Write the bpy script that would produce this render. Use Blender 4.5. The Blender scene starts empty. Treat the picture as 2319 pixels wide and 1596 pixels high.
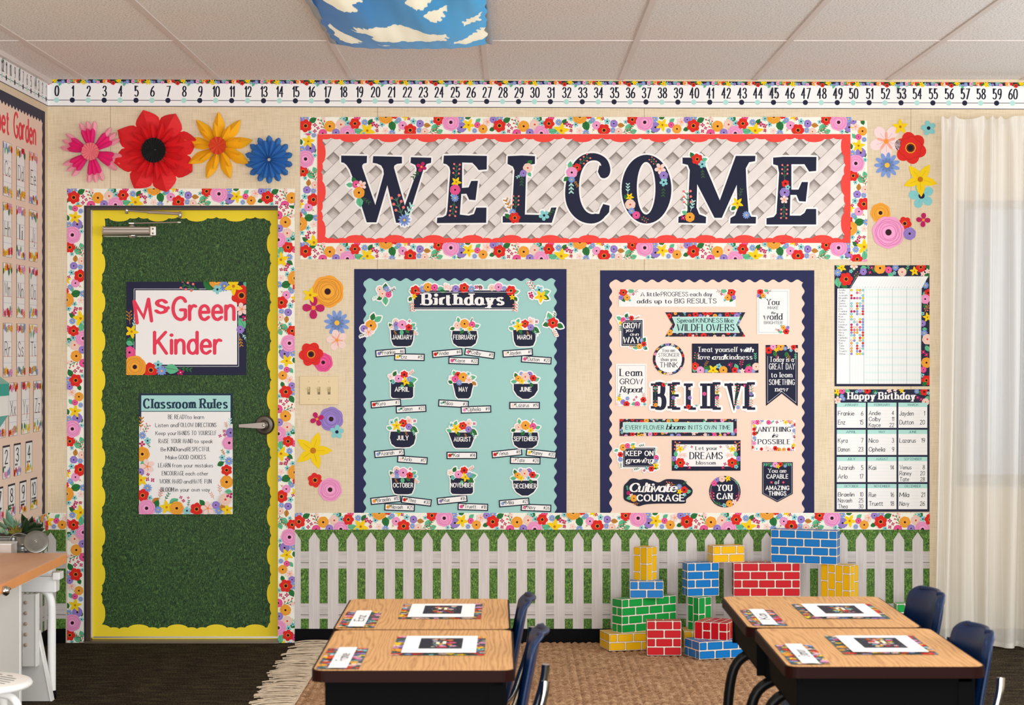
import bpy, math, random
import numpy as np
from mathutils import Vector, Matrix
from mathutils.geometry import tessellate_polygon
sc = bpy.context.scene
COL = sc.collection
PI = math.pi
# ------------------------------------------------------------------ camera, world, lights, exposure
F = 4600.0; D = 9.5; CX = 1159.5; HY = 785.0; CZ = 1.384; S = F / D
cam_d = bpy.data.cameras.new('camera'); cam = bpy.data.objects.new('camera', cam_d); COL.objects.link(cam)
cam.location = (0, -D, CZ); cam.rotation_euler = (PI / 2, 0, 0)
cam_d.sensor_width = 36; cam_d.lens = 36 * F / 2319; cam_d.shift_y = -(798 - HY) / 2319 * 1.0
cam_d.clip_end = 60
cam_d.dof.use_dof = True; cam_d.dof.focus_distance = 9.45; cam_d.dof.aperture_fstop = 9.0
sc.camera = cam
sc.view_settings.view_transform = 'Standard'; sc.view_settings.look = 'None'; sc.view_settings.gamma = 1
sc.view_settings.use_curve_mapping = False; sc.view_settings.exposure = 0.02
world = bpy.data.worlds.new('world'); sc.world = world; world.use_nodes = True
bg = world.node_tree.nodes['Background']; bg.inputs[0].default_value = (0.94, 0.97, 1.0, 1); bg.inputs[1].default_value = 1.35
def area(name, loc, rot, sx, sy, power, col=(1, 1, 1)):
    l = bpy.data.lights.new(name, 'AREA'); l.shape = 'RECTANGLE'; l.size = sx; l.size_y = sy; l.energy = power; l.color = col
    o = bpy.data.objects.new(name, l); COL.objects.link(o); o.location = loc; o.rotation_euler = rot
    return o
area('window_daylight', (3.75, -2.4, 1.65), (0, PI / 2, 0), 1.3, 2.6, 48, (0.93, 0.97, 1.0))
area('window_daylight', (3.75, -6.0, 1.65), (0, PI / 2, 0), 1.3, 2.6, 85, (0.93, 0.97, 1.0))
for lx, ly in ((-0.43, -4.26), (-0.43, -6.7), (2.07, -4.26), (2.07, -6.7)):
    area('ceiling_fixture_light', (lx, ly, 2.60), (0, 0, 0), 0.58, 1.15, 13, (1.0, 0.98, 0.95))
area('front_fill', (-0.9, -11.6, 1.0), (math.radians(116), 0, 0), 6.0, 2.2, 640, (1.0, 0.995, 0.985))  # added fill light behind the camera, tilted up to brighten wall and ceiling

# ------------------------------------------------------------------ helpers
def lin(c):
    r = []
    for v in c[:3]:
        v = v / 255.0
        r.append(v / 12.92 if v <= 0.04045 else ((v + 0.055) / 1.055) ** 2.4)
    return tuple(r)
def tag(o, label=None, cat=None, group=None, kind=None):
    if label: o['label'] = label
    if cat: o['category'] = cat
    if group: o['group'] = group
    if kind: o['kind'] = kind
    return o
def empty(name, loc=(0, 0, 0), parent=None, rz=0):
    o = bpy.data.objects.new(name, None); COL.objects.link(o); o.location = loc; o.rotation_euler = (0, 0, rz)
    o.empty_display_size = 0.05
    if parent: o.parent = parent
    return o
def WX(px, y=0.0): return (px - CX) * (D + y) / F
def WZ(py, y=0.0): return CZ - (py - HY) * (D + y) / F
def dfloor(py): return CZ * F / (py - HY)

# materials ---------------------------------------------------------
MATS = {}
def mat(name, col, rough=0.6, metal=0.0, spec=0.5, bump=None, vary=None, coat=0):
    if name in MATS: return MATS[name]
    m = bpy.data.materials.new(name); m.use_nodes = True; nt = m.node_tree; b = nt.nodes['Principled BSDF']
    b.inputs['Base Color'].default_value = (*lin(col), 1); b.inputs['Roughness'].default_value = rough
    b.inputs['Metallic'].default_value = metal; b.inputs['Specular IOR Level'].default_value = spec
    b.inputs['Coat Weight'].default_value = coat
    if vary or bump:
        tc = nt.nodes.new('ShaderNodeTexCoord')
    if vary:
        sc_, amt, stretch = vary
        mp = nt.nodes.new('ShaderNodeMapping'); mp.inputs['Scale'].default_value = stretch
        nt.links.new(tc.outputs['Object'], mp.inputs[0])
        n = nt.nodes.new('ShaderNodeTexNoise'); n.inputs['Scale'].default_value = sc_; n.inputs['Detail'].default_value = 5
        nt.links.new(mp.outputs[0], n.inputs['Vector'])
        r = nt.nodes.new('ShaderNodeValToRGB')
        c = lin(col)
        r.color_ramp.elements[0].position = 0.3; r.color_ramp.elements[1].position = 0.7
        r.color_ramp.elements[0].color = (*[v * (1 - amt) for v in c], 1)
        r.color_ramp.elements[1].color = (*[min(1, v * (1 + amt)) for v in c], 1)
        nt.links.new(n.outputs[0], r.inputs[0]); nt.links.new(r.outputs[0], b.inputs['Base Color'])
    if bump:
        n2 = nt.nodes.new('ShaderNodeTexNoise'); n2.inputs['Scale'].default_value = bump[0]
        nt.links.new(tc.outputs['Object'], n2.inputs['Vector'])
        bp = nt.nodes.new('ShaderNodeBump'); bp.inputs['Strength'].default_value = bump[1]; bp.inputs['Distance'].default_value = bump[2]
        nt.links.new(n2.outputs[0], bp.inputs['Height']); nt.links.new(bp.outputs[0], b.inputs['Normal'])
    MATS[name] = m
    return m
def print_mat(name='printed_paper', rough=0.55):
    if name in MATS: return MATS[name]
    m = bpy.data.materials.new(name); m.use_nodes = True; nt = m.node_tree; b = nt.nodes['Principled BSDF']
    a = nt.nodes.new('ShaderNodeAttribute'); a.attribute_name = 'ink'
    nt.links.new(a.outputs['Color'], b.inputs['Base Color']); b.inputs['Roughness'].default_value = rough
    b.inputs['Specular IOR Level'].default_value = 0.12 if rough > .4 else .22
    MATS[name] = m; return m
def node_mat(name, fn):
    if name in MATS: return MATS[name]
    m = bpy.data.materials.new(name); m.use_nodes = True
    fn(m.node_tree, m.node_tree.nodes['Principled BSDF']); MATS[name] = m; return m
def ramp(nt, src, stops):
    r = nt.nodes.new('ShaderNodeValToRGB'); e = r.color_ramp.elements
    while len(e) < len(stops): e.new(0.5)
    for k, (p, c) in enumerate(stops): e[k].position = p; e[k].color = (*lin(c), 1)
    nt.links.new(src, r.inputs[0]); return r
def tex(nt, kind, scale, stretch=(1, 1, 1), rot=(0, 0, 0), **kw):
    tc = nt.nodes.new('ShaderNodeTexCoord'); mp = nt.nodes.new('ShaderNodeMapping')
    mp.inputs['Scale'].default_value = stretch; mp.inputs['Rotation'].default_value = rot
    nt.links.new(tc.outputs['Object'], mp.inputs[0])
    n = nt.nodes.new('ShaderNodeTex' + kind); n.inputs['Scale'].default_value = scale
    nt.links.new(mp.outputs[0], n.inputs['Vector'])
    for k, v in kw.items():
        if k in n.inputs: n.inputs[k].default_value = v
        else: setattr(n, k, v)
    return n
def mix(nt, a, b, f, mode='MIX'):
    n = nt.nodes.new('ShaderNodeMix'); n.data_type = 'RGBA'; n.blend_type = mode
    if isinstance(f, float): n.inputs[0].default_value = f
    else: nt.links.new(f, n.inputs[0])
    nt.links.new(a, n.inputs[6]); nt.links.new(b, n.inputs[7]); return n
def bumpn(nt, b, src, strength, dist):
    bp = nt.nodes.new('ShaderNodeBump'); bp.inputs['Strength'].default_value = strength; bp.inputs['Distance'].default_value = dist
    nt.links.new(src, bp.inputs['Height']); nt.links.new(bp.outputs[0], b.inputs['Normal'])

# solid geometry builder ----------------------------------------------
class G:
    def __init__(s): s.v = []; s.f = []; s.sm = []
    def add(s, vs, fs, smooth=False):
        o = len(s.v); s.v += [tuple(p) for p in vs]; s.f += [tuple(i + o for i in f) for f in fs]; s.sm += [smooth] * len(fs); return s
    def box(s, x0, y0, z0, x1, y1, z1, M=None):
        vs = [(x0, y0, z0), (x1, y0, z0), (x1, y1, z0), (x0, y1, z0), (x0, y0, z1), (x1, y0, z1), (x1, y1, z1), (x0, y1, z1)]
        if M: vs = [M @ Vector(p) for p in vs]
        return s.add(vs, [(0, 3, 2, 1), (4, 5, 6, 7), (0, 1, 5, 4), (1, 2, 6, 5), (2, 3, 7, 6), (3, 0, 4, 7)])
    def prism(s, pts, lo, hi, axis='y', smooth=False):
        # pts: 2D outline (x,z) for axis y, (x,y) for axis z, (y,z) for axis x
        n = len(pts)
        def mk(p, h): return (p[0], h, p[1]) if axis == 'y' else ((p[0], p[1], h) if axis == 'z' else (h, p[0], p[1]))
        vs = [mk(p, lo) for p in pts] + [mk(p, hi) for p in pts]
        tris = tessellate_polygon([[Vector((p[0], p[1], 0)) for p in pts]])
        fs = [tuple(t) for t in tris] + [tuple(i + n for i in reversed(t)) for t in tris]
        fs += [(i, (i + 1) % n, (i + 1) % n + n, i + n) for i in range(n)]
        return s.add(vs, fs, smooth)
    def tube(s, pts, r, n=10, caps=True):
        pts = [Vector(p) for p in pts]; rr = r if isinstance(r, (list, tuple)) else [r] * len(pts)
        vs = []; up = None
        for i, p in enumerate(pts):
            t = (pts[min(i + 1, len(pts) - 1)] - pts[max(i - 1, 0)]).normalized()
            if up is None:
                up = Vector((0, 0, 1)) if abs(t.z) < 0.9 else Vector((1, 0, 0))
            a = t.cross(up).normalized(); b = a.cross(t).normalized(); up = b
            for k in range(n):
                q = 2 * PI * k / n; vs.append(p + (a * math.cos(q) + b * math.sin(q)) * rr[i])
        fs = []
        for i in range(len(pts) - 1):
            for k in range(n):
                fs.append((i * n + k, i * n + (k + 1) % n, (i + 1) * n + (k + 1) % n, (i + 1) * n + k))
        s.add(vs, fs, True)
        if caps:
            m = len(pts)
            s.add([vs[k] for k in range(n)], [tuple(range(n))]); s.add([vs[(m - 1) * n + k] for k in range(n)], [tuple(reversed(range(n)))])
        return s
    def lathe(s, prof, n=24, M=None, smooth=True):
        vs = []
        for (r, z) in prof:
            for k in range(n):
                a = 2 * PI * k / n; p = Vector((r * math.cos(a), r * math.sin(a), z)); vs.append(M @ p if M else p)
        fs = [(i * n + k, i * n + (k + 1) % n, (i + 1) * n + (k + 1) % n, (i + 1) * n + k) for i in range(len(prof) - 1) for k in range(n)]
        return s.add(vs, fs, smooth)
    def build(s, name, m, parent=None, loc=(0, 0, 0), bevel=0, sub=0, solid=0):
        me = bpy.data.meshes.new(name); me.from_pydata(s.v, [], s.f); me.update()
        me.polygons.foreach_set('use_smooth', s.sm)
        me.materials.append(m)
        o = bpy.data.objects.new(name, me); COL.objects.link(o); o.location = loc
        if parent: o.parent = parent
        if solid: md = o.modifiers.new('s', 'SOLIDIFY'); md.thickness = solid; md.offset = 0
        if bevel:
            md = o.modifiers.new('b', 'BEVEL'); md.width = bevel; md.segments = 2; md.limit_method = 'ANGLE'; md.angle_limit = 0.7
        if sub: md = o.modifiers.new('u', 'SUBSURF'); md.levels = sub; md.render_levels = sub
        return o
def rrect(x0, y0, x1, y1, r, n=4):
    pts = []
    for cx, cy, a0 in ((x1 - r, y1 - r, 0), (x0 + r, y1 - r, 90), (x0 + r, y0 + r, 180), (x1 - r, y0 + r, 270)):
        for k in range(n + 1):
            a = math.radians(a0 + 90 * k / n); pts.append((cx + r * math.cos(a), cy + r * math.sin(a)))
    return pts
def smooth_path(pts, n=6, closed=False):
    P_ = [Vector(p) for p in pts]; out = []; m = len(P_)
    for i in range(m if closed else m - 1):
        if closed: a, b, c, d = P_[i - 1], P_[i], P_[(i + 1) % m], P_[(i + 2) % m]
        else: a, b, c, d = P_[max(i - 1, 0)], P_[i], P_[i + 1], P_[min(i + 2, m - 1)]
        for k in range(n):
            t = k / n
            out.append(0.5 * ((2 * b) + (c - a) * t + (2 * a - 5 * b + 4 * c - d) * t * t + (3 * b - a - 3 * c + d) * t ** 3))
    if not closed: out.append(P_[-1])
    return out

# ------------------------------------------------------------------ colours (inks)
RED = (222, 42, 36); PINK = (238, 160, 204); ORANGE = (250, 166, 58); PURPLE = (152, 128, 204); PEACH = (251, 208, 194)
BLUE = (126, 156, 218); TEAL = (134, 204, 208); YEL = (252, 208, 22); MAG = (188, 30, 96); HOT = (232, 92, 152)
GRN = (42, 116, 58); MINT = (98, 188, 144); BRN = (190, 130, 52); NAVY = (36, 40, 66); CREAM = (253, 246, 232); WHT = (248, 248, 248)
TEALP = (160, 208, 204); PEACHP = (250, 216, 198); DK = (52, 22, 30); CORAL = (248, 74, 66); YPAP = (246, 218, 52); MINTL = (176, 224, 216)
def shade(c, f): return tuple(max(0, min(255, v * f)) for v in c)

# ------------------------------------------------------------------ stroke font (own lettering)
FONT = {
'A': '0,0 .33,1 .66,0;.12,.34 .54,.34', 'B': '0,0 0,1;~0,1 .28,1 .45,.92 .48,.76 .43,.6 .28,.53 0,.53;~0,.53 .32,.53 .5,.44 .55,.27 .5,.09 .32,0 0,0',
'C': '~.62,.8 .52,.94 .36,1 .15,.9 .02,.65 .02,.35 .15,.1 .36,0 .52,.05 .63,.2', 'D': '0,0 0,1;~0,1 .25,1 .46,.9 .58,.7 .6,.5 .58,.3 .46,.1 .25,0 0,0',
'E': '0,0 0,1;0,1 .5,1;0,.52 .42,.52;0,0 .52,0', 'F': '0,0 0,1;0,1 .5,1;0,.52 .42,.52', 'G': '~.62,.82 .52,.95 .36,1 .15,.9 .02,.65 .02,.35 .15,.1 .36,0 .52,.04 .62,.15;.62,.12 .62,.44;.62,.44 .38,.44',
'H': '0,0 0,1;.56,0 .56,1;0,.52 .56,.52', 'I': '.04,0 .04,1', 'J': '~.36,1 .36,.6 .36,.25 .3,.06 .17,0 .05,.06 0,.2', 'K': '0,0 0,1;.54,1 0,.42;.17,.58 .58,0',
'L': '0,1 0,0;0,0 .48,0', 'M': '0,0 0,1;0,1 .36,.22 .72,1;.72,1 .72,0', 'N': '0,0 0,1;0,1 .58,0;.58,0 .58,1',
'O': '~.35,1 .15,.93 .02,.7 0,.5 .02,.3 .15,.07 .35,0 .55,.07 .68,.3 .7,.5 .68,.7 .55,.93 .35,1', 'P': '0,0 0,1;~0,1 .3,1 .48,.9 .52,.74 .46,.56 .3,.47 0,.47',
'Q': '~.35,1 .15,.93 .02,.7 0,.5 .02,.3 .15,.07 .35,0 .55,.07 .68,.3 .7,.5 .68,.7 .55,.93 .35,1;.42,.22 .7,-.06', 'R': '0,0 0,1;~0,1 .3,1 .48,.9 .52,.74 .46,.56 .3,.48 0,.48;.26,.48 .56,0',
'S': '~.5,.84 .4,.96 .27,1 .1,.94 .03,.78 .1,.62 .28,.52 .45,.42 .53,.25 .44,.07 .26,0 .1,.04 0,.17', 'T': '0,1 .62,1;.31,1 .31,0', 'U': '~0,1 0,.6 0,.33 .06,.1 .27,0 .48,.1 .54,.33 .54,.6 .54,1',
'V': '0,1 .32,0 .64,1', 'W': '0,1 .23,0 .46,.85 .69,0 .92,1', 'X': '0,1 .58,0;.58,1 0,0', 'Y': '0,1 .3,.48 .6,1;.3,.48 .3,0', 'Z': '0,1 .54,1;.54,1 0,0;0,0 .56,0',
'a': '~.42,.46 .34,.6 .2,.63 .06,.53 0,.31 .06,.08 .2,0 .34,.05 .42,.2;.43,.62 .43,0', 'b': '0,1 0,0;~0,.42 .12,.6 .26,.63 .41,.53 .46,.31 .41,.09 .26,0 .12,.04 0,.2',
'c': '~.42,.5 .34,.6 .23,.63 .06,.53 0,.31 .07,.08 .23,0 .34,.03 .43,.13', 'd': '~.42,.44 .34,.6 .2,.63 .06,.53 0,.31 .06,.08 .2,0 .34,.05 .42,.2;.43,1 .43,0',
'e': '.01,.33 .44,.33;~.44,.33 .4,.53 .24,.63 .06,.54 0,.3 .07,.08 .25,0 .43,.11', 'f': '~.34,.93 .24,1 .14,.92 .11,.75 .11,.4 .11,0;0,.6 .28,.6',
'g': '~.42,.46 .34,.6 .2,.63 .06,.53 0,.31 .06,.08 .2,0 .34,.05 .42,.2;~.43,.62 .43,.2 .42,-.12 .34,-.28 .18,-.3 .04,-.2', 'h': '0,1 0,0;~0,.42 .12,.6 .26,.63 .37,.55 .4,.38 .4,.2 .4,0',
'i': '.04,.62 .04,0;.04,.86 .04,.86', 'j': '~.14,.62 .14,.2 .13,-.12 .06,-.27 -.06,-.28;.14,.86 .14,.86', 'k': '0,1 0,0;.36,.62 0,.22;.12,.34 .4,0', 'l': '.04,1 .04,0',
'm': '0,.62 0,0;~0,.42 .1,.58 .2,.63 .29,.54 .31,.38 .31,0;~.31,.42 .41,.58 .51,.63 .6,.54 .62,.38 .62,0', 'n': '0,.62 0,0;~0,.42 .12,.6 .26,.63 .37,.55 .4,.38 .4,.2 .4,0',
'o': '~.24,.63 .1,.58 .01,.42 0,.31 .02,.16 .1,.04 .24,0 .38,.04 .46,.16 .48,.31 .46,.46 .38,.58 .24,.63', 'p': '0,.62 0,-.3;~0,.42 .12,.6 .26,.63 .41,.53 .46,.31 .41,.09 .26,0 .12,.04 0,.2',
'q': '~.42,.44 .34,.6 .2,.63 .06,.53 0,.31 .06,.08 .2,0 .34,.05 .42,.2;.43,.62 .43,-.3', 'r': '0,.62 0,0;~0,.38 .08,.55 .2,.63 .3,.6', 's': '~.36,.52 .28,.61 .18,.63 .06,.57 .03,.46 .1,.36 .26,.29 .36,.2 .34,.07 .2,0 .08,.02 0,.1',
't': '.13,.85 .13,.12;~.13,.12 .17,.02 .26,0 .33,.04;0,.62 .3,.62', 'u': '~0,.62 0,.3 .03,.08 .15,0 .28,.03 .38,.16 .4,.3;.4,.62 .4,0', 'v': '0,.62 .22,0 .44,.62', 'w': '0,.62 .16,0 .33,.55 .5,0 .66,.62',
'x': '0,.62 .4,0;.4,.62 0,0', 'y': '0,.62 .22,.02;.44,.62 .1,-.3', 'z': '0,.62 .38,.62;.38,.62 0,0;0,0 .4,0',
'0': '~.26,1 .1,.92 .02,.7 0,.5 .02,.3 .1,.08 .26,0 .42,.08 .5,.3 .52,.5 .5,.7 .42,.92 .26,1', '1': '0,.78 .18,1;.18,1 .18,0', '2': '~.02,.78 .1,.94 .26,1 .42,.92 .46,.74 .36,.52 .16,.24 0,0;0,0 .5,0',
'3': '~.02,.84 .12,.97 .26,1 .42,.92 .44,.74 .34,.58 .18,.53;~.18,.53 .38,.48 .5,.3 .44,.08 .26,0 .1,.03 0,.16', '4': '.36,1 .36,0;.36,1 0,.32;0,.32 .54,.32', '5': '.46,1 .08,1 .05,.56;~.05,.56 .2,.62 .36,.58 .48,.4 .47,.2 .36,.03 .18,0 0,.1',
'6': '~.42,.98 .22,.82 .06,.55 0,.3 .06,.08 .24,0 .42,.06 .5,.26 .44,.46 .28,.55 .1,.46 .02,.32', '7': '0,1 .5,1;.5,1 .16,0', '8': '~.26,.54 .1,.64 .05,.8 .12,.95 .26,1 .4,.95 .46,.8 .41,.64 .26,.54 .08,.43 .01,.26 .08,.07 .26,0 .44,.07 .51,.26 .44,.43 .26,.54',
'9': '~.46,.66 .4,.5 .24,.42 .08,.5 .02,.7 .1,.92 .26,1 .42,.94 .48,.72 .46,.4 .36,.12 .22,0', '#': '.18,.9 .08,.1;.42,.9 .32,.1;0,.62 .52,.62;-.02,.34 .5,.34', '.': '.04,.02 .04,.02', "'": '.04,1 .04,.84', '*': '.1,.5 .1,.5', '-': '0,.4 .3,.4'}
def union_tris(tris, step):
    """overlapping triangles -> non-overlapping ones covering the same area (scanline bands)"""
    T = []
    hy = {}
    for t in tris:
        ys = sorted((p[1], p[0]) for p in t)
        if ys[2][0] - ys[0][0] < 1e-7: continue
        T.append(ys)
        for i in (0, 1):
            if abs(ys[i][0] - ys[i + 1][0]) < 1e-6:
                k = round(ys[i][0], 5); hy[k] = hy.get(k, 0) + abs(ys[i][1] - ys[i + 1][1])
    if not T: return []
    y0 = min(t[0][0] for t in T); y1 = max(t[2][0] for t in T)
    n = max(2, int((y1 - y0) / step) + 1)
    bp = [y0 + (y1 - y0) * k / n for k in range(n + 1)]
    bp = sorted(set(bp + [k for k, v in hy.items() if v > step * 2]))
    bp = [bp[0]] + [bp[i] for i in range(1, len(bp)) if bp[i] - bp[i - 1] > 1e-4 * step]
    T.sort(key=lambda t: t[0][0])
    def runs(y, act):
        iv = []
        for (ya, xa), (yb, xb), (yc, xc) in act:
            if y < ya or y > yc: continue
            u = xa + (xc - xa) * (y - ya) / (yc - ya)
            v = xa + (xb - xa) * (y - ya) / (yb - ya) if y < yb and yb > ya else xb + (xc - xb) * (y - yb) / ((yc - yb) or 1)
            iv.append((u, v) if u < v else (v, u))
        iv.sort(); out = []
        for a, b in iv:
            if out and a <= out[-1][1] + step * .03: out[-1][1] = max(out[-1][1], b)
            else: out.append([a, b])
        return [r for r in out if r[1] - r[0] > step * .02]
    res = []; j = 0; act = []
    for i in range(len(bp) - 1):
        a, b = bp[i], bp[i + 1]; h = b - a
        while j < len(T) and T[j][0][0] < b: act.append(T[j]); j += 1
        act = [t for t in act if t[2][0] > a]
        ra, rb = runs(a + h * .02, act), runs(b - h * .02, act)
        if len(ra) == len(rb) and all(p[0] < q[1] and q[0] < p[1] for p, q in zip(ra, rb)): pairs = list(zip(ra, rb))
        else: rm = runs(a + h * .5, act); pairs = [(r, r) for r in rm]
        for p, q in pairs: res += [((p[0], a), (p[1], a), (q[1], b)), ((p[0], a), (q[1], b), (q[0], b))]
    return res
_gc = {}
def glyph(ch):
    if ch in _gc: return _gc[ch]
    st = []
    for s_ in FONT[ch].split(';'):
        sm = s_[0] == '~'
        p = [tuple(float(q) for q in w.split(',')) for w in s_.lstrip('~').split()]
        ends = (p[0], p[-1])
        if sm: p = [(q[0], q[1]) for q in smooth_path([(a, b, 0) for a, b in p], 3)]
        st.append((sm, p))
    w = max(q[0] for _, p in st for q in p)
    _gc[ch] = (w, st); return _gc[ch]
# styles: (horizontal scale, thin, thick, serif, slant, tracking)
ST = {'cardf': (.85, .06, .065, 0, 0, .2), 'sans': (.82, .085, .095, 0, 0, .17), 'sansb': (.8, .15, .17, 0, 0, .22), 'serif': (.92, .06, .15, 1, 0, .16), 'serifb': (.95, .09, .24, 1, 0, .2),
      'tall': (.62, .07, .11, 0, 0, .17), 'hand': (.9, .11, .11, 0, .08, .16), 'script': (.82, .06, .13, 0, .3, .06), 'scriptb': (.84, .1, .18, 0, .28, .08),
      'fat': (.82, .14, .14, 0, 0, .17), 'num': (.66, .08, .145, 0, .03, .16), 'print': (.85, .1, .105, 0, 0, .17), 'believe': (.8, .1, .25, 1, 0, .28)}

# ------------------------------------------------------------------ printed paper builder
EPS = 0.00008
_gm = {}
class Pr:
    """flat print: polygons in photo-scaled units (u right, v down), stacked in hair-thin layers"""
    def __init__(s, seed=1):
        s.items = []; s.clip = None; s.xf = None; s.rnd = random.Random(seed); s.rim = None; s.cur = None
    # item = list of (sublayer, tris, colour); bounding box
    def begin(s): s.cur = []; return s
    def end(s):
        c = s.cur; s.cur = None
        c = [q for q in c if q[1]]
        if not c: return
        xs = [p[0] for q in c for t in q[1] for p in t]; ys = [p[1] for q in c for t in q[1] for p in t]
        bb = (min(xs), min(ys), max(xs), max(ys)); lo = 1
        n = max(q[0] for q in c) + 1
        for (b2, l2, n2, _) in s.items:
            if bb[0] < b2[2] and b2[0] < bb[2] and bb[1] < b2[3] and b2[1] < bb[3]: lo = max(lo, l2 + n2)
        s.items.append((bb, lo, n, c))
    def _tx(s, p):
        if s.xf is None: return p
        a, b, c, d, e, f = s.xf; return (a * p[0] + b * p[1] + c, d * p[0] + e * p[1] + f)
    def _clip(s, tris):
        if not s.clip: return tris
        out = []
        cl = s.clip; n = len(cl)
        xs = [p[0] for p in cl]; ys = [p[1] for p in cl]
        ar = sum(cl[i][0] * cl[(i + 1) % n][1] - cl[(i + 1) % n][0] * cl[i][1] for i in range(n)); sg = 1 if ar > 0 else -1
        for t in tris:
            poly = list(t)
            for i in range(n):
                a, b = cl[i], cl[(i + 1) % n]
                def side(p): return sg * ((b[0] - a[0]) * (p[1] - a[1]) - (b[1] - a[1]) * (p[0] - a[0]))
                ds = [side(p) for p in poly]
                if min(ds) >= -1e-9: continue
                if max(ds) <= 0: poly = []; break
                res = []
                for j in range(len(poly)):
                    p, q = poly[j], poly[(j + 1) % len(poly)]; dp, dq = ds[j], ds[(j + 1) % len(poly)]
                    if dp >= 0: res.append(p)
                    if (dp >= 0) != (dq >= 0):
                        k = dp / (dp - dq); res.append((p[0] + (q[0] - p[0]) * k, p[1] + (q[1] - p[1]) * k))
                poly = res
                if len(poly) < 3: break
            for j in range(1, len(poly) - 1): out.append((poly[0], poly[j], poly[j + 1]))
        return out
    def raw(s, tris, col, lay=0):
        single = s.cur is None
        if single: s.begin()
        s.cur.append((lay, s._clip([tuple(s._tx(p) for p in t) for t in tris]), col))
        if single: s.end()
    def fan(s, c, pts, col, lay=0):
        n = len(pts); s.raw([(c, pts[i], pts[(i + 1) % n]) for i in range(n)], col, lay)
    def poly(s, pts, col, lay=0, holes=()):
        loops = [list(pts)] + [list(h) for h in holes]
        fl = [p for l in loops for p in l]
        tr = tessellate_polygon([[Vector((p[0], p[1], 0)) for p in l] for l in loops])
        s.raw([tuple(fl[i] for i in t) for t in tr], col, lay)
    def rect(s, x0, y0, x1, y1, col, lay=0): s.raw([((x0, y0), (x1, y0), (x1, y1)), ((x0, y0), (x1, y1), (x0, y1))], col, lay)
    def frame(s, x0, y0, x1, y1, w, col):
        s.begin()
        s.rect(x0, y0, x1, y0 + w, col); s.rect(x0, y1 - w, x1, y1, col); s.rect(x0, y0, x0 + w, y1, col); s.rect(x1 - w, y0, x1, y1, col); s.end()
    def circ(s, x, y, r, col, lay=0, n=14, ry=None):
        ry = ry or r
        s.fan((x, y), [(x + r * math.cos(2 * PI * k / n), y + ry * math.sin(2 * PI * k / n)) for k in range(n)], col, lay)
    def line(s, pts, w, col, lay=0, thick=None, closed=False, caps=True):
        """stroke; w=width of horizontal strokes, thick=width of vertical ones"""
        thick = thick or w; tr = []
        n = len(pts)
        if closed: pts = list(pts) + [pts[0]]; n += 1
        if n == 2 and pts[0] == pts[1]:
            s.circ(pts[0][0], pts[0][1], max(w, thick) * .62, col, lay, 8); return
        L = []; R = []
        for i in range(n):
            a = pts[max(i - 1, 0)]; b = pts[min(i + 1, n - 1)]
            if closed and i in (0, n - 1): a, b = pts[n - 2], pts[1]
            dx, dy = b[0] - a[0], b[1] - a[1]; l = math.hypot(dx, dy) or 1e-9
            dx /= l; dy /= l; k = 1.0
            if 0 < i < n - 1:
                p, q = pts[i - 1], pts[i]; e = math.hypot(q[0] - p[0], q[1] - p[1]) or 1e-9
                ca = abs(((q[0] - p[0]) * dx + (q[1] - p[1]) * dy) / e); k = 1 / max(ca, .5)
            h = 0.5 * (w + (thick - w) * abs(dy)) * k
            L.append((pts[i][0] - dy * h, pts[i][1] + dx * h)); R.append((pts[i][0] + dy * h, pts[i][1] - dx * h))
        for i in range(n - 1): tr += [(L[i], L[i + 1], R[i + 1]), (L[i], R[i + 1], R[i])]
        s.raw(tr, col, lay)
        if caps and not closed:
            for e, P0, P1 in ((0, L[0], R[0]), (-1, R[-1], L[-1])):
                c0 = pts[e]; vx, vy = P0[0] - c0[0], P0[1] - c0[1]; wx, wy = vy, -vx
                o = pts[1] if e == 0 else pts[-2]
                if wx * (o[0] - c0[0]) + wy * (o[1] - c0[1]) > 0: wx, wy = -wx, -wy
                arc = [(c0[0] + vx * math.cos(q) + wx * math.sin(q), c0[1] + vy * math.cos(q) + wy * math.sin(q)) for q in [PI * k / 4 for k in range(5)]]
                s.raw([(c0, arc[k], arc[k + 1]) for k in range(4)], col, lay)
    # --- flora
    def blob(s, x, y, r, n, amp, ph=0, k=3):
        m = n * k * 2
        return [(x + r * (1 - amp + amp * abs(math.cos(n * (2 * PI * i / m) / 2 + ph * 0))) * math.cos(2 * PI * i / m + ph),
                 y + r * (1 - amp + amp * abs(math.cos(n * (2 * PI * i / m) / 2))) * math.sin(2 * PI * i / m + ph)) for i in range(m)]
    def rose(s, x, y, r, c=PINK, cen=DK, ln=None):
        ln = ln or shade(c, .84) if c != PINK else (216, 122, 176)
        if c == HOT: ln = (205, 50, 120)
        s.begin(); ph = s.rnd.random() * 6
        s.fan((x, y), s.blob(x, y, r, 7, .06, ph), c, 0); l = 1
        nr = 4 if r > 16 else (3 if r > 9 else (2 if r > 5 else 1))
        for k in range(nr):
            q = r * (.86 - .52 * k / max(nr, 1)); w = max(.45, r * .045); ox = r * .03 * math.cos(ph + k * 2); oy = r * .03 * math.sin(ph + k * 2)
            s.fan((x + ox, y + oy), s.blob(x + ox, y + oy, q, 5 if k < 2 else 4, .07, ph + k, 2), ln, l)
            s.fan((x + ox, y + oy), s.blob(x + ox, y + oy, q - w, 5 if k < 2 else 4, .07, ph + k, 2), shade(c, 1.04) if k % 2 else c, l + 1); l += 2
        s.circ(x, y, r * .2, cen, l, 10); s.end()
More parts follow.
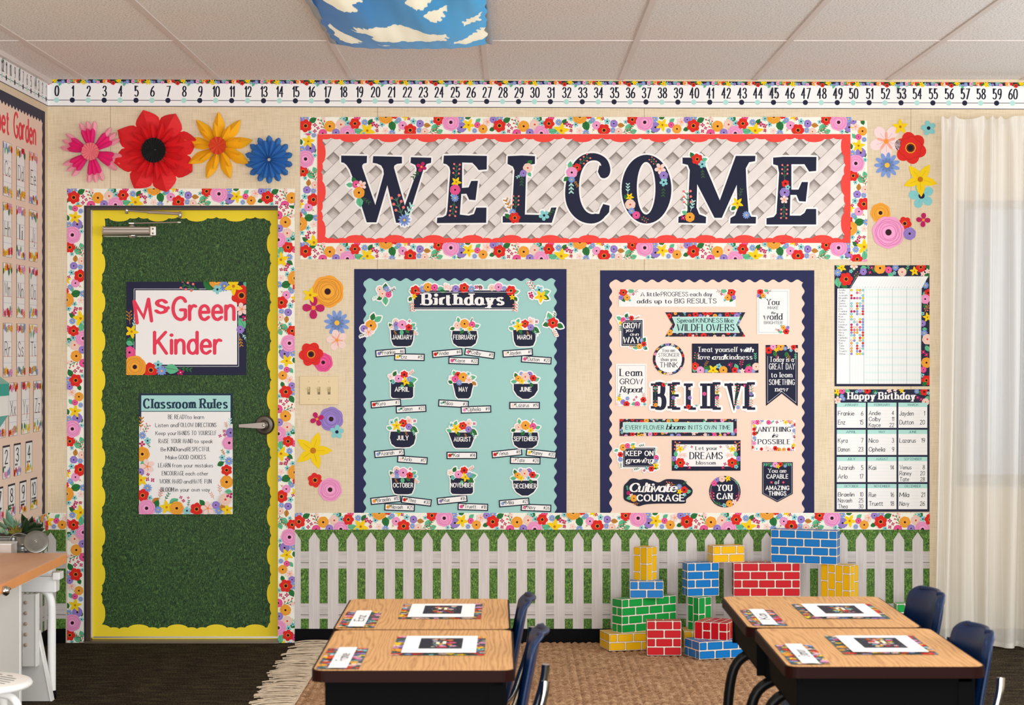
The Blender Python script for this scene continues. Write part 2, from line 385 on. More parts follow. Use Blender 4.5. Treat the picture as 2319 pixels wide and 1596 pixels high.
    def poppy(s, x, y, r, c=RED, ph=None):
        s.begin(); ph = s.rnd.random() * 6 if ph is None else ph
        s.fan((x, y), s.blob(x, y, r, 6, .2, ph), c, 0)
        if r > 6:
            s.fan((x, y), s.blob(x, y, r * .74, 6, .16, ph + .4, 2), shade(c, .86), 1); s.fan((x, y), s.blob(x, y, r * .7, 6, .16, ph + .4, 2), c, 2)
        s.circ(x, y, r * .33, (236, 170, 40) if r > 9 else shade(c, .6), 3, 10)
        if r > 9: s.circ(x, y, r * .27, (120, 30, 20), 4, 10)
        s.circ(x, y, r * .18, (24, 24, 34), 5, 8); s.end()
    def petals(s, x, y, r, n, c, wid, cen, cr, tip=1.0, ph=None, inner=None):
        s.begin(); ph = s.rnd.random() * 6 if ph is None else ph
        for k in range(n):
            a = ph + 2 * PI * k / n; ca, sa = math.cos(a), math.sin(a); h = r * wid
            prof = [(.08, .25), (.35, .75), (.62, 1), (.86, .8), (1, 0.35)] if tip <= 1 else [(.06, .3), (.25, .85), (.45, 1), (.7, .72), (.88, .32), (1, 0)]
            pts = [(x + ca * r * t - sa * h * w, y + sa * r * t + ca * h * w) for t, w in prof] + [(x + ca * r * t + sa * h * w, y + sa * r * t - ca * h * w) for t, w in reversed(prof)]
            s.fan((x + ca * r * .5, y + sa * r * .5), pts, c, 2 if (n % 2 and k == n - 1) else k % 2)
            if r > 20: s.line([(x + ca * r * .2, y + sa * r * .2), (x + ca * r * .6, y + sa * r * .6)], r * .02, shade(c, .8), 3)
        if inner:
            for k in range(n):
                a = ph + 2 * PI * (k + .5) / n; ca, sa = math.cos(a), math.sin(a)
                s.line([(x, y), (x + ca * r * .48, y + sa * r * .48)], r * .16, inner, 4 + k % 2)
        s.circ(x, y, cr * r, cen, 6, 10); s.end()
    def lily(s, x, y, r, c=YEL, ph=None): s.petals(x, y, r * 1.05, 5, c, .25, (196, 120, 24), .16, 2.0, ph)
    def daisy(s, x, y, r, c=BLUE, ph=None): s.petals(x, y, r, 11, c, .17, (250, 190, 60), .2, 1, ph, shade(c, .82) if r > 12 else None)
    def cosmos(s, x, y, r, c=(252, 214, 208), ph=None): s.petals(x, y, r, 5, c, .34, (246, 150, 50), .15, 1, ph, (246, 170, 150) if r > 8 else None)
    def small(s, x, y, r, c=TEAL, ph=None): s.petals(x, y, r, 5, c, .36, (30, 36, 60), .25, 1, ph)
    def four(s, x, y, r, c=MAG, ph=None): s.petals(x, y, r, 4, c, .36, (250, 150, 50) if r > 8 else (250, 200, 210), .2, 1, ph)
    def leaf(s, x, y, r, ang, c=GRN):
        a = math.radians(ang); ca, sa = math.cos(a), -math.sin(a); h = r * .34
        prof = [(0, 0), (.2, .7), (.45, 1), (.7, .75), (1, 0)]
        pts = [(x + ca * r * t - sa * h * w, y + sa * r * t + ca * h * w) for t, w in prof] + [(x + ca * r * t + sa * h * w, y + sa * r * t - ca * h * w) for t, w in reversed(prof[1:-1])]
        s.begin(); s.fan((x + ca * r * .5, y + sa * r * .5), pts, c, 0)
        s.line([(x, y), (x + ca * r * .9, y + sa * r * .9)], max(.35, r * .04), shade(c, .72), 1, caps=False); s.end()
    def twig(s, x, y, r, ang, c=GRN, berry=None):
        a = math.radians(ang); ca, sa = math.cos(a), -math.sin(a); w = max(.5, r * .04)
        s.begin(); s.line([(x, y), (x + ca * r, y + sa * r)], w, c, 0, caps=False)
        for k in range(3):
            for sd in (-1, 1):
                t = .3 + .28 * k; b = a + sd * .75; px, py = x + ca * r * t, y + sa * r * t; q = r * .26
                ex, ey = px + math.cos(b) * q, py - math.sin(b) * q
                s.line([(px, py), (ex, ey)], w if berry else w * 2.2, c, 1 if sd > 0 else 2, caps=False)
                if berry: s.circ(ex, ey, max(.8, r * .07), berry, 3, 6)
        s.end()
    def text(s, txt, x, y, h, col, style='sans', align='c', width=None):
        """x,y = anchor on the baseline, h = cap height"""
        hs, tn, tk, ser, sl, trk = ST[style]
        adv = []; tot = 0
        for ch in txt:
            if ch == ' ': adv.append(tot); tot += .34; continue
            adv.append(tot); tot += glyph(ch)[0] * hs + trk + (tk * .5 if ser else 0) - (.24 if ser and ch == 'r' else 0)
        tot -= trk
        sx = 1.0
        if width: sx = width / (tot * h)
        x0 = x - (tot * h * sx * (.5 if align == 'c' else (1 if align == 'r' else 0)))
        s.begin()
        for ch, a in zip(txt, adv):
            if ch == ' ': continue
            key = (ch, style, 0 if h <= 5 else (1 if h <= 7 else (2 if h <= 12 else 3)))
            if key not in _gm:
                g = Pr(); g.begin()
                for sm, p in glyph(ch)[1]:
                    pts = [(q[0] * hs + q[1] * sl * .5, -q[1]) for q in p]
                    g.line(pts, tn, col, 0, tk, caps=(not ser) and h > 5)
                    if ser and len(p) > 1 and p[0] != p[-1]:
                        for e, f in ((0, 1), (-1, -2)):
                            ey = p[e][1]
                            if abs(p[e][1] - p[f][1]) > 1.1 * abs(p[e][0] - p[f][0]) and min(abs(ey), abs(ey - 1), abs(ey - .62), abs(ey + .3)) < .03 and (not sm or (ch in 'UJhnmu' or ey > .5)):
                                bw = tk * .5 + .1; bh = tn; cy = -ey + (bh / 2 if ey > .3 else -bh / 2)
                                g.rect(pts[e][0] - bw, cy - bh / 2, pts[e][0] + bw, cy + bh / 2, col, 0)
                _gm[key] = union_tris([t for q in g.cur for t in q[1]], .02 if h > 12 else (.035 if h > 7 else .05))
            s.raw([tuple((x0 + (a + p[0]) * h * sx, y + p[1] * h) for p in t) for t in _gm[key]], col, 0)
        s.end()
    def white_rim(s, w, col=WHT):
        """paper edge: every shape so far gets a margin of width w below it"""
        tr = []
        for (bb, lo, n, c) in s.items:
            for lay, tris, _ in c:
                if lay > 1 and n > 2: continue
                cnt = {}
                for t in tris:
                    for i in range(3):
                        a, b = t[i], t[(i + 1) % 3]; key = (min(a, b), max(a, b)); cnt[key] = cnt.get(key, 0) + 1
                tr += tris
                for (a, b), v in cnt.items():
                    if v != 1: continue
                    dx, dy = b[0] - a[0], b[1] - a[1]; l = math.hypot(dx, dy)
                    if l < 1e-6: continue
                    nx, ny = -dy / l * w, dx / l * w
                    p = [(a[0] + nx, a[1] + ny), (b[0] + nx, b[1] + ny), (b[0] - nx, b[1] - ny), (a[0] - nx, a[1] - ny)]
                    tr += [(p[0], p[1], p[2]), (p[0], p[2], p[3])]
                    k = 6; cp = [(b[0] + w * math.cos(2 * PI * j / k), b[1] + w * math.sin(2 * PI * j / k)) for j in range(k)]
                    tr += [(cp[0], cp[j], cp[j + 1]) for j in range(1, k - 1)]
        s.items.append(((0, 0, 0, 0), 0, 1, [(0, union_tris(tr, .7), col)]))
    def build(s, name, y=-0.002, parent=None, fmap=None, origin=None, eps=EPS, m=None, thick=None):
        """y: plane of the sheet's face in the room; fmap(u,v,h) overrides the wall mapping"""
        T = []; H = []; Cc = []
        for (bb, lo, n, c) in s.items:
            for lay, tris, col in c:
                l = lin(col)
                for t in tris:
                    T.append(t); H.append((lo + lay) * eps); Cc.append(l)
        T = np.array(T, dtype=np.float64).reshape(-1, 3, 2); H = np.repeat(np.array(H), 3); C = np.repeat(np.minimum(np.array(Cc), .9), 3, axis=0)
        U = T.reshape(-1, 2)
        a1 = U.reshape(-1, 3, 2); cr = (a1[:, 1, 0] - a1[:, 0, 0]) * (a1[:, 2, 1] - a1[:, 0, 1]) - (a1[:, 1, 1] - a1[:, 0, 1]) * (a1[:, 2, 0] - a1[:, 0, 0])
        flip = cr > 0
        if fmap is None:
            k = (D + y) / F
            V = np.stack([(U[:, 0] - CX) * k, y - H, CZ - (U[:, 1] - HY) * k], 1)
        else: V = fmap(U[:, 0], U[:, 1], H)
        V3 = V.reshape(-1, 3, 3); V3[flip] = V3[flip][:, ::-1]
        V = V3.reshape(-1, 3)
        if thick: # solid card under the print
            lo = V.min(0); hi = V.max(0); yb = y + thick; yf = y
            q = [(lo[0], yf, lo[2]), (hi[0], yf, lo[2]), (hi[0], yf, hi[2]), (lo[0], yf, hi[2]), (lo[0], yb, lo[2]), (hi[0], yb, lo[2]), (hi[0], yb, hi[2]), (lo[0], yb, hi[2])]
            fs = [(0, 4, 5), (0, 5, 1), (1, 5, 6), (1, 6, 2), (2, 6, 7), (2, 7, 3), (3, 7, 4), (3, 4, 0), (0, 1, 2), (0, 2, 3)]
            V = np.concatenate([V, np.array([q[i] for f in fs for i in f])]); C = np.concatenate([C, np.tile(np.array([.85, .85, .85]), (30, 1))])
        if origin is None: origin = (V.min(0) + V.max(0)) / 2
        origin = np.array(origin, dtype=float)
        V = V - origin
        n = len(V); me = bpy.data.meshes.new(name)
        me.vertices.add(n); me.vertices.foreach_set('co', V.astype(np.float32).ravel())
        me.loops.add(n); me.loops.foreach_set('vertex_index', np.arange(n, dtype=np.int32))
        me.polygons.add(n // 3); me.polygons.foreach_set('loop_start', np.arange(0, n, 3, dtype=np.int32))
        try: me.polygons.foreach_set('loop_total', np.full(n // 3, 3, dtype=np.int32))
        except Exception: pass
        at = me.color_attributes.new('ink', 'FLOAT_COLOR', 'CORNER')
        at.data.foreach_set('color', np.concatenate([C, np.ones((n, 1))], 1).astype(np.float32).ravel())
        me.update(); me.validate()
        me.materials.append(m or print_mat())
        o = bpy.data.objects.new(name, me); COL.objects.link(o); o.location = origin
        if parent:
            o.parent = parent; o.location = Vector(origin) - parent.location
        return o

def random_flora(pr, x0, y0, x1, y1, seed, rs=(4, 9), n=60, small=True, gap=.75):
    R = random.Random(seed); put = []
    W, H = x1 - x0, y1 - y0
    for k in range(n * 6):
        if len(put) >= n: break
        r = R.uniform(*rs) * (1 if len(put) < n * .45 else .55)
        x = R.uniform(x0, x1); y = R.uniform(y0, y1)
        if any(math.hypot(x - a, y - b) < (r + c) * gap for a, b, c in put): continue
        put.append((x, y, r))
    for x, y, r in put[len(put) // 3:]:
        if R.random() < .5: pr.leaf(x, y, r * 1.9, R.uniform(0, 360), R.choice((GRN, MINT, GRN)))
    for i, (x, y, r) in enumerate(put):
        k = R.randrange(10)
        if r < rs[0] * .62 + 0.8 and small: k = R.choice((5, 6, 7, 7, 8))
        if k in (0, 1): pr.poppy(x, y, r)
        elif k == 2: pr.rose(x, y, r, ORANGE)
        elif k == 3: pr.rose(x, y, r, PINK)
        elif k == 4: pr.rose(x, y, r, R.choice((PURPLE, PEACH, HOT)))
        elif k == 5: pr.small(x, y, r * .8)
        elif k == 6: pr.daisy(x, y, r * .9)
        elif k == 7: pr.four(x, y, r * .6)
        elif k == 8: pr.cosmos(x, y, r)
        else: pr.lily(x, y, r * 1.15)

# the three-inch floral trimmer, one 36 inch strip = 439 units long, 38 high
STRIP = [('leaf', 36, 33, 22, 60, MINT), ('leaf', 60, 30, 17, 200, MINT), ('leaf', 110, 3, 16, 20, GRN), ('leaf', 92, 34, 14, 20, GRN), ('leaf', 134, 13, 15, 40, MINT), ('leaf', 165, 30, 15, 20, GRN), ('leaf', 196, 12, 20, 30, GRN), ('leaf', 276, 12, 17, 70, GRN),
 ('leaf', 312, 28, 18, 200, MINT), ('leaf', 300, 34, 20, 10, MINT), ('leaf', 330, 18, 17, 55, GRN), ('leaf', 381, 8, 26, -75, GRN), ('leaf', 388, 12, 14, 10, MINT), ('leaf', 412, 36, 18, 30, GRN), ('leaf', 16, 18, 17, -5, BRN), ('twig', 42, 30, 18, 50, GRN), ('twig', 24, 36, 24, 15, GRN, (230, 110, 100)),
 ('twig', 236, 34, 32, 115, GRN, (220, 90, 90)), ('twig', 352, 37, 14, 100, BRN), ('twig', 262, 12, 15, 60, MINT), ('twig', 398, 34, 14, 60, BRN),
 ('rose', 8, 15, 9, PURPLE), ('daisy', 6, 30, 7), ('rose', 19, 33, 9, PEACH, (214, 84, 50)), ('small', 35, 11, 5), ('poppy', 50, 6, 13), ('rose', 102, 23, 12, PURPLE), ('daisy', 100, 4, 9), ('rose', 78, 12, 20, PINK), ('small', 86, 33, 5),
 ('lily', 118, 18, 15), ('rose', 138, 18, 7, HOT), ('rose', 151, 27, 10.5, ORANGE), ('cosmos', 161, 11, 10), ('daisy', 132, 31, 6), ('rose', 174, 6, 8, PURPLE), ('daisy', 188, 3, 9), ('poppy', 188, 20, 15), ('small', 198, 35, 5),
 ('four', 209, 18, 5), ('four', 216, 25, 4), ('four', 209, 32, 4.5), ('rose', 227, 37, 10, HOT), ('rose', 243, 21, 13, ORANGE), ('cosmos', 229, 4, 5), ('rose', 268, 17, 12, PEACH, (214, 84, 50)), ('rose', 257, 35, 9, PURPLE), ('small', 284, 14, 7), ('small', 275, 4, 5),
 ('rose', 283, 37, 18, PINK), ('rose', 305, 0, 8, HOT), ('poppy', 300, 15, 13), ('daisy', 322, 12, 8), ('lily', 328, 31, 18), ('four', 341, 16, 6), ('four', 350, 20, 5), ('four', 350, 31, 4), ('small', 350, 4, 6), ('small', 361, 17, 6), ('rose', 370, -1, 17, ORANGE), ('cosmos', 369, 31, 8), ('daisy', 384, 36, 8),
 ('daisy', 399, 7, 7), ('lily', 415, -1, 10), ('poppy', 390, -3, 8), ('rose', 408, 19, 10, PINK), ('small', 432, 10, 7), ('poppy', 425, 30, 15), ('four', 422, 4, 4), ('small', 320, 38, 5)]
def strip_piece(name, parent, u0, u1, tf, y, fmap=None):
    """tf = (a,b,c,d,e,f): strip units -> photo units"""
    pr = Pr(7); pr.xf = tf; pr.rnd = random.Random(3)
    T = lambda u, v: pr._tx((u, v))
    pr.clip = [T(u0, 0), T(u1, 0), T(u1, 38), T(u0, 38)]
    pr.rect(u0, 0, u1, 38, CREAM)
    R = random.Random(5); dots = []
    for _ in range(int((u1 - u0) * .45)):
        a, b = R.uniform(u0, u1), R.uniform(0, 38); q = R.choice((.55, .7)); dots.append(((a - q, b - q), (a + q, b - q), (a, b + q)))
    pr.raw(dots, (240, 150, 120))
    for it in STRIP:
        if it[1] < u0 - 30 or it[1] > u1 + 30: continue
        getattr(pr, it[0])(*it[1:])
    return pr.build(name, y, parent, fmap=fmap)

def wall_thing(name, px, py, y, label, cat, group=None):
    e = empty(name, (WX(px, y), y, WZ(py, y))); return tag(e, label, cat, group)

# ================================================================== THE SETTING
XL = (108 - CX) / S          # left wall
CEIL = CZ + (HY - 180) / S
XR = 3.9
def m_burlap(nt, b):
    a = tex(nt, 'Noise', 190, (1, 1, .07), Detail=3); c = tex(nt, 'Noise', 190, (.07, 1, 1), Detail=3); d = tex(nt, 'Noise', 2.2, Detail=3)
    m = mix(nt, a.outputs[0], c.outputs[0], .5)
    r = ramp(nt, m.outputs[2], [(.34, (216, 200, 170)), (.5, (230, 214, 186)), (.66, (237, 223, 198))])
    r2 = ramp(nt, d.outputs[0], [(.3, (246, 243, 238)), (.7, (255, 255, 255))])
    k = mix(nt, r.outputs[0], r2.outputs[0], 1.0, 'MULTIPLY')
    nt.links.new(k.outputs[2], b.inputs['Base Color']); b.inputs['Roughness'].default_value = .85
    bumpn(nt, b, m.outputs[2], .25, .001)
BURLAP = node_mat('burlap_vinyl', m_burlap)
BLACK = mat('black_rubber', (5, 5, 8), .7, 0, .1)
wall_b = tag(empty('wall_back'), kind='structure')
SEAMS = (250, 855, 1459, 2063)
def wpanel(px0, py0, px1, py1, parent=wall_b, thick=.012):
    g = G(); g.box(WX(px0) + (.0008 if px0 in SEAMS else 0), 0, WZ(py1), WX(px1) - (.0008 if px1 in SEAMS else 0), thick, WZ(py0)); return g.build('wall_panel', BURLAP, parent)
FL = HY + CZ * S             # floor line in photo rows
TOP = 176
for a, b, c, d in ((108, TOP, 190, FL), (190, TOP, 250, 466), (250, TOP, 631, 466), (631, TOP, 855, FL), (855, TOP, 1459, FL), (1459, TOP, 2063, FL),
                   (2063, TOP, 2172, FL), (2172, TOP, 2667, 462), (2172, 1085, 2667, FL), (2667, TOP, 3100, FL)):
    wpanel(a, b, c, d)
# dark backing behind the panel joints
g = G()
for px in (250, 855, 1459, 2063):
    g.box(WX(px) - .006, .012, .0 if px > 300 else WZ(466), WX(px) + .006, .016, CEIL)
g.build('seam_backing', mat('seam', (120, 100, 80), .8), wall_b)
# left wall
g = G(); g.box(XL - .05, -10.2, 0, XL, .05, CEIL)
tag(g.build('wall_left', BURLAP), kind='structure')
g = G()
g.box(XR, -10.2, 0, XR + .05, .05, 1.0); g.box(XR, -10.2, 2.3, XR + .05, .05, CEIL)
for a, b in ((-10.2, -7.4), (-4.6, -3.8), (-1.0, .05)): g.box(XR, a, 1.0, XR + .05, b, 2.3)
tag(g.build('wall_right', BURLAP), kind='structure')
# floor
def m_carpet(nt, b):
    a = tex(nt, 'Noise', 26, (.35, 1, 1), Detail=8, Roughness=.7); c = tex(nt, 'Noise', 160, (1, .6, 1), Detail=3)
    m = mix(nt, a.outputs[0], c.outputs[0], .55)
    r = ramp(nt, m.outputs[2], [(.38, (20, 17, 14)), (.48, (48, 40, 34)), (.55, (70, 62, 44)), (.66, (98, 88, 68))])
    nt.links.new(r.outputs[0], b.inputs['Base Color']); b.inputs['Roughness'].default_value = .95
    b.inputs['Specular IOR Level'].default_value = .05
    bumpn(nt, b, c.outputs[0], .6, .004)
g = G(); g.box(XL - .05, -10.5, -.05, XR + .05, .2, 0)
tag(g.build('floor', node_mat('carpet', m_carpet)), kind='structure')
# baseboards (black rubber cove)
def cove(x0, y0, x1, y1, nx, ny, h=.066, t=.008):
    g = G(); d = Vector((x1 - x0, y1 - y0, 0)); n = Vector((nx, ny, 0))
    prof = [(0, 0), (t * 1.9, 0), (t, .012), (t * .8, h), (0, h)]
    vs = [Vector((x0, y0, 0)) + n * p + Vector((0, 0, z)) for p, z in prof] + [Vector((x1, y1, 0)) + n * p + Vector((0, 0, z)) for p, z in prof]
    return g.add(vs, [(i, (i + 1) % 5, (i + 1) % 5 + 5, i + 5) for i in range(5)] + [(4, 3, 2, 1, 0), (5, 6, 7, 8, 9)])
tag(cove(WX(668), -.0005, XR, -.0005, 0, -1).build('baseboard_back', BLACK), kind='structure')
tag(cove(XL, -.0005, WX(149), -.0005, 0, -1).build('baseboard_back', BLACK), kind='structure')
tag(cove(XL + .0005, -.01, XL + .0005, -10, 1, 0).build('baseboard_left', BLACK), kind='structure')
# ceiling: grid of tees and speckled tiles
def m_tile(nt, b):
    a = tex(nt, 'Noise', 130, Detail=3, Roughness=.7); c = tex(nt, 'Noise', 1.3, Detail=2)
    r = ramp(nt, a.outputs[0], [(.36, (176, 168, 162)), (.46, (236, 232, 229)), (.6, (250, 249, 248))])
    r2 = ramp(nt, c.outputs[0], [(.35, (255, 248, 246)), (.65, (250, 252, 253))])
    k = mix(nt, r.outputs[0], r2.outputs[0], 1.0, 'MULTIPLY')
    nt.links.new(k.outputs[2], b.inputs['Base Color']); b.inputs['Roughness'].default_value = .95; bumpn(nt, b, a.outputs[0], .5, .003)
TILE = node_mat('ceiling_tile', m_tile)
TEE = mat('ceiling_tee', (222, 212, 208), .5)
ceil = tag(empty('ceiling', (0, 0, CEIL)), kind='structure')
TX0 = (1103 - CX) / S; TW = .6255; TL = 1.22
xs = [TX0 + k * TW for k in range(-4, 9)]
FIX = set()
ys = [0.0, -1.21] + [-1.21 - TL * k for k in range(1, 5)]
for j in range(len(ys) - 1):
    for i in range(len(xs) - 1):
        a, b = max(xs[i], XL), min(xs[i + 1], XR)
        if b - a < .03: continue
        if (i == 3 - 1 + 1 and j == 1): pass
        if abs(xs[i] - (TX0 - TW)) < .01 and j == 1: continue      # light fixture bay
        g = G(); g.box(a + .004, ys[j + 1] + .004, .0, b - .004, ys[j] - .004, .015); g.build('ceiling_tile', TILE, ceil)
g = G(); g.box(XL - .05, -6.1, .016, XR + .05, .2, .03); g.build('deck', mat('deck', (90, 80, 74), .9), ceil)
for x in xs:
    if XL < x < XR:
        g = G(); g.box(x - .012, ys[-1], -.004, x + .012, -.002, .001); g.build('ceiling_tee', TEE, ceil)
for y in ys[1:]:
    for i in range(len(xs) - 1):
        a, b = max(xs[i], XL) + .012, min(xs[i + 1], XR) - .012
        if b - a > .03:
            g = G(); g.box(a, y - .006, -.003, b, y + .006, .001); g.build('ceiling_tee', TEE, ceil)
g = G(); g.box(XL + .001, -6, -.022, XL + .022, -.002, .0); g.build('wall_angle', TEE, ceil)

# ------------------------------------------------------------------ door
YD = .062
def DX(px): return WX(px, YD)
def DZ(py): return WZ(py, YD)
door = tag(empty('door_1', (WX(410), 0, 0)), kind='structure')
ox = WX(410)
BRONZE = mat('bronze_frame', (74, 58, 44), .45, .2)
DARKF = mat('dark_frame', (26, 24, 34), .5)
def dbox(name, m, x0, y0, z0, x1, y1, z1, parent=door, bevel=0):
    g = G(); g.box(x0 - ox, y0, z0, x1 - ox, y1, z1); return g.build(name, m, parent, bevel=bevel)
dbox('door_frame', DARKF, WX(190), -.001, 0, WX(193.5), YD + .02, WZ(466)); 
dbox('door_jamb', BRONZE, WX(193.5), .012, 0, WX(203), YD + .02, WZ(469))
dbox('door_jamb', BRONZE, WX(629.5), .004, 0, WX(631.5), YD + .02, WZ(469))
dbox('door_header', DARKF, WX(190), .0, WZ(469.5), WX(631), YD + .02, WZ(465.5))
dbox('door_header', BRONZE, WX(193), .02, WZ(474.5), WX(631), YD + .02, WZ(469.5))
dbox('weather_strip', mat('weather_strip', (226, 220, 206), .4), WX(201.5), .03, .02, WX(204.6), YD + .0, WZ(474))
dbox('threshold', mat('threshold_metal', (112, 98, 84), .4, .6), WX(193), -.02, 0, WX(632), YD + .03, .010)
dbox('door_sweep', mat('sweep_metal', (190, 186, 180), .35, .8), WX(206), YD - .006, .014, WX(629), YD, .022)
dbox('door_panel', mat('door_paint', (60, 50, 42), .6), DX(204.5), YD + .001, .02, DX(632), YD + .045, DZ(472))
def m_grass(dark):
    def fn(nt, b):
        w = tex(nt, 'Noise', 9, Detail=2)
        tc = nt.nodes.new('ShaderNodeTexCoord')
        outs = []
        for sc_, rot, st in ((130, .8, (1, 1, .36)), (150, -.8, (1, 1, .36)), (130, .1, (.4, 1, 1))):
            mp = nt.nodes.new('ShaderNodeMapping'); mp.inputs['Rotation'].default_value = (0, rot, 0); mp.inputs['Scale'].default_value = st
            ad = nt.nodes.new('ShaderNodeVectorMath'); ad.operation = 'MULTIPLY_ADD'; ad.inputs[1].default_value = (.06, .06, .06)
            nt.links.new(w.outputs['Color'], ad.inputs[0]); nt.links.new(tc.outputs['Object'], ad.inputs[2]); nt.links.new(ad.outputs[0], mp.inputs[0])
            n = nt.nodes.new('ShaderNodeTexNoise'); n.inputs['Scale'].default_value = sc_ * 1.6; n.inputs['Detail'].default_value = 4; n.inputs['Roughness'].default_value = .65
            nt.links.new(mp.outputs[0], n.inputs['Vector']); outs.append(n)
        m = nt.nodes.new('ShaderNodeMath'); m.operation = 'MAXIMUM'; nt.links.new(outs[0].outputs[0], m.inputs[0]); nt.links.new(outs[1].outputs[0], m.inputs[1])
        m2 = nt.nodes.new('ShaderNodeMath'); m2.operation = 'MULTIPLY_ADD'; m2.inputs[1].default_value = .35
        nt.links.new(outs[2].outputs[0], m2.inputs[0]); nt.links.new(m.outputs[0], m2.inputs[2])
        st = [(.6, (22, 40, 24)), (.69, (38, 68, 34)), (.77, (58, 94, 46)), (.88, (100, 134, 74))] if dark else [(.58, (36, 62, 22)), (.68, (66, 104, 38)), (.76, (92, 134, 54)), (.87, (142, 178, 92))]
        r = ramp(nt, m2.outputs[0], st); nt.links.new(r.outputs[0], b.inputs['Base Color']); b.inputs['Roughness'].default_value = .6
        b.inputs['Specular IOR Level'].default_value = .25
    return fn
GRASSD = node_mat('grass_print_dark', m_grass(True)); GRASSL = node_mat('grass_print', m_grass(False))
dbox('grass_paper', GRASSD, DX(206), YD - .001, DZ(1447), DX(629.5), YD + .001, DZ(475))
def scal(t):
    t = t - math.floor(t); t = t - .5; d = 9.
    if abs(t) < .27: d = max(d, 10 + 9.5 * math.sqrt(1 - (t / .27) ** 2))
    q = (abs(t) - .36) / .14
    if abs(q) < 1: d = max(d, 8 + 5 * math.sqrt(1 - q * q))
    return d
def scallop(pr, a, b, axis, edge, sign, base, per, ph, col, fn=scal, step=2.0):
    """a..b along axis; edge = straight side; depth grows by sign"""
    n = int((b - a) / step); pts = [(a, edge), (b, edge)]
    for k in range(n, -1, -1):
        t = a + (b - a) * k / n; pts.append((t, edge + sign * (base + fn((t - ph) / per))))
    tr = []
    m = n + 1; inner = pts[2:][::-1]
    for k in range(n):
        p0, p1 = (inner[k][0], edge), (inner[k + 1][0], edge); q0, q1 = inner[k], inner[k + 1]
        tr += [(p0, p1, q1), (p0, q1, q0)]
    if axis == 'v': tr = [tuple((y, x) for x, y in t) for t in tr]
    pr.raw(tr, col)
def trim_run(fn):
    pr = Pr(); fn(pr); return pr
yb = YD - .0035
for args in ((206, 629.5, 'h', 475.5, 1, 6.5, 88, 226), (475.5, 1447, 'v', 206, 1, 13, 88, 553), (475.5, 1447, 'v', 629.5, -1, 5.5, 88, 508), (206, 629.5, 'h', 1447, -1, 14, 88, 270)):
    pr = Pr(); a = list(args)
    scallop(pr, a[0], a[1], a[2], a[3], a[4], a[5], a[6], a[7], YPAP); pr.build('scalloped_trim', yb, door); yb -= .0006
# lever handle
hz = DZ(962); hx = DX(600)
METD = mat('dark_nickel', (120, 112, 106), .38, .85)
h = G(); R90 = Matrix.Translation((hx - ox, YD - .003, hz)) @ Matrix.Rotation(PI / 2, 4, 'X')
h.lathe([(0, 0), (.045, 0), (.046, .004), (.043, .011), (.036, .014), (.024, .015), (.022, .017), (.0205, .03), (.019, .034), (0, .034)], 32, R90)
hh = h.build('door_handle', METD, door)
g = G(); g.prism([(hx - ox - .115, hz - .009), (hx - ox - .005, hz - .0145), (hx - ox + .006, hz - .012), (hx - ox + .011, hz - .004), (hx - ox + .011, hz + .006), (hx - ox + .004, hz + .013), (hx - ox - .008, hz + .013), (hx - ox - .115, hz + .005)], YD - .062, YD - .045)
g.box(hx - ox - .012, YD - .05, hz - .01, hx - ox + .006, YD - .03, hz + .01)
g.build('lever', METD, hh, bevel=.002)
g = G(); g.lathe([(0, .0), (.0062, .0), (.0062, .0012), (.005, .002), (0, .002)], 16, Matrix.Translation((hx - ox - .0, YD - .062, hz)) @ Matrix.Rotation(PI / 2, 4, 'X')); g.box(hx - ox - .0005, YD - .0655, hz - .003, hx - ox + .0005, YD - .0635, hz + .003)
g.build('keyhole', mat('nickel', (170, 165, 158), .3, .9), hh)
# closer
ALU = mat('closer_aluminium', (176, 168, 158), .36, .8); ALUL = mat('closer_bright', (206, 202, 196), .28, .85)
clo = empty('door_closer', (DX(300) - ox, YD - .004, DZ(524)), door)
def cx_(px): return DX(px) - DX(300)
def cz_(py): return DZ(py) - DZ(524)
g = G(); g.prism([(-.002, -.022), (-.03, -.022), (-.046, -.014), (-.05, 0), (-.046, .02), (-.002, .02)], cx_(238), cx_(344), 'x')
g.build('closer_body', ALU, clo, bevel=.003)
for zz in (.009, -.003): 
    g = G(); g.box(cx_(240), -.052, zz, cx_(342), -.046, zz + .003); g.build('closer_rib', ALUL, clo)
g = G(); g.box(cx_(344), -.054, -.024, cx_(358), 0, .022); g.build('closer_cap', ALUL, clo, bevel=.004)
for zz in (-.012, .009):
    g = G(); g.lathe([(.0, 0), (.0042, 0), (.0042, .002), (0, .002)], 12, Matrix.Translation((cx_(351), -.0535, zz)) @ Matrix.Rotation(PI / 2, 4, 'X')); g.build('screw', METD, clo)
g = G(); g.lathe([(0, -.036), (.012, -.034), (.019, -.026), (.02, -.0225), (.02, -.02)], 20, Matrix.Translation((cx_(302), -.025, 0))); g.lathe([(0, .034), (.011, .034), (.0125, .026), (.016, .022), (.016, .018)], 20, Matrix.Translation((cx_(302), -.025, 0))); g.build('spindle', ALUL, clo)
g = G(); z1 = cz_(498)
g.prism([(cx_(302) - .014, -.037), (cx_(302) - .014, -.013), (cx_(302) + .01, -.015), (cx_(414), -.093), (cx_(418), -.103), (cx_(411), -.11), (cx_(302) + .01, -.034)], .034, .039, 'z')
o = g.build('arm', ALU, clo)
g = G(); a0 = (cx_(290), -.03, cz_(477)); a1 = (cx_(340), -.062, cz_(482)); a2 = (cx_(414), -.102, cz_(487))
g.tube([a0, a1], .0045, 8); g.tube([a1, a2], .007, 10); g.build('arm', ALUL, clo)
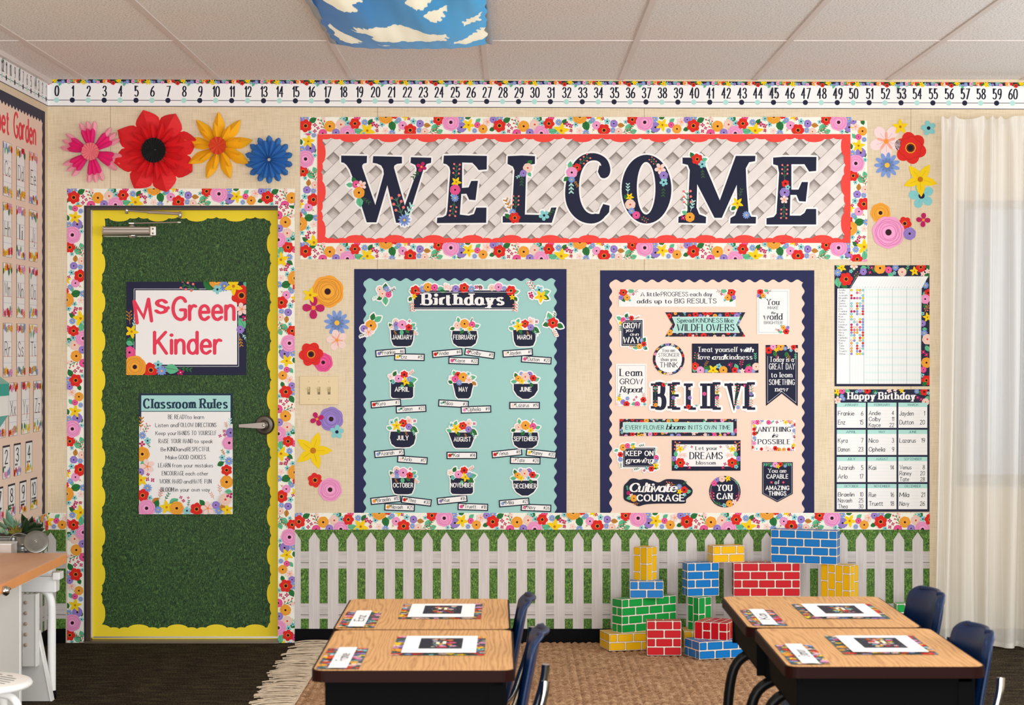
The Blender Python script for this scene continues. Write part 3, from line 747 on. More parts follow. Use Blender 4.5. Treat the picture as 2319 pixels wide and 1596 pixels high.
for (x_, y_, zl, zh) in ((cx_(290), -.03, cz_(485), cz_(468)), (cx_(416), -.103, cz_(497), cz_(482))):
    g = G(); g.lathe([(0, zl), (.007, zl), (.007, zl + .006), (.009, zl + .008), (.009, zh - .008), (.006, zh - .006), (.006, zh), (0, zh)], 14, Matrix.Translation((x_, y_, 0))); g.build('pivot', ALUL, clo)
g = G(); g.box(cx_(280), -.044, cz_(470), cx_(317), -.012, cz_(467)); g.build('bracket', ALU, clo)

# ------------------------------------------------------------------ window behind the curtain
win = tag(empty('window_1', (WX(2420), 0, WZ(770))), kind='structure')
wx0, wx1, wz0, wz1 = WX(2172) - win.location.x, WX(2667) - win.location.x, WZ(1085) - win.location.z, WZ(462) - win.location.z
FR = mat('window_bronze', (96, 90, 86), .5, .3)
for q in ((wx0 - .012, wz1 - .02, wx1, wz1 + .015), (wx0 - .012, wz0 - .03, wx1, wz0 + .02), (wx0 - .012, wz0, wx0 + .03, wz1 - .02), (wx1 - .03, wz0, wx1, wz1 - .02), ((wx0 + wx1) / 2 - .02, wz0, (wx0 + wx1) / 2 + .02, wz1)):
    g = G(); g.box(q[0], -.01, q[1], q[2], .06, q[3]); g.build('window_frame', FR, win)
def m_glass(nt, b):
    b.inputs['Base Color'].default_value = (*lin((170, 184, 206)), 1); b.inputs['Roughness'].default_value = .12
    b.inputs['Transmission Weight'].default_value = .55; b.inputs['IOR'].default_value = 1.1
g = G(); g.box(wx0, .03, wz0, wx1, .034, wz1); g.build('window_pane', node_mat('window_glass', m_glass), win)

# ================================================================== TRIMS AND BOARDS ON THE WALL
def trim_h(name, x0, x1, ytop, starts, y, label, group='floral paper border runs', drift=0.0):
    e = wall_thing('floral_border', (x0 + x1) / 2, ytop + 19, y, label, 'border', group)
    for i, s0 in enumerate(starts):
        a, b = max(x0, s0), min(x1, s0 + 439)
        if b - a > 1: strip_piece('trim_strip', e, a - s0, b - s0, (1, 0, s0, drift, 1, ytop + drift * 0), y - .0003 * (i % 2))
    return e
def trim_v(name, y0, y1, xl, starts, up, y, label, group='floral paper border runs'):
    e = wall_thing('floral_border', xl + 19, (y0 + y1) / 2, y, label, 'border', group)
    for i, s0 in enumerate(starts):   # s0 = photo row where u = 0
        if up: a, b = max(y0, s0 - 439), min(y1, s0); u0, u1, tf = s0 - b, s0 - a, (0, 1, xl, -1, 0, s0)
        else: a, b = max(y0, s0), min(y1, s0 + 439); u0, u1, tf = a - s0, b - s0, (0, -1, xl + 38, 1, 0, s0)
        if b - a > 1: strip_piece('trim_strip', e, u0, u1, tf, y - .0003 * (i % 2))
    return e
# door surround
trim_v('d', 464, FL + 2, 152, (610, 1049, 1488), True, -.0012, 'cream floral paper border up the left side of the door')
trim_v('d', 464, FL + 2, 629.5, (260, 699, 1138), False, -.0012, 'cream floral paper border down the right side of the door')
trim_h('d', 152, 668, 427, (-21, 418), -.0014, 'cream floral paper border across the top of the door')
# welcome board
trim_v('w', 302, 556, 680, (438, 877), True, -.0010, 'cream floral paper border at the left end of the welcome board')
trim_v('w', 273, 592, 1926, (448, 887), True, -.0026, 'cream floral paper border at the right end of the welcome board')
trim_h('w', 680, 1930, 265, (504, 943, 1382, 1821), -.0014, 'cream floral paper border above the welcome board', drift=.0062 * 0)
trim_h('w', 680, 1930, 549, (504, 943, 1382, 1821), -.0014, 'cream floral paper border below the welcome board')
# strip above the fence print
trim_h('f', 668, 2105, 1161, (489, 928, 1367, 1806), -.0022, 'cream floral paper border running along the top of the picket fence print')
e = trim_h('f', 108.5, 150, 1161, (-10,), -.0010, 'short cream floral paper border between the room corner and the door border')

# fence print
PICK = mat('picket_print', (208, 202, 200), .6, vary=(9, .09, (14, 1, .7)))
RAILM = mat('rail_print', (198, 192, 190), .6, vary=(14, .16, (.6, 1, 8)))
GAPM = mat('plank_gap_print', (96, 86, 84), .7)
def fence(px0, px1, tips, label, mapx=None, yb=-.0004):
    e = wall_thing('picket_fence_print', (px0 + px1) / 2, 1310, 0, label, 'wall paper', 'picket fence paper along the wall'); o = e.location
    def bx(name, m, a, b, c, d, y0, y1):
        g = G(); g.box(WX(a) - o.x, y0, WZ(d) - o.z, WX(b) - o.x, y1, WZ(c) - o.z); g.build(name, m, e)
    bx('grass', GRASSL, px0, px1, 1199, 1424, -.0006, -.0001)
    for a, b in ((1248, 1287), (1366, 1400.5)):
        bx('rail', RAILM, px0, px1, a, b, -.0011, -.0007)
        bx('rail_joint', GAPM, px0, px1, a + 25, a + 26.4, -.0013, -.0011)
    me = None
    for k, t in enumerate(tips):
        a, b = max(t - 12.2, px0), min(t + 12.2, px1)
        if b - a < 1: continue
        full = (b - a) > 24
        if full and me: ob = bpy.data.objects.new('picket', me); COL.objects.link(ob); ob.parent = e
        else:
            pts = [(a, 1424), (b, 1424), (b, 1222 - (0 if b > t + 12 else (t + 12.2 - b) * 1.45))]
            if a < t < b: pts.append((t, 1204.5))
            pts.append((a, 1222 - (0 if a < t - 12 else (a - t + 12.2) * 1.45)))
            g = G(); g.prism([((x - t) / S, WZ(y) - o.z) for x, y in pts], -.0022, -.0014); ob = g.build('picket', PICK, e)
            if full: me = ob.data
        ob.location = (WX(t) - o.x, 0, 0)
fence(668, 2105, [669 + 42.7 * k for k in range(35)], 'printed white picket fence on green grass below the floral border')
fence(108.5, 149, [115], 'printed strip of picket fence between the corner and the door border')

# lattice backdrop of the welcome board
LX0, LY0, LX1, LY1 = 719, 304, 1926, 550
lat = wall_thing('lattice_backdrop', (LX0 + LX1) / 2, (LY0 + LY1) / 2, 0, 'whitewashed lattice paper behind the WELCOME letters', 'wall paper')
pr = Pr(3); pr.rect(LX0, LY0, LX1, LY1, (206, 198, 196))
pr.clip = [(LX0, LY0), (LX1, LY0), (LX1, LY1), (LX0, LY1)]
pr.begin()
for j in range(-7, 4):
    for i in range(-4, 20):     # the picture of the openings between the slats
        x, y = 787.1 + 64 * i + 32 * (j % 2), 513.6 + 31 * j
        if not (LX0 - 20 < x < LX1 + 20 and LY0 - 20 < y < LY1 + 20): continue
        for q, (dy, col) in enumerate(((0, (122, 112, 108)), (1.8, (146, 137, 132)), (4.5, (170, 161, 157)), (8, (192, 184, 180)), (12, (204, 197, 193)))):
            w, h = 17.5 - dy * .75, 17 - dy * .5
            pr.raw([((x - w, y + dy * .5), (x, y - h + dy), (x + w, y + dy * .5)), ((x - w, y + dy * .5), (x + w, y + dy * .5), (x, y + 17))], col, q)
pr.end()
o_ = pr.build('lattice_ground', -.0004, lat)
LATA = mat('lattice_slat', (228, 221, 217), .6, vary=(16, .05, (1, 1, 1))); LATB = mat('lattice_slat_under', (222, 214, 210), .6, vary=(16, .06, (1, 1, 1))); LATS = mat('lattice_print_gap', (160, 150, 146), .7)
box = [(LX0, LY0), (LX1, LY0), (LX1, LY1), (LX0, LY1)]
def slat(name, c, sgn, w, m, y):
    a = math.atan2(31, 32) * sgn; dx, dy = math.cos(a), -math.sin(a); nx, ny = -dy, dx; L = 300
    mx, my = c, (LY0 + LY1) / 2
    q = [(mx - dx * L - nx * w / 2, my - dy * L - ny * w / 2), (mx + dx * L - nx * w / 2, my + dy * L - ny * w / 2), (mx + dx * L + nx * w / 2, my + dy * L + ny * w / 2), (mx - dx * L + nx * w / 2, my - dy * L + ny * w / 2)]
    poly = list(q)
    for i in range(4):
        A, B = box[i], box[(i + 1) % 4]; res = []
        def sd(p): return (B[0] - A[0]) * (p[1] - A[1]) - (B[1] - A[1]) * (p[0] - A[0])
        for j in range(len(poly)):
            p, r = poly[j], poly[(j + 1) % len(poly)]; dp, dr = sd(p), sd(r)
            if dp >= 0: res.append(p)
            if (dp >= 0) != (dr >= 0): k = dp / (dp - dr); res.append((p[0] + (r[0] - p[0]) * k, p[1] + (r[1] - p[1]) * k))
        poly = res
        if len(poly) < 3: return
    g = G(); g.prism([(WX(x) - lat.location.x, WZ(y_) - lat.location.z) for x, y_ in poly], y - .0003, y); g.build(name, m, lat)
LYM = (LY0 + LY1) / 2
for k in range(-5, 23):
    slat('slat', 803 - (498 - LYM) * 32 / 31 + 64 * (k - 1), -1, 22.4, LATB, -.0018)
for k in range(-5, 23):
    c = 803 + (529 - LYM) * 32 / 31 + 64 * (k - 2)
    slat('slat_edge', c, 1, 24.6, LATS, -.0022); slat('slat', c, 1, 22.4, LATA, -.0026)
# red scalloped trim
rb = wall_thing('scalloped_border', (LX0 + LX1) / 2, (LY0 + LY1) / 2, -.003, 'coral red scalloped border framing the lattice paper', 'border')
yy = -.0031
for args in ((LX0, LX1, 'h', LY0, 1, -1.5, 87.5, 750), (LX0, LX1, 'h', LY1, -1, -1.5, 88, 762), (LY0, LY1, 'v', LX0, 1, -1, 88, 302), (LY0, LY1, 'v', LX1, -1, 2, 88, 286)):
    pr = Pr(); scallop(pr, *args, CORAL); pr.build('scalloped_trim', yy, rb); yy -= .0002

# big letters
def cr1(p): return [(740 + x / 4.141, 330 + y / 4.141) for x, y in p]
def cr3(p): return [(1200 + x / 3.313, 150 + y / 3.313) for x, y in p]
def smo(p, n=3): return [(q[0], q[1]) for q in smooth_path([(a, b, 0) for a, b in p], n, True)]
LW_ = cr1([(135, 92), (378, 95), (375, 160), (345, 168), (332, 185), (334, 205), (455, 555), (535, 265), (530, 220), (510, 185), (470, 167), (430, 160), (435, 97), (705, 103), (705, 165), (660, 170), (635, 185), (630, 205), (732, 560), (838, 260), (842, 215), (830, 180), (785, 160), (790, 107), (980, 112), (978, 160), (935, 172), (905, 225), (750, 722), (650, 722), (568, 370), (465, 718), (375, 718), (240, 290), (215, 225), (185, 180), (160, 160), (135, 155)])
LE_ = cr1([(1098, 92), (1250, 90), (1502, 95), (1500, 222), (1425, 228), (1400, 195), (1365, 160), (1270, 157), (1268, 395), (1330, 390), (1355, 330), (1418, 328), (1395, 510), (1335, 505), (1310, 450), (1262, 452), (1248, 645), (1330, 655), (1380, 640), (1402, 580), (1498, 580), (1495, 722), (1032, 725), (1035, 675), (1090, 668), (1120, 650), (1130, 610), (1158, 240), (1150, 200), (1125, 175), (1092, 165)])
LL_ = cr1([(1698, 97), (1830, 91), (1953, 97), (1952, 170), (1890, 180), (1870, 205), (1858, 645), (2060, 650), (2090, 625), (2105, 580), (2155, 578), (2110, 722), (1650, 720), (1650, 660), (1710, 655), (1735, 630), (1760, 230), (1745, 195), (1695, 170)])
LC_ = smo(cr3([(512, 800), (530, 832), (560, 840), (592, 820), (604, 775), (590, 720), (560, 682), (510, 657), (455, 652), (395, 667), (340, 712), (295, 790), (270, 880), (265, 980), (285, 1060), (330, 1125), (390, 1166), (460, 1180), (520, 1165), (565, 1125), (596, 1055)])) [:-3] + cr3([(598, 1045), (550, 1033)]) + smo(cr3([(530, 1075), (490, 1105), (450, 1105), (410, 1075), (380, 1010), (368, 920), (376, 830), (400, 760), (440, 715), (490, 706), (525, 722), (535, 748), (518, 770)]))[:-3]
LO_ = [(1200 + (875 + 187 * math.cos(t)) / 3.313, 150 + (922 + 258 * math.sin(t)) / 3.313) for t in [2 * PI * k / 48 for k in range(48)]]
LOh = [(1200 + (872 + 70 * math.cos(t)) / 3.313, 150 + (915 + 197 * math.sin(t)) / 3.313) for t in [2 * PI * k / 48 for k in range(48)]]
LM_ = cr3([(1145, 685), (1290, 685), (1425, 1005), (1545, 672), (1692, 672), (1690, 712), (1645, 720), (1620, 765), (1625, 900), (1640, 1090), (1660, 1128), (1697, 1130), (1695, 1180), (1502, 1180), (1505, 1138), (1540, 1118), (1558, 1070), (1552, 890), (1440, 1137), (1385, 1137), (1255, 885), (1250, 1060), (1270, 1110), (1322, 1130), (1320, 1178), (1113, 1174), (1115, 1130), (1165, 1110), (1185, 1075), (1200, 780), (1185, 740), (1145, 730)])
LF_ = cr3([(1825, 685), (1900, 679), (2150, 680), (2148, 785), (2095, 790), (2060, 735), (1962, 735), (1962, 925), (2015, 925), (2040, 868), (2087, 868), (2070, 1015), (2020, 1012), (2000, 965), (1955, 965), (1950, 1120), (2030, 1120), (2060, 1100), (2075, 1070), (2148, 1070), (2148, 1187), (1775, 1187), (1775, 1140), (1830, 1130), (1850, 1105), (1870, 800), (1860, 745), (1825, 735)])
def q1(x, y): return 740 + x / 4.141, 330 + y / 4.141
def q3(x, y): return 1200 + x / 3.313, 150 + y / 3.313
BER = (240, 120, 116)
DEC = [
 [('leaf', *q1(270, 350), 16, 120, GRN), ('leaf', *q1(250, 370), 17, 175, MINT), ('leaf', *q1(300, 480), 24, -80, MINT), ('twig', *q1(320, 480), 24, -35, (56, 92, 58)), ('rose', *q1(275, 362), 9, HOT), ('cosmos', *q1(328, 370), 11), ('rose', *q1(302, 440), 13, ORANGE), ('twig', *q1(720, 690), 52, 110, (80, 120, 90), BER), ('twig', *q1(725, 690), 38, 62, MINTL), ('daisy', *q1(727, 697), 14), ('twig', *q1(880, 225), 26, -135, (52, 96, 56)), ('four', *q1(888, 198), 12)],
 [('twig', *q1(1205, 330), 36, 84, (60, 110, 70), BER), ('twig', *q1(1200, 500), 36, -98, (60, 110, 70), BER), ('lily', *q1(1215, 340), 12), ('small', *q1(1180, 465), 5), ('daisy', *q1(1202, 490), 9), ('rose', *q1(1204, 413), 12, HOT)],
 [('leaf', *q1(1880, 175), 15, 40, GRN), ('leaf', *q1(1885, 245), 13, -55, MINT), ('twig', *q1(1845, 260), 18, -150, MINTL), ('twig', *q1(1830, 270), 24, -92, (52, 90, 58)), ('rose', *q1(1885, 208), 11, PEACH, (214, 84, 50)), ('rose', *q1(1844, 258), 8, PURPLE), ('twig', *q1(1740, 620), 32, 118, BRN), ('twig', *q1(1770, 620), 34, 88, (60, 110, 70), BER), ('leaf', *q1(1720, 680), 16, 140, GRN), ('daisy', *q1(1742, 620), 8), ('poppy', *q1(1763, 676), 13), ('twig', *q1(2060, 660), 22, 40, (52, 96, 56)), ('small', *q1(2038, 653), 12)],
 [('leaf', *q3(300, 770), 18, 85, MINT), ('leaf', *q3(290, 830), 15, -140, GRN), ('twig', *q3(310, 850), 30, -90, MINTL), ('twig', *q3(330, 850), 18, -60, BRN), ('twig', *q3(350, 750), 34, 40, (60, 110, 70), BER), ('poppy', *q3(354, 760), 10), ('rose', *q3(314, 797), 13, PINK), ('daisy', *q3(313, 850), 8)],
 [('twig', *q3(735, 960), 24, 90, MINTL), ('leaf', *q3(725, 1000), 12, 110, GRN), ('lily', *q3(750, 980), 9.5), ('rose', *q3(753, 1037), 12, PEACH, (214, 84, 50)), ('daisy', *q3(762, 1085), 8), ('rose', *q3(798, 1117), 9, HOT), ('twig', *q3(820, 1125), 20, -30, (60, 110, 70), BER), ('twig', *q3(965, 750), 24, 135, (60, 110, 70), BER), ('cosmos', *q3(978, 768), 13), ('rose', *q3(1004, 820), 10, PURPLE), ('small', *q3(1004, 870), 9.5), ('twig', *q3(1003, 895), 24, -93, (52, 90, 58))],
 [('leaf', *q3(1230, 690), 16, 120, GRN), ('leaf', *q3(1285, 710), 15, 20, MINT), ('poppy', *q3(1255, 697), 13), ('twig', *q3(1292, 760), 22, -85, (60, 90, 60)), ('small', *q3(1293, 735), 9), ('twig', *q3(1185, 1090), 44, 92, (60, 110, 70), BER), ('twig', *q3(1205, 1090), 26, 75, MINTL), ('leaf', *q3(1180, 1110), 14, 150, MINT), ('rose', *q3(1200, 1132), 11, ORANGE), ('four', *q3(1150, 1137), 6), ('leaf', *q3(1545, 1050), 14, -140, GRN), ('twig', *q3(1570, 990), 22, 75, (60, 90, 60)), ('lily', *q3(1557, 1028), 14), ('daisy', *q3(1624, 1115), 9)],
 [('twig', *q3(1910, 860), 34, 88, (60, 110, 70), BER), ('twig', *q3(1908, 1020), 34, -92, (60, 110, 70), BER), ('poppy', *q3(1917, 880), 9), ('rose', *q3(1912, 947), 11.5, PURPLE), ('small', *q3(1934, 908), 6), ('cosmos', *q3(1908, 1000), 9.5)]]
DNAVY = (32, 36, 60)
for ch, pl, holes, dec, desc in (('W', LW_, (), DEC[0], 'first letter W'), ('E', LE_, (), DEC[1], 'first letter E'), ('L', LL_, (), DEC[2], 'letter L'), ('C', LC_, (), DEC[3], 'letter C'), ('O', LO_, (LOh,), DEC[4], 'letter O'), ('M', LM_, (), DEC[5], 'letter M'), ('E', LF_, (), DEC[6], 'last letter E')):
    pr = Pr(4); pr.poly(pl, DNAVY, 0, holes)
    for it in dec: getattr(pr, it[0])(*it[1:])
    for i_, it_ in enumerate(pr.items[:1]):
        pass
    pr.white_rim(4.0)
    o = pr.build('letter', -.0045); tag(o, 'large navy %s of WELCOME on the lattice' % desc, 'letter', 'letters of the word WELCOME')

# ------------------------------------------------------------------ number line
def number_card(parent, x0, x1, nums, y, fmap=None, step=36.09, sl=.0033, nx=None, drift0=True):
    pr = Pr(9); pr.xf = (1, 0, 0, sl, 1, -sl * 108)
    top, bot = 179.5, 240.5
    pr.clip = [pr._tx(p) for p in ((x0, top), (x1, top), (x1, bot), (x0, bot))]
    pr.rect(x0, top, x1, bot, (250, 252, 255)); pr.rect(x0, 239, x1, bot, NAVY); pr.rect(x0, top, x1, 187.5, (34, 34, 44)); 
    R = random.Random(17); per = 146.
    base = []
    for k in range(30):
        base.append((per * (k + R.uniform(.1, .9)) / 30, ('poppy', 'lily', 'leaf', 'rosep', 'roseo', 'leaf', 'small', 'daisy', 'leaf', 'cosmos', 'lily', 'rosev', 'leaf', 'four')[(k * 5) % 14], R.uniform(3.6, 5.4), R.uniform(181.5, 187.5)))
    k0 = int((x0 - 108) // per) - 1
    for kk in range(k0, int((x1 - 108) // per) + 2):
        for (u, kind, r, v) in base:
            x = 108 + kk * per + u
            if x < x0 - 6 or x > x1 + 6: continue
            if kind == 'leaf': pr.leaf(x, v, 9, 30 + u * 7, GRN if u % 2 < 1 else MINT); continue
            if kind == 'poppy': pr.poppy(x, v, r)
            elif kind == 'lily': pr.lily(x, v, r * 1.3)
            elif kind == 'rosep': pr.rose(x, v, r, PINK)
            elif kind == 'roseo': pr.rose(x, v, r, ORANGE)
            elif kind == 'rosev': pr.rose(x, v, r * .9, PURPLE)
            elif kind == 'small': pr.small(x, v, r * .8)
            elif kind == 'daisy': pr.daisy(x, v, r)
            elif kind == 'four': pr.four(x, v, r * .7)
            else: pr.cosmos(x, v, r)
    pr.rect(x0, 225.7, x1, 227, (46, 48, 70))
    for n in nums:
        cx = nx(n) if nx else 128 + n * step - (.4 if n else 0)
        pr.circ(cx, 226.4, 5.9, MINTL if n % 2 == 0 else (34, 38, 62), 0, 18)
        pr.text(str(n), cx + 1, 217, 22.5, (28, 30, 48), 'num')
    return pr.build('number_card', y, parent, fmap=fmap)
nl = wall_thing('number_line', 1213, 212, 0, 'white number line from 0 to 60 with floral top edge along the back wall', 'number line')
edges = [(108.5, 146, [0])] + [(146 + 288.7 * k, 146 + 288.7 * (k + 1), list(range(8 * k + 1, 8 * k + 9))) for k in range(7)] + [(146 + 288.7 * 7, 146 + 288.7 * 8.6, list(range(57, 68)))]
for i, (a, b, n) in enumerate(edges): number_card(nl, a, b, n, -.0012 - .0004 * (i % 2))
# left wall mapping: u = photo units along the wall away from the corner towards the camera (negative), v rows at wall scale
def left_map(u, v, h): return np.stack([XL + .0012 + h, (u - 108) / S, CZ - (v - HY) / S], 1)
nl2 = tag(empty('number_line', (XL, -.6, WZ(212))), 'white number line counting down to the corner on the left wall', 'number line')
for k in range(3):
    a, b = 108 - 288.7 * (k + 1), 108 - 288.7 * k
    number_card(nl2, a, b - .5, [8 * k + j for j in range(1, 9)] if False else list(range(1 + 8 * k, 9 + 8 * k)), 0, fmap=left_map, sl=0, nx=lambda n: 108 - 36.09 * (n - .5))

# ------------------------------------------------------------------ paper cut-out flowers on the wall
CUT = [
 ('cosmos', 2007, 320, 38, 'pale pink five-petalled paper flower left of the red poppy, near the top of the curtain'), ('lily', 2039, 287, 18, 'small yellow paper lily above the pale pink flower'),
 ('small', 2103, 290, 17, 'small light blue paper flower beside the top of the curtain'), ('poppy', 2062, 335, 37, 'large red paper poppy beside the curtain top'),
 ('daisy', 2009, 374, 29, 'blue paper daisy below the pale pink flower right of the welcome board'), ('lily', 2084, 406, 38, 'yellow paper lily touching the curtain edge'),
 ('small', 2087, 443, 29, 'aqua paper flower just below the yellow lily near the curtain'), ('rose:o', 1994, 482, 23, 'round orange paper rose above the big pink rose right of the welcome board'),
 ('rose:p', 2012, 526, 37, 'big light pink paper rose below the orange one right of the welcome board'), ('poppy', 2049, 506, 16, 'small red paper flower overlapping the big pink rose near the curtain'),
 ('rose:v', 2060, 529, 14.5, 'small purple paper rose beside the big pink rose near the curtain'), ('four', 2091, 498, 16, 'small magenta paper flower alone near the curtain'),
 ('rose:o', 742, 660, 37, 'large orange paper rose above left of the birthday board'), ('lily', 702.5, 668, 18, 'small yellow paper lily overlapping the large orange rose'),
 ('four', 710, 697, 25, 'magenta four-petalled paper flower below the small yellow lily'), ('daisy', 763, 731, 29, 'blue paper daisy left of the birthday board'),
 ('cosmos', 763, 770, 24, 'pale pink paper blossom under the blue daisy left of the birthday board'), ('poppy', 704.5, 802, 28, 'red paper poppy above the light switch'),
 ('rose:h', 732, 820.5, 22, 'hot pink paper rose behind the red poppy above the light switch'), ('rose:v', 750, 948.7, 28, 'purple paper rose below the light switch'),
 ('four', 718, 948.7, 16, 'magenta paper flower overlapping the purple rose'), ('small', 763, 977.8, 16, 'small aqua paper flower under the purple rose'),
 ('lily', 709, 1020, 42, 'large yellow paper lily between the door border and the birthday board'), ('rose:p', 747.6, 1108.5, 27, 'light pink paper rose low beside the birthday board'),
 ('poppy', 713.5, 1087, 17, 'small red paper flower up against the low pink rose')]
PHS = {2039: .9, 2084: -1.0, 702.5: 1.2, 709: .35 + .9, 2007: .3}
for i, (k, x, y, r, lb) in enumerate(CUT):
    pr = Pr(20 + i); kk, _, cc = k.partition(':')
    if kk == 'rose': pr.rose(x, y, r, {'o': ORANGE, 'p': PINK, 'v': PURPLE, 'h': HOT}[cc])
    elif x in PHS: getattr(pr, kk)(x, y, r, *( [YEL if kk == 'lily' else (250, 218, 220)] ), PHS[x])
    else: getattr(pr, kk)(x, y, r)
    tag(pr.build('paper_flower', -.0012 - .0009 * (i % 3) - (.0012 if r < 20 else 0)), lb, 'flower', 'flat paper flowers on the wall')

# ------------------------------------------------------------------ bulletin boards
def wave(t): return 3.2 * math.cos(2 * PI * t)
def board(name, x0, y0, x1, y1, col, label, blabel, wl=24, sg=1):
    e = wall_thing('bulletin_paper', (x0 + x1) / 2, (y0 + y1) / 2, 0, label, 'bulletin board')
    pr = Pr(); pr.rect(x0, y0, x1, y1, col); pr.build('backing_paper', -.0006, e)
    e2 = wall_thing('wavy_border', (x0 + x1) / 2, (y0 + y1) / 2, -.001, blabel, 'border')
    NV = (40, 44, 84); y = -.0012
    for a in ((x0, x1, 'h', y0, 1, 24, 27.4, x0 + 22), (y0, y1, 'v', x0, 1, wl, 27.4, y0 + 20), (y0, y1, 'v', x1, -1, wl + 1, 27.4, y0 + 34)):
        pr = Pr(); scallop(pr, *a, NV, fn=wave); pr.build('trim_strip', y, e2); y -= .0003
board('b', 802, 609, 1283, 1161, TEALP, 'teal paper board listing birthdays by month', 'navy wavy border around the teal birthday board')
board('q', 1359, 612, 1844, 1161, PEACHP, 'peach paper board covered with small quote signs', 'navy wavy border around the peach quote board')

ARR = [
 [('leaf', 19, -26, 13, 35, MINT), ('leaf', -2, -20, 14, -85, MINT), ('leaf', 7, -20, 12, -40, GRN), ('leaf', -22, -24, 13, 130, GRN), ('rose', -15, -38, 6, PEACH), ('rose', -14, -31, 6.5, PURPLE), ('rose', 0, -31, 10.5, PINK), ('poppy', 15, -25, 8), ('daisy', -14, -23, 6), ('cosmos', -24, -25, 5), ('small', 27, -23, 5), ('four', 16, -39, 3), ('twig', -20, -20, 12, -60, BRN), ('twig', 22, -18, 14, -40, BRN, BER)],
 [('leaf', -13, -36, 12, 100, MINT), ('leaf', -22, -24, 12, 200, GRN), ('leaf', 22, -26, 13, 20, MINT), ('leaf', -2, -20, 13, 230, GRN), ('rose', -16, -29, 8, PEACH, (214, 84, 50)), ('rose', 0, -33, 10.5, ORANGE), ('rose', 17, -31, 7.5, HOT), ('lily', 12, -22, 8), ('small', -8, -21, 4), ('twig', 13, -36, 10, 60, GRN), ('twig', 6, -20, 15, -60, MINTL)],
 [('leaf', -18, -34, 12, 60, MINT), ('leaf', -24, -20, 13, 160, MINT), ('leaf', 15, -24, 22, -30, GRN), ('leaf', -12, -20, 12, -60, GRN), ('small', -25, -35, 5), ('cosmos', 14, -38, 9), ('poppy', 1, -33, 9.5), ('lily', -14, -27, 12), ('rose', 14, -25, 7.5, PURPLE), ('four', 27, -38, 3.5), ('twig', 5, -18, 12, -70, BRN), ('twig', 22, -20, 14, -70, MINTL)],
 [('leaf', -20, -32, 14, 60, GRN), ('leaf', 15, -22, 19, 10, MINT), ('leaf', 12, -18, 18, -30, GRN), ('leaf', -15, -18, 14, 160, GRN), ('leaf', 0, -14, 12, -90, MINT), ('cosmos', -26, -31, 6), ('rose', -8, -27, 9, PINK), ('poppy', 5, -36, 9), ('lily', 8, -21, 11), ('daisy', 17, -26, 7), ('small', -20, -19, 5), ('twig', 12, -34, 16, 35, BRN, BER)],
 [('leaf', -18, -33, 13, 110, MINT), ('leaf', 14, -28, 15, 10, MINT), ('leaf', 20, -20, 13, -40, BRN), ('leaf', -24, -16, 12, 150, GRN), ('cosmos', -27, -28, 5), ('poppy', -12, -36, 7), ('rose', 0, -30, 11, ORANGE), ('rose', -18, -26, 8, HOT), ('daisy', -9, -18, 7), ('cosmos', 13, -24, 9), ('small', 12, -38, 4)],
 [('leaf', -20, -28, 13, 110, GRN), ('leaf', -20, -20, 14, 180, MINT), ('leaf', 18, -22, 15, 25, MINT), ('leaf', 10, -18, 12, -60, GRN), ('daisy', -10, -38, 5), ('rose', 9, -36, 7, PURPLE), ('rose', -1, -31, 10, PEACH, (214, 84, 50)), ('poppy', 17, -28, 8), ('rose', -17, -27, 7, ORANGE), ('lily', -9, -21, 8), ('small', 8, -21, 5)]]
SHP = {'round': [(-28, -14), (28, -14), (30, 0), (26, 14), (16, 21), (0, 22), (-16, 21), (-26, 14), (-30, 0)], 'trap': [(-27, -16), (27, -16), (25, 8), (20, 19), (12, 21), (-12, 21), (-20, 19), (-25, 8)],
       'square': [(-26, -16), (26, -16), (26, 16), (22, 20), (0, 21), (-22, 20), (-26, 16)], 'taper': [(-24, -14), (24, -14), (17, 16), (12, 21), (-12, 21), (-17, 16)], 'bowl': [(-28, -12), (28, -12), (28, 2), (20, 14), (7, 22), (-7, 22), (-20, 14), (-28, 2)],
       'wide': [(-32, -15), (32, -15), (20, 16), (15, 20), (-15, 20), (-20, 16)]}
POTS = [('JANUARY', 911, 763, 'trap', 0), ('FEBRUARY', 1052, 763, 'round', 1), ('MARCH', 1188, 763, 'trap', 2), ('APRIL', 910.5, 881, 'square', 3), ('MAY', 1049, 881, 'taper', 4), ('JUNE', 1190.5, 881, 'bowl', 5),
        ('JULY', 912, 991, 'round', 2), ('AUGUST', 1047, 994, 'wide', 2), ('SEPTEMBER', 1190, 993, 'round', 1), ('OCTOBER', 913, 1098, 'trap', 0), ('NOVEMBER', 1046, 1098, 'square', 3), ('DECEMBER', 1189, 1100, 'bowl', 5)]
for (mn, x, y, sh, ar) in POTS:
    pr = Pr(len(mn)); pts = [(x + a * .97, y + b) for a, b in SHP[sh]]
    pr.poly(pts, DNAVY, 0)
    for it in ARR[ar]: getattr(pr, it[0])(x + it[1], y + it[2] + (3 if mn != 'JULY' else 0), *it[3:])
    pr.white_rim(2.6)
    pr.text(mn, x, y + 5, 9.5, WHT, 'sansb', width=min(len(mn) * 6.3, 52))
    tag(pr.build('flowerpot_cutout', -.0036), 'navy flowerpot cutout with a bouquet, lettered %s' % mn, 'calendar cutout', 'month flowerpots on the teal board')
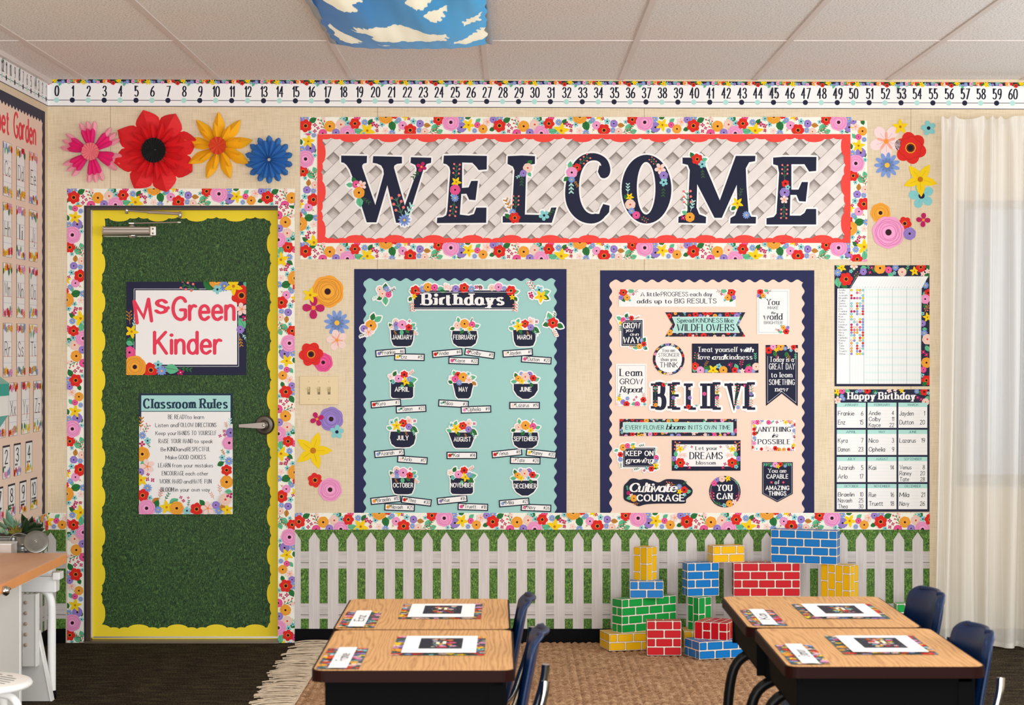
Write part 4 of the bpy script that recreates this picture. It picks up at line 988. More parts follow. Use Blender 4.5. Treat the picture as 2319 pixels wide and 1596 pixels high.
TAGS = [(884.6, 798, 5, 'Frankie', 6, 'v', 'January', 'upper left'), (927.3, 808.5, -1, 'Enz', 15, 'y', 'January', 'lower right'), (1013, 799.5, 5, 'Andie', 4, 'r', 'February', 'upper left'), (1086.3, 800.5, -8, 'Colby', 11, 'm', 'February', 'upper right'), (1050, 817, -2, 'Kayce', 22, 'h', 'February', 'lowest'),
 (1172.5, 799, 4, 'Jayden', 1, 'c', 'March', 'upper left'), (1214.6, 814.5, -4, 'Dutton', 20, 'h', 'March', 'lower right'), (874, 913.6, 5, 'Kyra', 7, 'r', 'April', 'upper left'), (931, 926, 3, 'Damon', 23, 't', 'April', 'lower right'), (1027, 914, -3, 'Nico', 3, 't', 'May', 'upper left'), (1078, 927, 2, 'Ophelia', 9, 'p', 'May', 'lower right'),
 (1188, 918, 0, 'Lazarus', 19, 'c', 'June', 'single'), (882, 1026, 5, 'Azariah', 5, 'b', 'July', 'upper left'), (934, 1041, -4, 'Arlo', 17, 'c', 'July', 'lower right'), (1045.8, 1031, 0, 'Kai', 14, 'r', 'August', 'single'), (1148, 1026, 6, 'Venus', 8, 'r', 'September', 'upper left'), (1225.6, 1027, -6, 'Raney', 20, 'y', 'September', 'upper right'), (1189.5, 1042.7, -1, 'Tate', 28, 'c', 'September', 'lowest'),
 (873.5, 1131.6, 6, 'Braelin', 10, 'o', 'October', 'upper left'), (943, 1134.6, -7, 'Thea', 30, 'r', 'October', 'upper right'), (905, 1148.6, -2, 'Navaeh', 25, 'o', 'October', 'lowest'), (1024, 1131.6, 6, 'Rue', 16, 'v', 'November', 'upper left'), (1071, 1147.6, -2, 'Truett', 18, 'h', 'November', 'lower right'), (1164.5, 1137.6, 5, 'Mila', 21, 'b', 'December', 'upper left'), (1214, 1149.6, -2, 'Navy', 26, 'm', 'December', 'lower right')]
for i, (x, y, ang, nm, num, fl, mon, wh) in enumerate(TAGS):
    pr = Pr(i); a = -math.radians(ang); c, s_ = math.cos(a), math.sin(a); pr.xf = (c, -s_, x, s_, c, y)
    pr.rect(-34.5, -8.3, 34.5, 8.3, (24, 34, 56)); pr.rect(-32, -5.9, 32, 5.9, (246, 247, 250))
    pr.leaf(-25, 0, 7, 40, GRN)
    {'v': lambda: pr.rose(-26, 0, 4, PURPLE), 'y': lambda: pr.lily(-27, 0, 5), 'r': lambda: pr.poppy(-27, 0, 4.4), 'm': lambda: pr.four(-26, 0, 4.5), 'h': lambda: pr.rose(-26, 0, 4.2, HOT), 'c': lambda: pr.cosmos(-26, 0, 4.5), 't': lambda: pr.small(-27, 0, 3.2), 'p': lambda: pr.rose(-26, 0, 4, PINK), 'b': lambda: pr.daisy(-26, 0, 4.4), 'o': lambda: pr.rose(-26, 0, 4.2, ORANGE)}[fl]()
    pr.text(nm, -19, 3.2, 8.2, (14, 14, 20), 'hand', 'l', width=min(29, 4.3 * len(nm)))
    pr.text('#' + str(num), 30, 3.2, 7.6, (14, 14, 20), 'hand', 'r')
    fn = {'v': 'purple', 'y': 'yellow', 'r': 'red', 'm': 'magenta', 'h': 'hot pink', 'c': 'pale pink', 't': 'aqua', 'p': 'light pink', 'b': 'blue', 'o': 'orange'}[fl]
    tag(pr.build('name_tag', -.0034 - .0006 * (i % 3)), '%s navy-edged name strip with a %s flower under the %s flowerpot' % (wh, fn, mon), 'name tag', 'name strips on the birthday board')
# banner and bouquets
pr = Pr(5); pr.rect(937, 657.5, 1165, 700, DNAVY)
for it in (('leaf', 940, 662, 14, 160, MINT), ('leaf', 990, 655, 16, 10, MINT), ('leaf', 996, 658, 14, -10, GRN), ('leaf', 1093, 652, 12, 160, GRN), ('leaf', 1160, 662, 16, 10, MINT), ('leaf', 932, 672, 12, 240, GRN), ('leaf', 1165, 672, 12, -60, GRN),
           ('poppy', 941, 658, 12), ('daisy', 957, 654, 8), ('rose', 969, 650, 10, ORANGE), ('rose', 984, 651, 8, HOT), ('cosmos', 1010, 649, 7), ('cosmos', 1020, 653, 7), ('rose', 1032, 654, 8.5, PURPLE), ('poppy', 1051, 652, 11.5), ('daisy', 1068, 654, 8), ('four', 1079, 650, 4.5), ('four', 1088, 652, 4.5),
           ('rose', 1114, 652, 7, PEACH, (214, 84, 50)), ('rose', 1129, 650, 9.5, PINK), ('daisy', 1142, 653, 6), ('poppy', 1157, 658, 12), ('lily', 1160, 673, 7), ('lily', 938, 671, 7), ('twig', 933, 678, 24, -88, BRN, BER), ('twig', 1167, 678, 24, -92, BRN, BER)): getattr(pr, it[0])(*it[1:])
pr.white_rim(3.0); pr.rect(942, 661, 1160, 661.8, WHT); pr.rect(940, 697, 1162, 697.8, WHT)
pr.text('Birthdays', 1050.5, 690, 25.5, WHT, 'serifb', width=184)
tag(pr.build('banner', -.0036), 'navy banner lettered Birthdays with a garland of flowers on top', 'banner')
BOUQ = [(870, 665, [('leaf', 2, -6, 18, 85, GRN), ('leaf', -4, 8, 14, 200, GRN), ('leaf', 2, 6, 20, -85, MINT), ('twig', 8, -2, 18, 30, (60, 70, 60)), ('twig', -8, 4, 18, 200, MINTL), ('rose', -10, -10, 7, PEACH), ('daisy', 5, -10, 8), ('rose', -4, 0, 9, PEACH, (214, 84, 50)), ('rose', 10, 2, 7, HOT)], 'bouquet sticker with a blue daisy at the top left of the birthday board'),
 (838, 738, [('leaf', 4, -12, 18, 75, GRN), ('leaf', 10, -10, 20, 35, MINT), ('twig', -10, 18, 14, 200, (60, 70, 60)), ('rose', 2, -1, 13, ORANGE), ('rose', -14, 6, 8, PURPLE), ('cosmos', -3, 14, 11)], 'bouquet sticker with an orange rose over the left edge of the birthday board'),
 (1218, 664, [('leaf', 10, 0, 18, 15, MINT), ('leaf', 10, 6, 18, -25, GRN), ('twig', -4, -4, 26, 125, GRN, BER), ('four', -16, 2, 6), ('four', -14, 8, 5), ('small', 3, -8, 9), ('lily', 7, 7, 15)], 'bouquet sticker with a yellow lily at the top right of the birthday board'),
 (1252, 732, [('leaf', -4, -6, 20, 110, MINT), ('leaf', 8, 2, 18, -25, GRN), ('leaf', -6, 0, 18, 195, GRN), ('twig', 0, 12, 18, -65, BRN, BER), ('twig', 2, -8, 16, 80, GRN), ('small', -10, -7, 7), ('poppy', 0, -1, 12.5)], 'bouquet sticker with a red poppy over the right edge of the birthday board')]
for i, (x, y, its, lb) in enumerate(BOUQ):
    pr = Pr(30 + i)
    for it in its: getattr(pr, it[0])(x + it[1], y + it[2], *it[3:])
    pr.white_rim(3.0); tag(pr.build('bouquet_sticker', -.0036), lb, 'sticker', 'bouquet stickers on the birthday board')

# ------------------------------------------------------------------ quote signs on the peach board
def sign(pr, label, y=-.0032):
    return tag(pr.build('quote_sign', y), label, 'sign', 'quote signs on the peach board')
INK = (34, 38, 58)
def corner(pr, x, y, sx, sy, s=1.0, k=0):
    for it in (('leaf', 3, 12, 12, 300 if sx > 0 else 240, GRN), ('leaf', 14, 3, 12, 10 if sx > 0 else 170, MINT), ('twig', 20, 6, 12, 20 if sx > 0 else 160, GRN, BER), ('poppy', 6, 5, 8), ('rose', 13, 14, 6, ORANGE), ('rose', 2, 14, 4.5, PURPLE), ('four', 24, 8, 2.6), ('small', 18, 19, 2.6), ('cosmos', 18, 9, 3.6)):
        a = list(it); a[1] = x + sx * a[1] * s; a[2] = y + sy * a[2] * s; a[3] = a[3] * s
        getattr(pr, a[0])(*a[1:])
def dots(pr, x0, y0, x1, y1, seed):
    R = random.Random(seed); t = []
    for _ in range(int((x1 - x0) * (y1 - y0) / 34)):
        a, b = R.uniform(x0 + 1, x1 - 1), R.uniform(y0 + 1, y1 - 1); t.append(((a - .5, b - .5), (a + .5, b - .5), (a, b + .5)))
    pr.raw(t, R.choice(((200, 205, 190), (170, 200, 190))))
def rc(x0, y0, x1, y1): return [(x0, y0), (x1, y0), (x1, y1), (x0, y1)]
CRM = (250, 249, 243)
# 1
pr = Pr(1); pr.clip = rc(1401.5, 655, 1666, 694.5); pr.rect(1401.5, 655, 1666, 694.5, CRM); dots(pr, 1402, 655, 1666, 694, 1); corner(pr, 1404, 656, 1, 1, 1.25); corner(pr, 1664, 656, -1, 1, 1.25)
pr.text('A little', 1473, 670.5, 9, INK, 'serif', width=43); pr.text('PROGRESS', 1527.5, 670.5, 9.5, INK, 'print', width=61); pr.text('each day', 1588, 670.5, 9, INK, 'serif', width=50)
pr.text('adds up to', 1482, 686.5, 9.5, INK, 'serif', width=78); pr.text('BIG RESULTS', 1575, 686.5, 10.5, INK, 'print', width=94); sign(pr, 'wide cream quote sign across the top reading A little PROGRESS each day')
# 2
pr = Pr(2); pr.clip = rc(1714.5, 655, 1787.5, 756.5); pr.rect(1714.5, 655, 1787.5, 756.5, CRM); dots(pr, 1715, 655, 1787, 756, 2); pr.frame(1718, 659, 1784, 753, .6, (150, 160, 165)); corner(pr, 1716, 656, 1, 1, .95); corner(pr, 1786, 755, -1, -1, .95)
for t, y, h, st, w in (('You', 690, 13, 'serif', 28), ('MAKE', 700, 6.5, 'print', 24), ('the', 711, 6, 'script', 10), ('world', 723.5, 14, 'serif', 42), ('BRIGHTER', 733.5, 6.5, 'print', 41)): pr.text(t, 1751, y, h, INK, st, width=w)
sign(pr, 'cream upright quote sign at the top right reading You make the world brighter')
# 3
pr = Pr(3); pr.rect(1407.5, 724.5, 1455, 782.8, DNAVY)
for it in (('leaf', 1408, 724, 14, 150, MINT), ('rose', 1411, 724, 6, HOT), ('daisy', 1421, 719, 5), ('leaf', 1416, 719, 11, 60, GRN), ('poppy', 1430, 720, 6), ('twig', 1436, 722, 12, 20, BRN), ('lily', 1405, 731, 5), ('twig', 1405, 734, 14, -90, GRN), ('leaf', 1455, 776, 14, 60, GRN), ('leaf', 1446, 786, 13, 190, MINT), ('leaf', 1456, 785, 12, -30, GRN), ('daisy', 1453, 770, 5), ('poppy', 1458, 779, 6.5), ('rose', 1448, 784, 6.5, ORANGE), ('twig', 1440, 786, 14, 170, BRN), ('small', 1459, 787, 3)): getattr(pr, it[0])(*it[1:])
pr.white_rim(3.2); pr.frame(1410, 727, 1452.5, 780.5, .6, WHT)
for t, x, y, h, st, w in (('GROW', 1431, 743, 12, 'serifb', 38), ('your', 1426, 751, 7.5, 'script', 18), ('own', 1436, 760, 7.5, 'script', 18), ('WAY', 1430.5, 776, 12.5, 'sansb', 36)): pr.text(t, x, y, h, WHT, st, width=w)
sign(pr, 'navy quote sticker with white edge reading GROW your own WAY')
# 4
fl = [(1506.5, 707), (1688, 707), (1672.5, 735), (1688, 762), (1506.5, 762), (1522.8, 735)]
pr = Pr(4)
for half in ([(1506.5, 707), (1688, 707), (1672.5, 735), (1522.8, 735)], [(1522.8, 735), (1672.5, 735), (1688, 762), (1506.5, 762)]):
    pr.clip = half; pr.poly(half, (44, 40, 58)); random_flora(pr, 1506, 706, 1688, 763, 12, (4, 7.5), 90)
pr.clip = None; pr.poly([(1521.6, 717), (1675.5, 717), (1667, 735), (1675.5, 753.5), (1521.6, 753.5), (1529, 735)], WHT); pr.poly([(1523, 718), (1674, 718), (1666, 735), (1674, 752.5), (1523, 752.5), (1530.5, 735)], MINTL)
pr.text('Spread', 1553, 730, 9.5, INK, 'serif', width=38); pr.text('KINDNESS', 1606.5, 730, 9.5, INK, 'print', width=60); pr.text('like', 1651, 730, 9.5, INK, 'serif', width=20); pr.text('WILDFLOWERS', 1598, 749, 15, INK, 'tall', width=128)
sign(pr, 'floral ribbon-shaped quote sign reading Spread KINDNESS like WILDFLOWERS')
# 5
def circle(x, y, r, n=40): return [(x + r * math.cos(2 * PI * k / n), y + r * math.sin(2 * PI * k / n)) for k in range(n)]
pr = Pr(5); pr.clip = circle(1514.3, 813, 36, 32); pr.circ(1514.3, 813, 36, (44, 40, 58), n=40); random_flora(pr, 1478, 777, 1550, 849, 15, (3.5, 6), 90); pr.clip = None; pr.circ(1514.3, 813, 30, (250, 250, 252), n=40)
for t, y, h, st, w in (('You are', 796.5, 7, 'serif', 30), ('STRONGER', 807.5, 8, 'sans', 47), ('than you', 817, 7, 'serif', 36), ('THINK', 831.5, 11, 'sans', 40)): pr.text(t, 1514.3, y, h, INK, st, width=w)
sign(pr, 'round floral-rimmed quote sign reading You are STRONGER than you THINK')
# 6
pr = Pr(6); pr.clip = rc(1567, 777.7, 1717.7, 843.8); pr.rect(1567, 777.7, 1717.7, 843.8, DNAVY)
for it in (('twig', 1574, 820, 20, 80, GRN, BER), ('leaf', 1592, 843, 22, 40, GRN), ('leaf', 1572, 843, 14, 80, MINT), ('twig', 1594, 832, 16, 60, BRN, (150, 110, 60)), ('leaf', 1670, 838, 16, 110, MINT), ('twig', 1677, 833, 18, 80, MAG, BER), ('leaf', 1690, 838, 18, 60, GRN), ('leaf', 1700, 842, 16, 100, MINT), ('twig', 1711, 818, 18, 92, MINT), ('poppy', 1574, 829, 9.5), ('rose', 1586, 838, 9, PINK), ('daisy', 1600, 840, 5), ('lily', 1615, 838, 13), ('small', 1628, 829, 6.5), ('rose', 1638, 838, 9.5, ORANGE), ('four', 1652, 826, 4), ('twig', 1654, 836, 14, 80, MAG, (170, 60, 110)), ('poppy', 1664, 838, 7.5), ('daisy', 1674, 840, 5), ('cosmos', 1681, 840, 6), ('rose', 1696, 838, 9.5, HOT), ('daisy', 1706, 840, 5), ('rose', 1712, 830, 9, PEACH, (214, 84, 50))): getattr(pr, it[0])(*it[1:])
pr.text('Treat yourself', 1626, 796.5, 11, WHT, 'serif', width=91); pr.text('with', 1690.5, 796.5, 10, WHT, 'scriptb', width=28); pr.text('love', 1595, 813.5, 11, WHT, 'serif', width=26); pr.text('and', 1626, 813.5, 10, WHT, 'scriptb', width=26); pr.text('kindness', 1674, 813.5, 11, WHT, 'serif', width=60)
sign(pr, 'navy quote sign with a flower hedge reading Treat yourself with love and kindness')
# 7
pr = Pr(7); pen = [(1734, 781), (1807, 781), (1806.6, 919.5), (1770.4, 891), (1734.6, 919)]
pr.poly(pen, DNAVY); pr.begin(); pr.rect(1738, 806, 1738.8, 912, (200, 204, 214)); pr.rect(1802.4, 806, 1803.2, 912, (200, 204, 214)); pr.line([(1738.4, 912), (1770.4, 886), (1802.8, 912)], .8, (200, 204, 214), 1, caps=False); pr.end()
pr.clip = rc(1734, 781, 1807, 919)
for it in (('leaf', 1752, 796, 13, -60, GRN), ('leaf', 1782, 796, 13, -100, GRN), ('twig', 1760, 800, 14, -90, MAG, BER), ('twig', 1785, 800, 15, -80, BRN, BRN), ('twig', 1802, 796, 16, -92, MINT), ('poppy', 1741, 793, 8.5), ('rose', 1751, 785, 7, PINK), ('rose', 1768, 785, 9, ORANGE), ('lily', 1758, 792, 6), ('daisy', 1778, 789, 5), ('cosmos', 1788, 784, 7), ('poppy', 1797, 786, 6.5), ('rose', 1804, 793, 5, PEACH), ('small', 1791, 793, 4)): getattr(pr, it[0])(*it[1:])
for t, y, h, st, w in (('Today is a', 819, 11, 'serif', 54), ('GREAT DAY', 836, 13, 'tall', 57), ('to learn', 854, 11, 'serif', 48), ('SOMETHING', 871, 12, 'tall', 57), ('new', 886, 11, 'serif', 28)): pr.text(t, 1770.5, y, h, WHT, st, width=w)
sign(pr, 'navy swallow-tailed pennant reading Today is a GREAT DAY to learn SOMETHING new')
# 8
pr = Pr(8); pr.clip = rc(1394.7, 823.5, 1464.5, 919); pr.rect(1394.7, 823.5, 1464.5, 919, CRM); dots(pr, 1395, 824, 1464, 918, 8); pr.frame(1398, 827, 1461.5, 915, .6, (160, 170, 175))
for it in (('twig', 1399, 905, 14, 70, GRN), ('twig', 1459, 905, 14, 100, BRN, BER), ('leaf', 1430, 916, 12, 20, MINT), ('lily', 1402, 903, 7), ('rose', 1411, 910, 6, PURPLE), ('poppy', 1419, 915, 7.5), ('daisy', 1421, 902, 5), ('four', 1436, 905, 3.2), ('four', 1441, 899, 3), ('rose', 1443, 915, 6.5, HOT), ('poppy', 1457, 905, 7), ('small', 1460, 915, 4), ('cosmos', 1397, 915, 5)): getattr(pr, it[0])(*it[1:])
for t, y, h, st, w in (('Learn', 851, 16, 'serif', 50), ('GROW', 869.5, 12, 'print', 51), ('Repeat', 888, 13, 'script', 50)): pr.text(t, 1429.5, y, h, INK, st, width=w)
sign(pr, 'cream quote sign on the left reading Learn GROW Repeat')
# 9
pr = Pr(9); pr.text('BELIEVE', 1600, 925, 57, DNAVY, 'believe', width=232)
pr.white_rim(5.0)
for x, its in ((1484, ('small', 'twig')), (1525, ('lily', 'rose', 'twig')), (1562, ('cosmos', 'rose')), (1560, ()), (1595, ('rose',)), (1624, ('lily', 'rose', 'twig')), (1668, ('twig',)), (1701, ('rose', 'twig'))):
    for k, nm_ in enumerate(its):
        yy_ = 896 + (k - .5) * 9
        if nm_ == 'twig': pr.twig(x, 896, 22, 90, GRN, BER); pr.twig(x, 898, 20, -92, GRN, BER)
        elif nm_ == 'lily': pr.lily(x, yy_ - 3, 5)
        elif nm_ == 'rose': pr.rose(x, yy_, 4.5, random.Random(x).choice((HOT, PURPLE, ORANGE)))
        else: getattr(pr, nm_)(x, yy_ - 12, 4)
for it in (('poppy', 1503, 871, 5), ('leaf', 1505, 870, 7, 20, MINT), ('poppy', 1559, 921, 5.5), ('small', 1577, 918, 3), ('four', 1686, 873, 4), ('rose', 1485, 917, 4.5, ORANGE), ('daisy', 1671, 922, 4.5)): getattr(pr, it[0])(*it[1:])
sign(pr, 'large navy word BELIEVE with a white edge in the middle of the board')
# 10
pr = Pr(10); pr.clip = rc(1403.3, 948.5, 1668.5, 987); pr.rect(1403.3, 948.5, 1668.5, 987, (44, 40, 58)); random_flora(pr, 1403, 948, 1669, 988, 33, (4, 6.5), 110); pr.rect(1410.4, 955.8, 1660.4, 979, WHT); pr.rect(1411.3, 956.7, 1659.5, 978.2, MINTL)
pr.text('EVERY FLOWER', 1460, 972, 9, INK, 'print', width=86); pr.text('blooms', 1530, 972, 11, INK, 'script', width=42); pr.text('IN ITS OWN TIME', 1606, 972, 9, INK, 'print', width=95)
sign(pr, 'long floral-edged quote strip reading EVERY FLOWER blooms IN ITS OWN TIME')
# 11
pr = Pr(11); pr.clip = rc(1703, 951, 1801, 1020.6); pr.rect(1703, 951, 1801, 1020.6, (250, 248, 248))
for a, b, c, d, e_ in ((1703, 951, 1801, 958, 1), (1703, 1013, 1801, 1020, 2), (1703, 955, 1710, 1016, 3), (1794, 955, 1801, 1016, 4)): random_flora(pr, a, b, c, d, 40 + e_, (4, 6.5), 14)
for t, y, h, st, w in (('ANYTHING', 977, 10.5, 'serif', 74), ('is', 990, 9, 'script', 11), ('POSSIBLE', 1005.5, 11, 'serif', 74)): pr.text(t, 1754, y, h, INK, st, width=w)
sign(pr, 'white flower-edged quote sign on the right reading ANYTHING is POSSIBLE')
# 12
pr = Pr(12); pr.rect(1411, 1013.7, 1483.7, 1057.3, DNAVY)
for it in (('leaf', 1400, 1018, 10, 200, MINT), ('leaf', 1478, 1056, 14, -20, GRN), ('leaf', 1484, 1042, 10, 30, MINT), ('rose', 1411, 1013, 8, ORANGE), ('rose', 1421, 1009, 6, HOT), ('leaf', 1428, 1010, 12, 30, MINT), ('lily', 1434, 1012, 6), ('twig', 1444, 1010, 14, 10, GRN), ('poppy', 1405, 1029, 6.5), ('daisy', 1405, 1040, 6), ('twig', 1406, 1046, 12, -90, GRN), ('rose', 1486, 1036, 6, HOT), ('daisy', 1484, 1044, 6), ('lily', 1485, 1054, 8), ('poppy', 1475, 1061, 7), ('twig', 1482, 1026, 12, 70, MINTL), ('twig', 1450, 1060, 14, 190, GRN), ('small', 1464, 1060, 4), ('four', 1459, 1065, 3)): getattr(pr, it[0])(*it[1:])
pr.white_rim(3.4); pr.frame(1413, 1015.7, 1481.7, 1055.3, .6, WHT); pr.text('KEEP ON', 1448, 1031.5, 10.5, WHT, 'sansb', width=61); pr.text('growing', 1448, 1047, 11, WHT, 'scriptb', width=60)
sign(pr, 'navy quote sticker with flowers around it reading KEEP ON growing')
# 13
pr = Pr(13); pr.clip = rc(1521.5, 996.4, 1677, 1065.6); pr.rect(1521.5, 996.4, 1677, 1065.6, DNAVY); pr.rect(1531, 1006, 1668, 1056, (250, 249, 250))
for sx, x in ((1, 1521.5), (-1, 1677)):
    for it in (('twig', 10, 34, 28, 85, BRN, BER), ('twig', 24, 24, 14, 60 if sx > 0 else 120, GRN, BER), ('leaf', 10, 38, 14, 100, MINT), ('leaf', 4, 58, 14, 120, GRN), ('lily', 19, 20, 8.5), ('cosmos', 28, 34, 6), ('cosmos', 20, 34, 5), ('rose', 4, 42, 6, PURPLE), ('poppy', 19, 51, 11.5), ('four', 35, 54, 4), ('four', 40, 62, 4), ('small', 10, 60, 5), ('four', 45, 15, 3)):
        a = list(it); a[1] = x + sx * a[1]; a[2] += 996.4; getattr(pr, a[0])(*a[1:])
for t, y, h, st, w in (('Let your', 1018.5, 8, 'serif', 47), ('DREAMS', 1039, 15, 'tall', 73), ('blossom', 1051.5, 8, 'serif', 44)): pr.text(t, 1599, y, h, INK, st, width=w)
sign(pr, 'navy-framed white quote sign reading Let your DREAMS blossom')
# 14
pr = Pr(14); pr.circ(1641.6, 1113, 35.6, DNAVY, n=40)
pr.line(circle(1641.6, 1113, 32.6, 36), .6, (200, 205, 214), closed=True)
pr.clip = circle(1641.6, 1113, 36.5, 32)
for it in (('twig', 1662, 1086, 18, -40, MINT), ('twig', 1612, 1106, 22, -88, MAG, BER), ('twig', 1672, 1112, 22, -92, MAG, BER), ('twig', 1636, 1142, 18, 165, GRN), ('lily', 1648, 1083, 8), ('rose', 1635, 1084, 7.5, PEACH, (214, 84, 50)), ('rose', 1623, 1086, 6, PURPLE), ('rose', 1617, 1094, 6.5, HOT), ('rose', 1652, 1140, 8, ORANGE), ('cosmos', 1663, 1136, 6), ('small', 1640, 1144, 5)): getattr(pr, it[0])(*it[1:])
pr.text('YOU', 1641.6, 1111, 13.5, WHT, 'serifb', width=33); pr.text('CAN', 1641.6, 1130, 13.5, WHT, 'serifb', width=35)
sign(pr, 'round navy quote sign reading YOU CAN')
# 15
pr = Pr(15)
pr.poly(smo([(1413, 1100), (1420, 1092), (1428, 1084), (1438, 1083), (1448, 1086), (1462, 1084), (1478, 1088), (1492, 1092), (1508, 1085), (1530, 1085), (1548, 1087), (1556, 1096), (1568, 1108), (1566, 1120), (1554, 1130), (1552, 1139), (1530, 1140), (1490, 1140), (1462, 1142), (1446, 1146), (1434, 1140), (1422, 1136), (1413, 1130), (1412, 1116)], 4), (34, 38, 58))
for it in (('twig', 1422, 1112, 12, 100, MINT), ('leaf', 1432, 1126, 14, 190, MINT), ('leaf', 1552, 1114, 14, 10, MINT), ('twig', 1530, 1098, 20, 170, BRN, BER), ('twig', 1545, 1098, 12, 40, GRN), ('rose', 1423, 1116, 4.5, MAG), ('cosmos', 1430, 1122, 5), ('rose', 1435.5, 1128, 8, ORANGE), ('daisy', 1538, 1102, 7), ('poppy', 1549.5, 1109, 8.5), ('lily', 1539, 1113, 7), ('small', 1550, 1120, 4.5), ('twig', 1448, 1139, 12, 190, BRN, BER)): getattr(pr, it[0])(*it[1:])
pr.text('Cultivate', 1478, 1113, 19, WHT, 'scriptb', width=104); pr.text('COURAGE', 1496, 1134, 14, WHT, 'sansb', width=106)
sign(pr, 'cloud-shaped navy quote sign at the bottom left reading Cultivate COURAGE')
# 16
pr = Pr(16); bd = [(1726, 1046.3), (1795.3, 1046.3), (1795.3, 1118), (1760.5, 1136.8), (1726, 1118)]
pr.poly(bd, DNAVY); pr.line([(1728.6, 1049), (1792.7, 1049), (1792.7, 1116.5), (1760.5, 1133.8), (1728.6, 1116.5)], .6, (205, 210, 220), closed=True)
pr.clip = rc(1726, 1046.3, 1796, 1137)
for it in (('twig', 1748, 1052, 18, 180, MINT), ('twig', 1774, 1052, 18, 0, MINT), ('leaf', 1770, 1050, 12, -20, GRN), ('leaf', 1748, 1051, 10, 200, GRN), ('rose', 1755.5, 1052, 6.5, PINK), ('poppy', 1767.5, 1051, 5.5), ('lily', 1762, 1056, 5.5), ('daisy', 1778, 1055, 4), ('small', 1747, 1055, 3)): getattr(pr, it[0])(*it[1:])
for t, y, h, st, w in (('You are', 1070, 9, 'serif', 41), ('CAPABLE', 1083, 9, 'sansb', 48), ('of', 1096, 9, 'serif', 11), ('AMAZING', 1109, 9, 'sansb', 52), ('THINGS', 1121.5, 9, 'sansb', 39)): pr.text(t, 1760.5, y, h, WHT, st, width=w)
pr.four(1747, 1092, 3, (232, 74, 106)); pr.four(1774, 1092, 3, (232, 74, 106))
sign(pr, 'shield-shaped navy quote sign reading You are CAPABLE of AMAZING THINGS')

# ------------------------------------------------------------------ chart and birthday poster on the right
def poster(name, pr, label, cat='poster', y=-.0016): return tag(pr.build(name, y), label, cat)
pr = Pr(50); x0, y0, x1, y1 = 1890, 600.5, 2105, 874.5; pr.clip = rc(x0, y0, x1, y1); pr.rect(x0, y0, x1, y1, (40, 42, 66))
for it in (('leaf', 1893, 600, 16, -20, MINT), ('leaf', 1927, 613, 16, 40, GRN), ('leaf', 1948, 608, 16, 10, MINT), ('leaf', 1990, 614, 18, 160, GRN), ('leaf', 2046, 620, 16, 60, GRN), ('leaf', 1896, 628, 24, -80, MINT), ('leaf', 1904, 642, 18, -30, GRN), ('leaf', 2010, 618, 16, -30, MINT), ('leaf', 2096, 605, 16, -10, GRN), ('leaf', 2094, 632, 18, 60, GRN), ('twig', 1932, 632, 18, 50, GRN, BER), ('twig', 2054, 614, 18, 80, MINT), ('twig', 1968, 612, 14, 100, MINT),
           ('lily', 1906, 606, 11), ('cosmos', 1934, 602, 9), ('daisy', 1897, 617, 9), ('small', 1927, 614, 4.5), ('rose', 1955, 615, 8, PURPLE), ('four', 1974, 606, 4), ('four', 1970, 617, 4), ('rose', 1993, 607, 13, ORANGE), ('rose', 2012, 611, 8, HOT), ('daisy', 2028, 606, 8), ('small', 2025, 618, 4.5), ('rose', 2043, 616, 10, PEACH, (214, 84, 50)), ('lily', 2071, 614, 11), ('poppy', 2085, 605, 12), ('cosmos', 2090, 620, 6), ('cosmos', 2100, 614, 6), ('poppy', 1916, 632, 15.5),
           ('leaf', 2092, 660, 16, -70, MINT), ('leaf', 2090, 690, 14, -30, GRN), ('daisy', 2096, 646, 8), ('poppy', 2102, 663, 9), ('rose', 2095, 677, 11, PINK), ('twig', 2092, 710, 22, 60, BRN, BER), ('small', 2089, 710, 4.5), ('lily', 2100, 718, 11), ('rose', 2089, 732, 7.5, PURPLE), ('leaf', 2088, 745, 12, 0, MINT), ('daisy', 2093, 754, 8), ('rose', 2100, 768, 12, PEACH, (214, 84, 50)), ('leaf', 2096, 782, 16, -60, MINT), ('four', 2091, 797, 5), ('four', 2098, 803, 5), ('rose', 2098, 821, 12, ORANGE), ('rose', 2091, 837, 7, HOT), ('small', 2089, 850, 5), ('poppy', 2098, 861, 12), ('leaf', 2088, 872, 14, 30, GRN)): getattr(pr, it[0])(*it[1:])
pr.clip = None
pr.poly([(1943, 625.5), (2102, 625.5), (2087, 653), (2085, 869), (1894.5, 869), (1896, 653), (1926, 653)], (240, 246, 248))
tr = []; tr2 = []; tr3 = []
for k in range(26):
    y = 653 + k * 8.55
    if k % 2 == 0 and y < 864: tr.append(((1958, y), (2085, y), (2085, y + 4.2))); tr.append(((1958, y), (2085, y + 4.2), (1958, y + 4.2)))
pr.raw(tr, (222, 240, 240))
for k in range(26):
    x = 1924 + k * 6.45
    w = .5 if k % 5 == 0 else .25; dst = tr2 if k % 5 == 0 else tr3
    if k <= 25 and x < 2086: dst += [((x - w, 653), (x + w, 653), (x + w, 869)), ((x - w, 653), (x + w, 869), (x - w, 869))]
    if x < 2086: tr3 += [((x - .25, 653), (x + .25, 653), (x + 15.25, 626)), ((x - .25, 653), (x + 15.25, 626), (x + 14.75, 626))]
pr.begin(); pr.raw(tr2, (176, 184, 188), 2); pr.raw(tr3, (212, 222, 226), 0); pr.end()
R = random.Random(4); cols = (RED, YEL, PEACH, BLUE, TEAL, MAG, ORANGE, PURPLE, HOT)
NMS = 'Andie Arlo Azariah Braelin Colby Damon Dutton Enz Frankie Jayden Kai Kayce Kyra Lazarus Mila Navaeh Navy Nico Ophelia Raney Rue Tate Thea Truett Venus'.split()
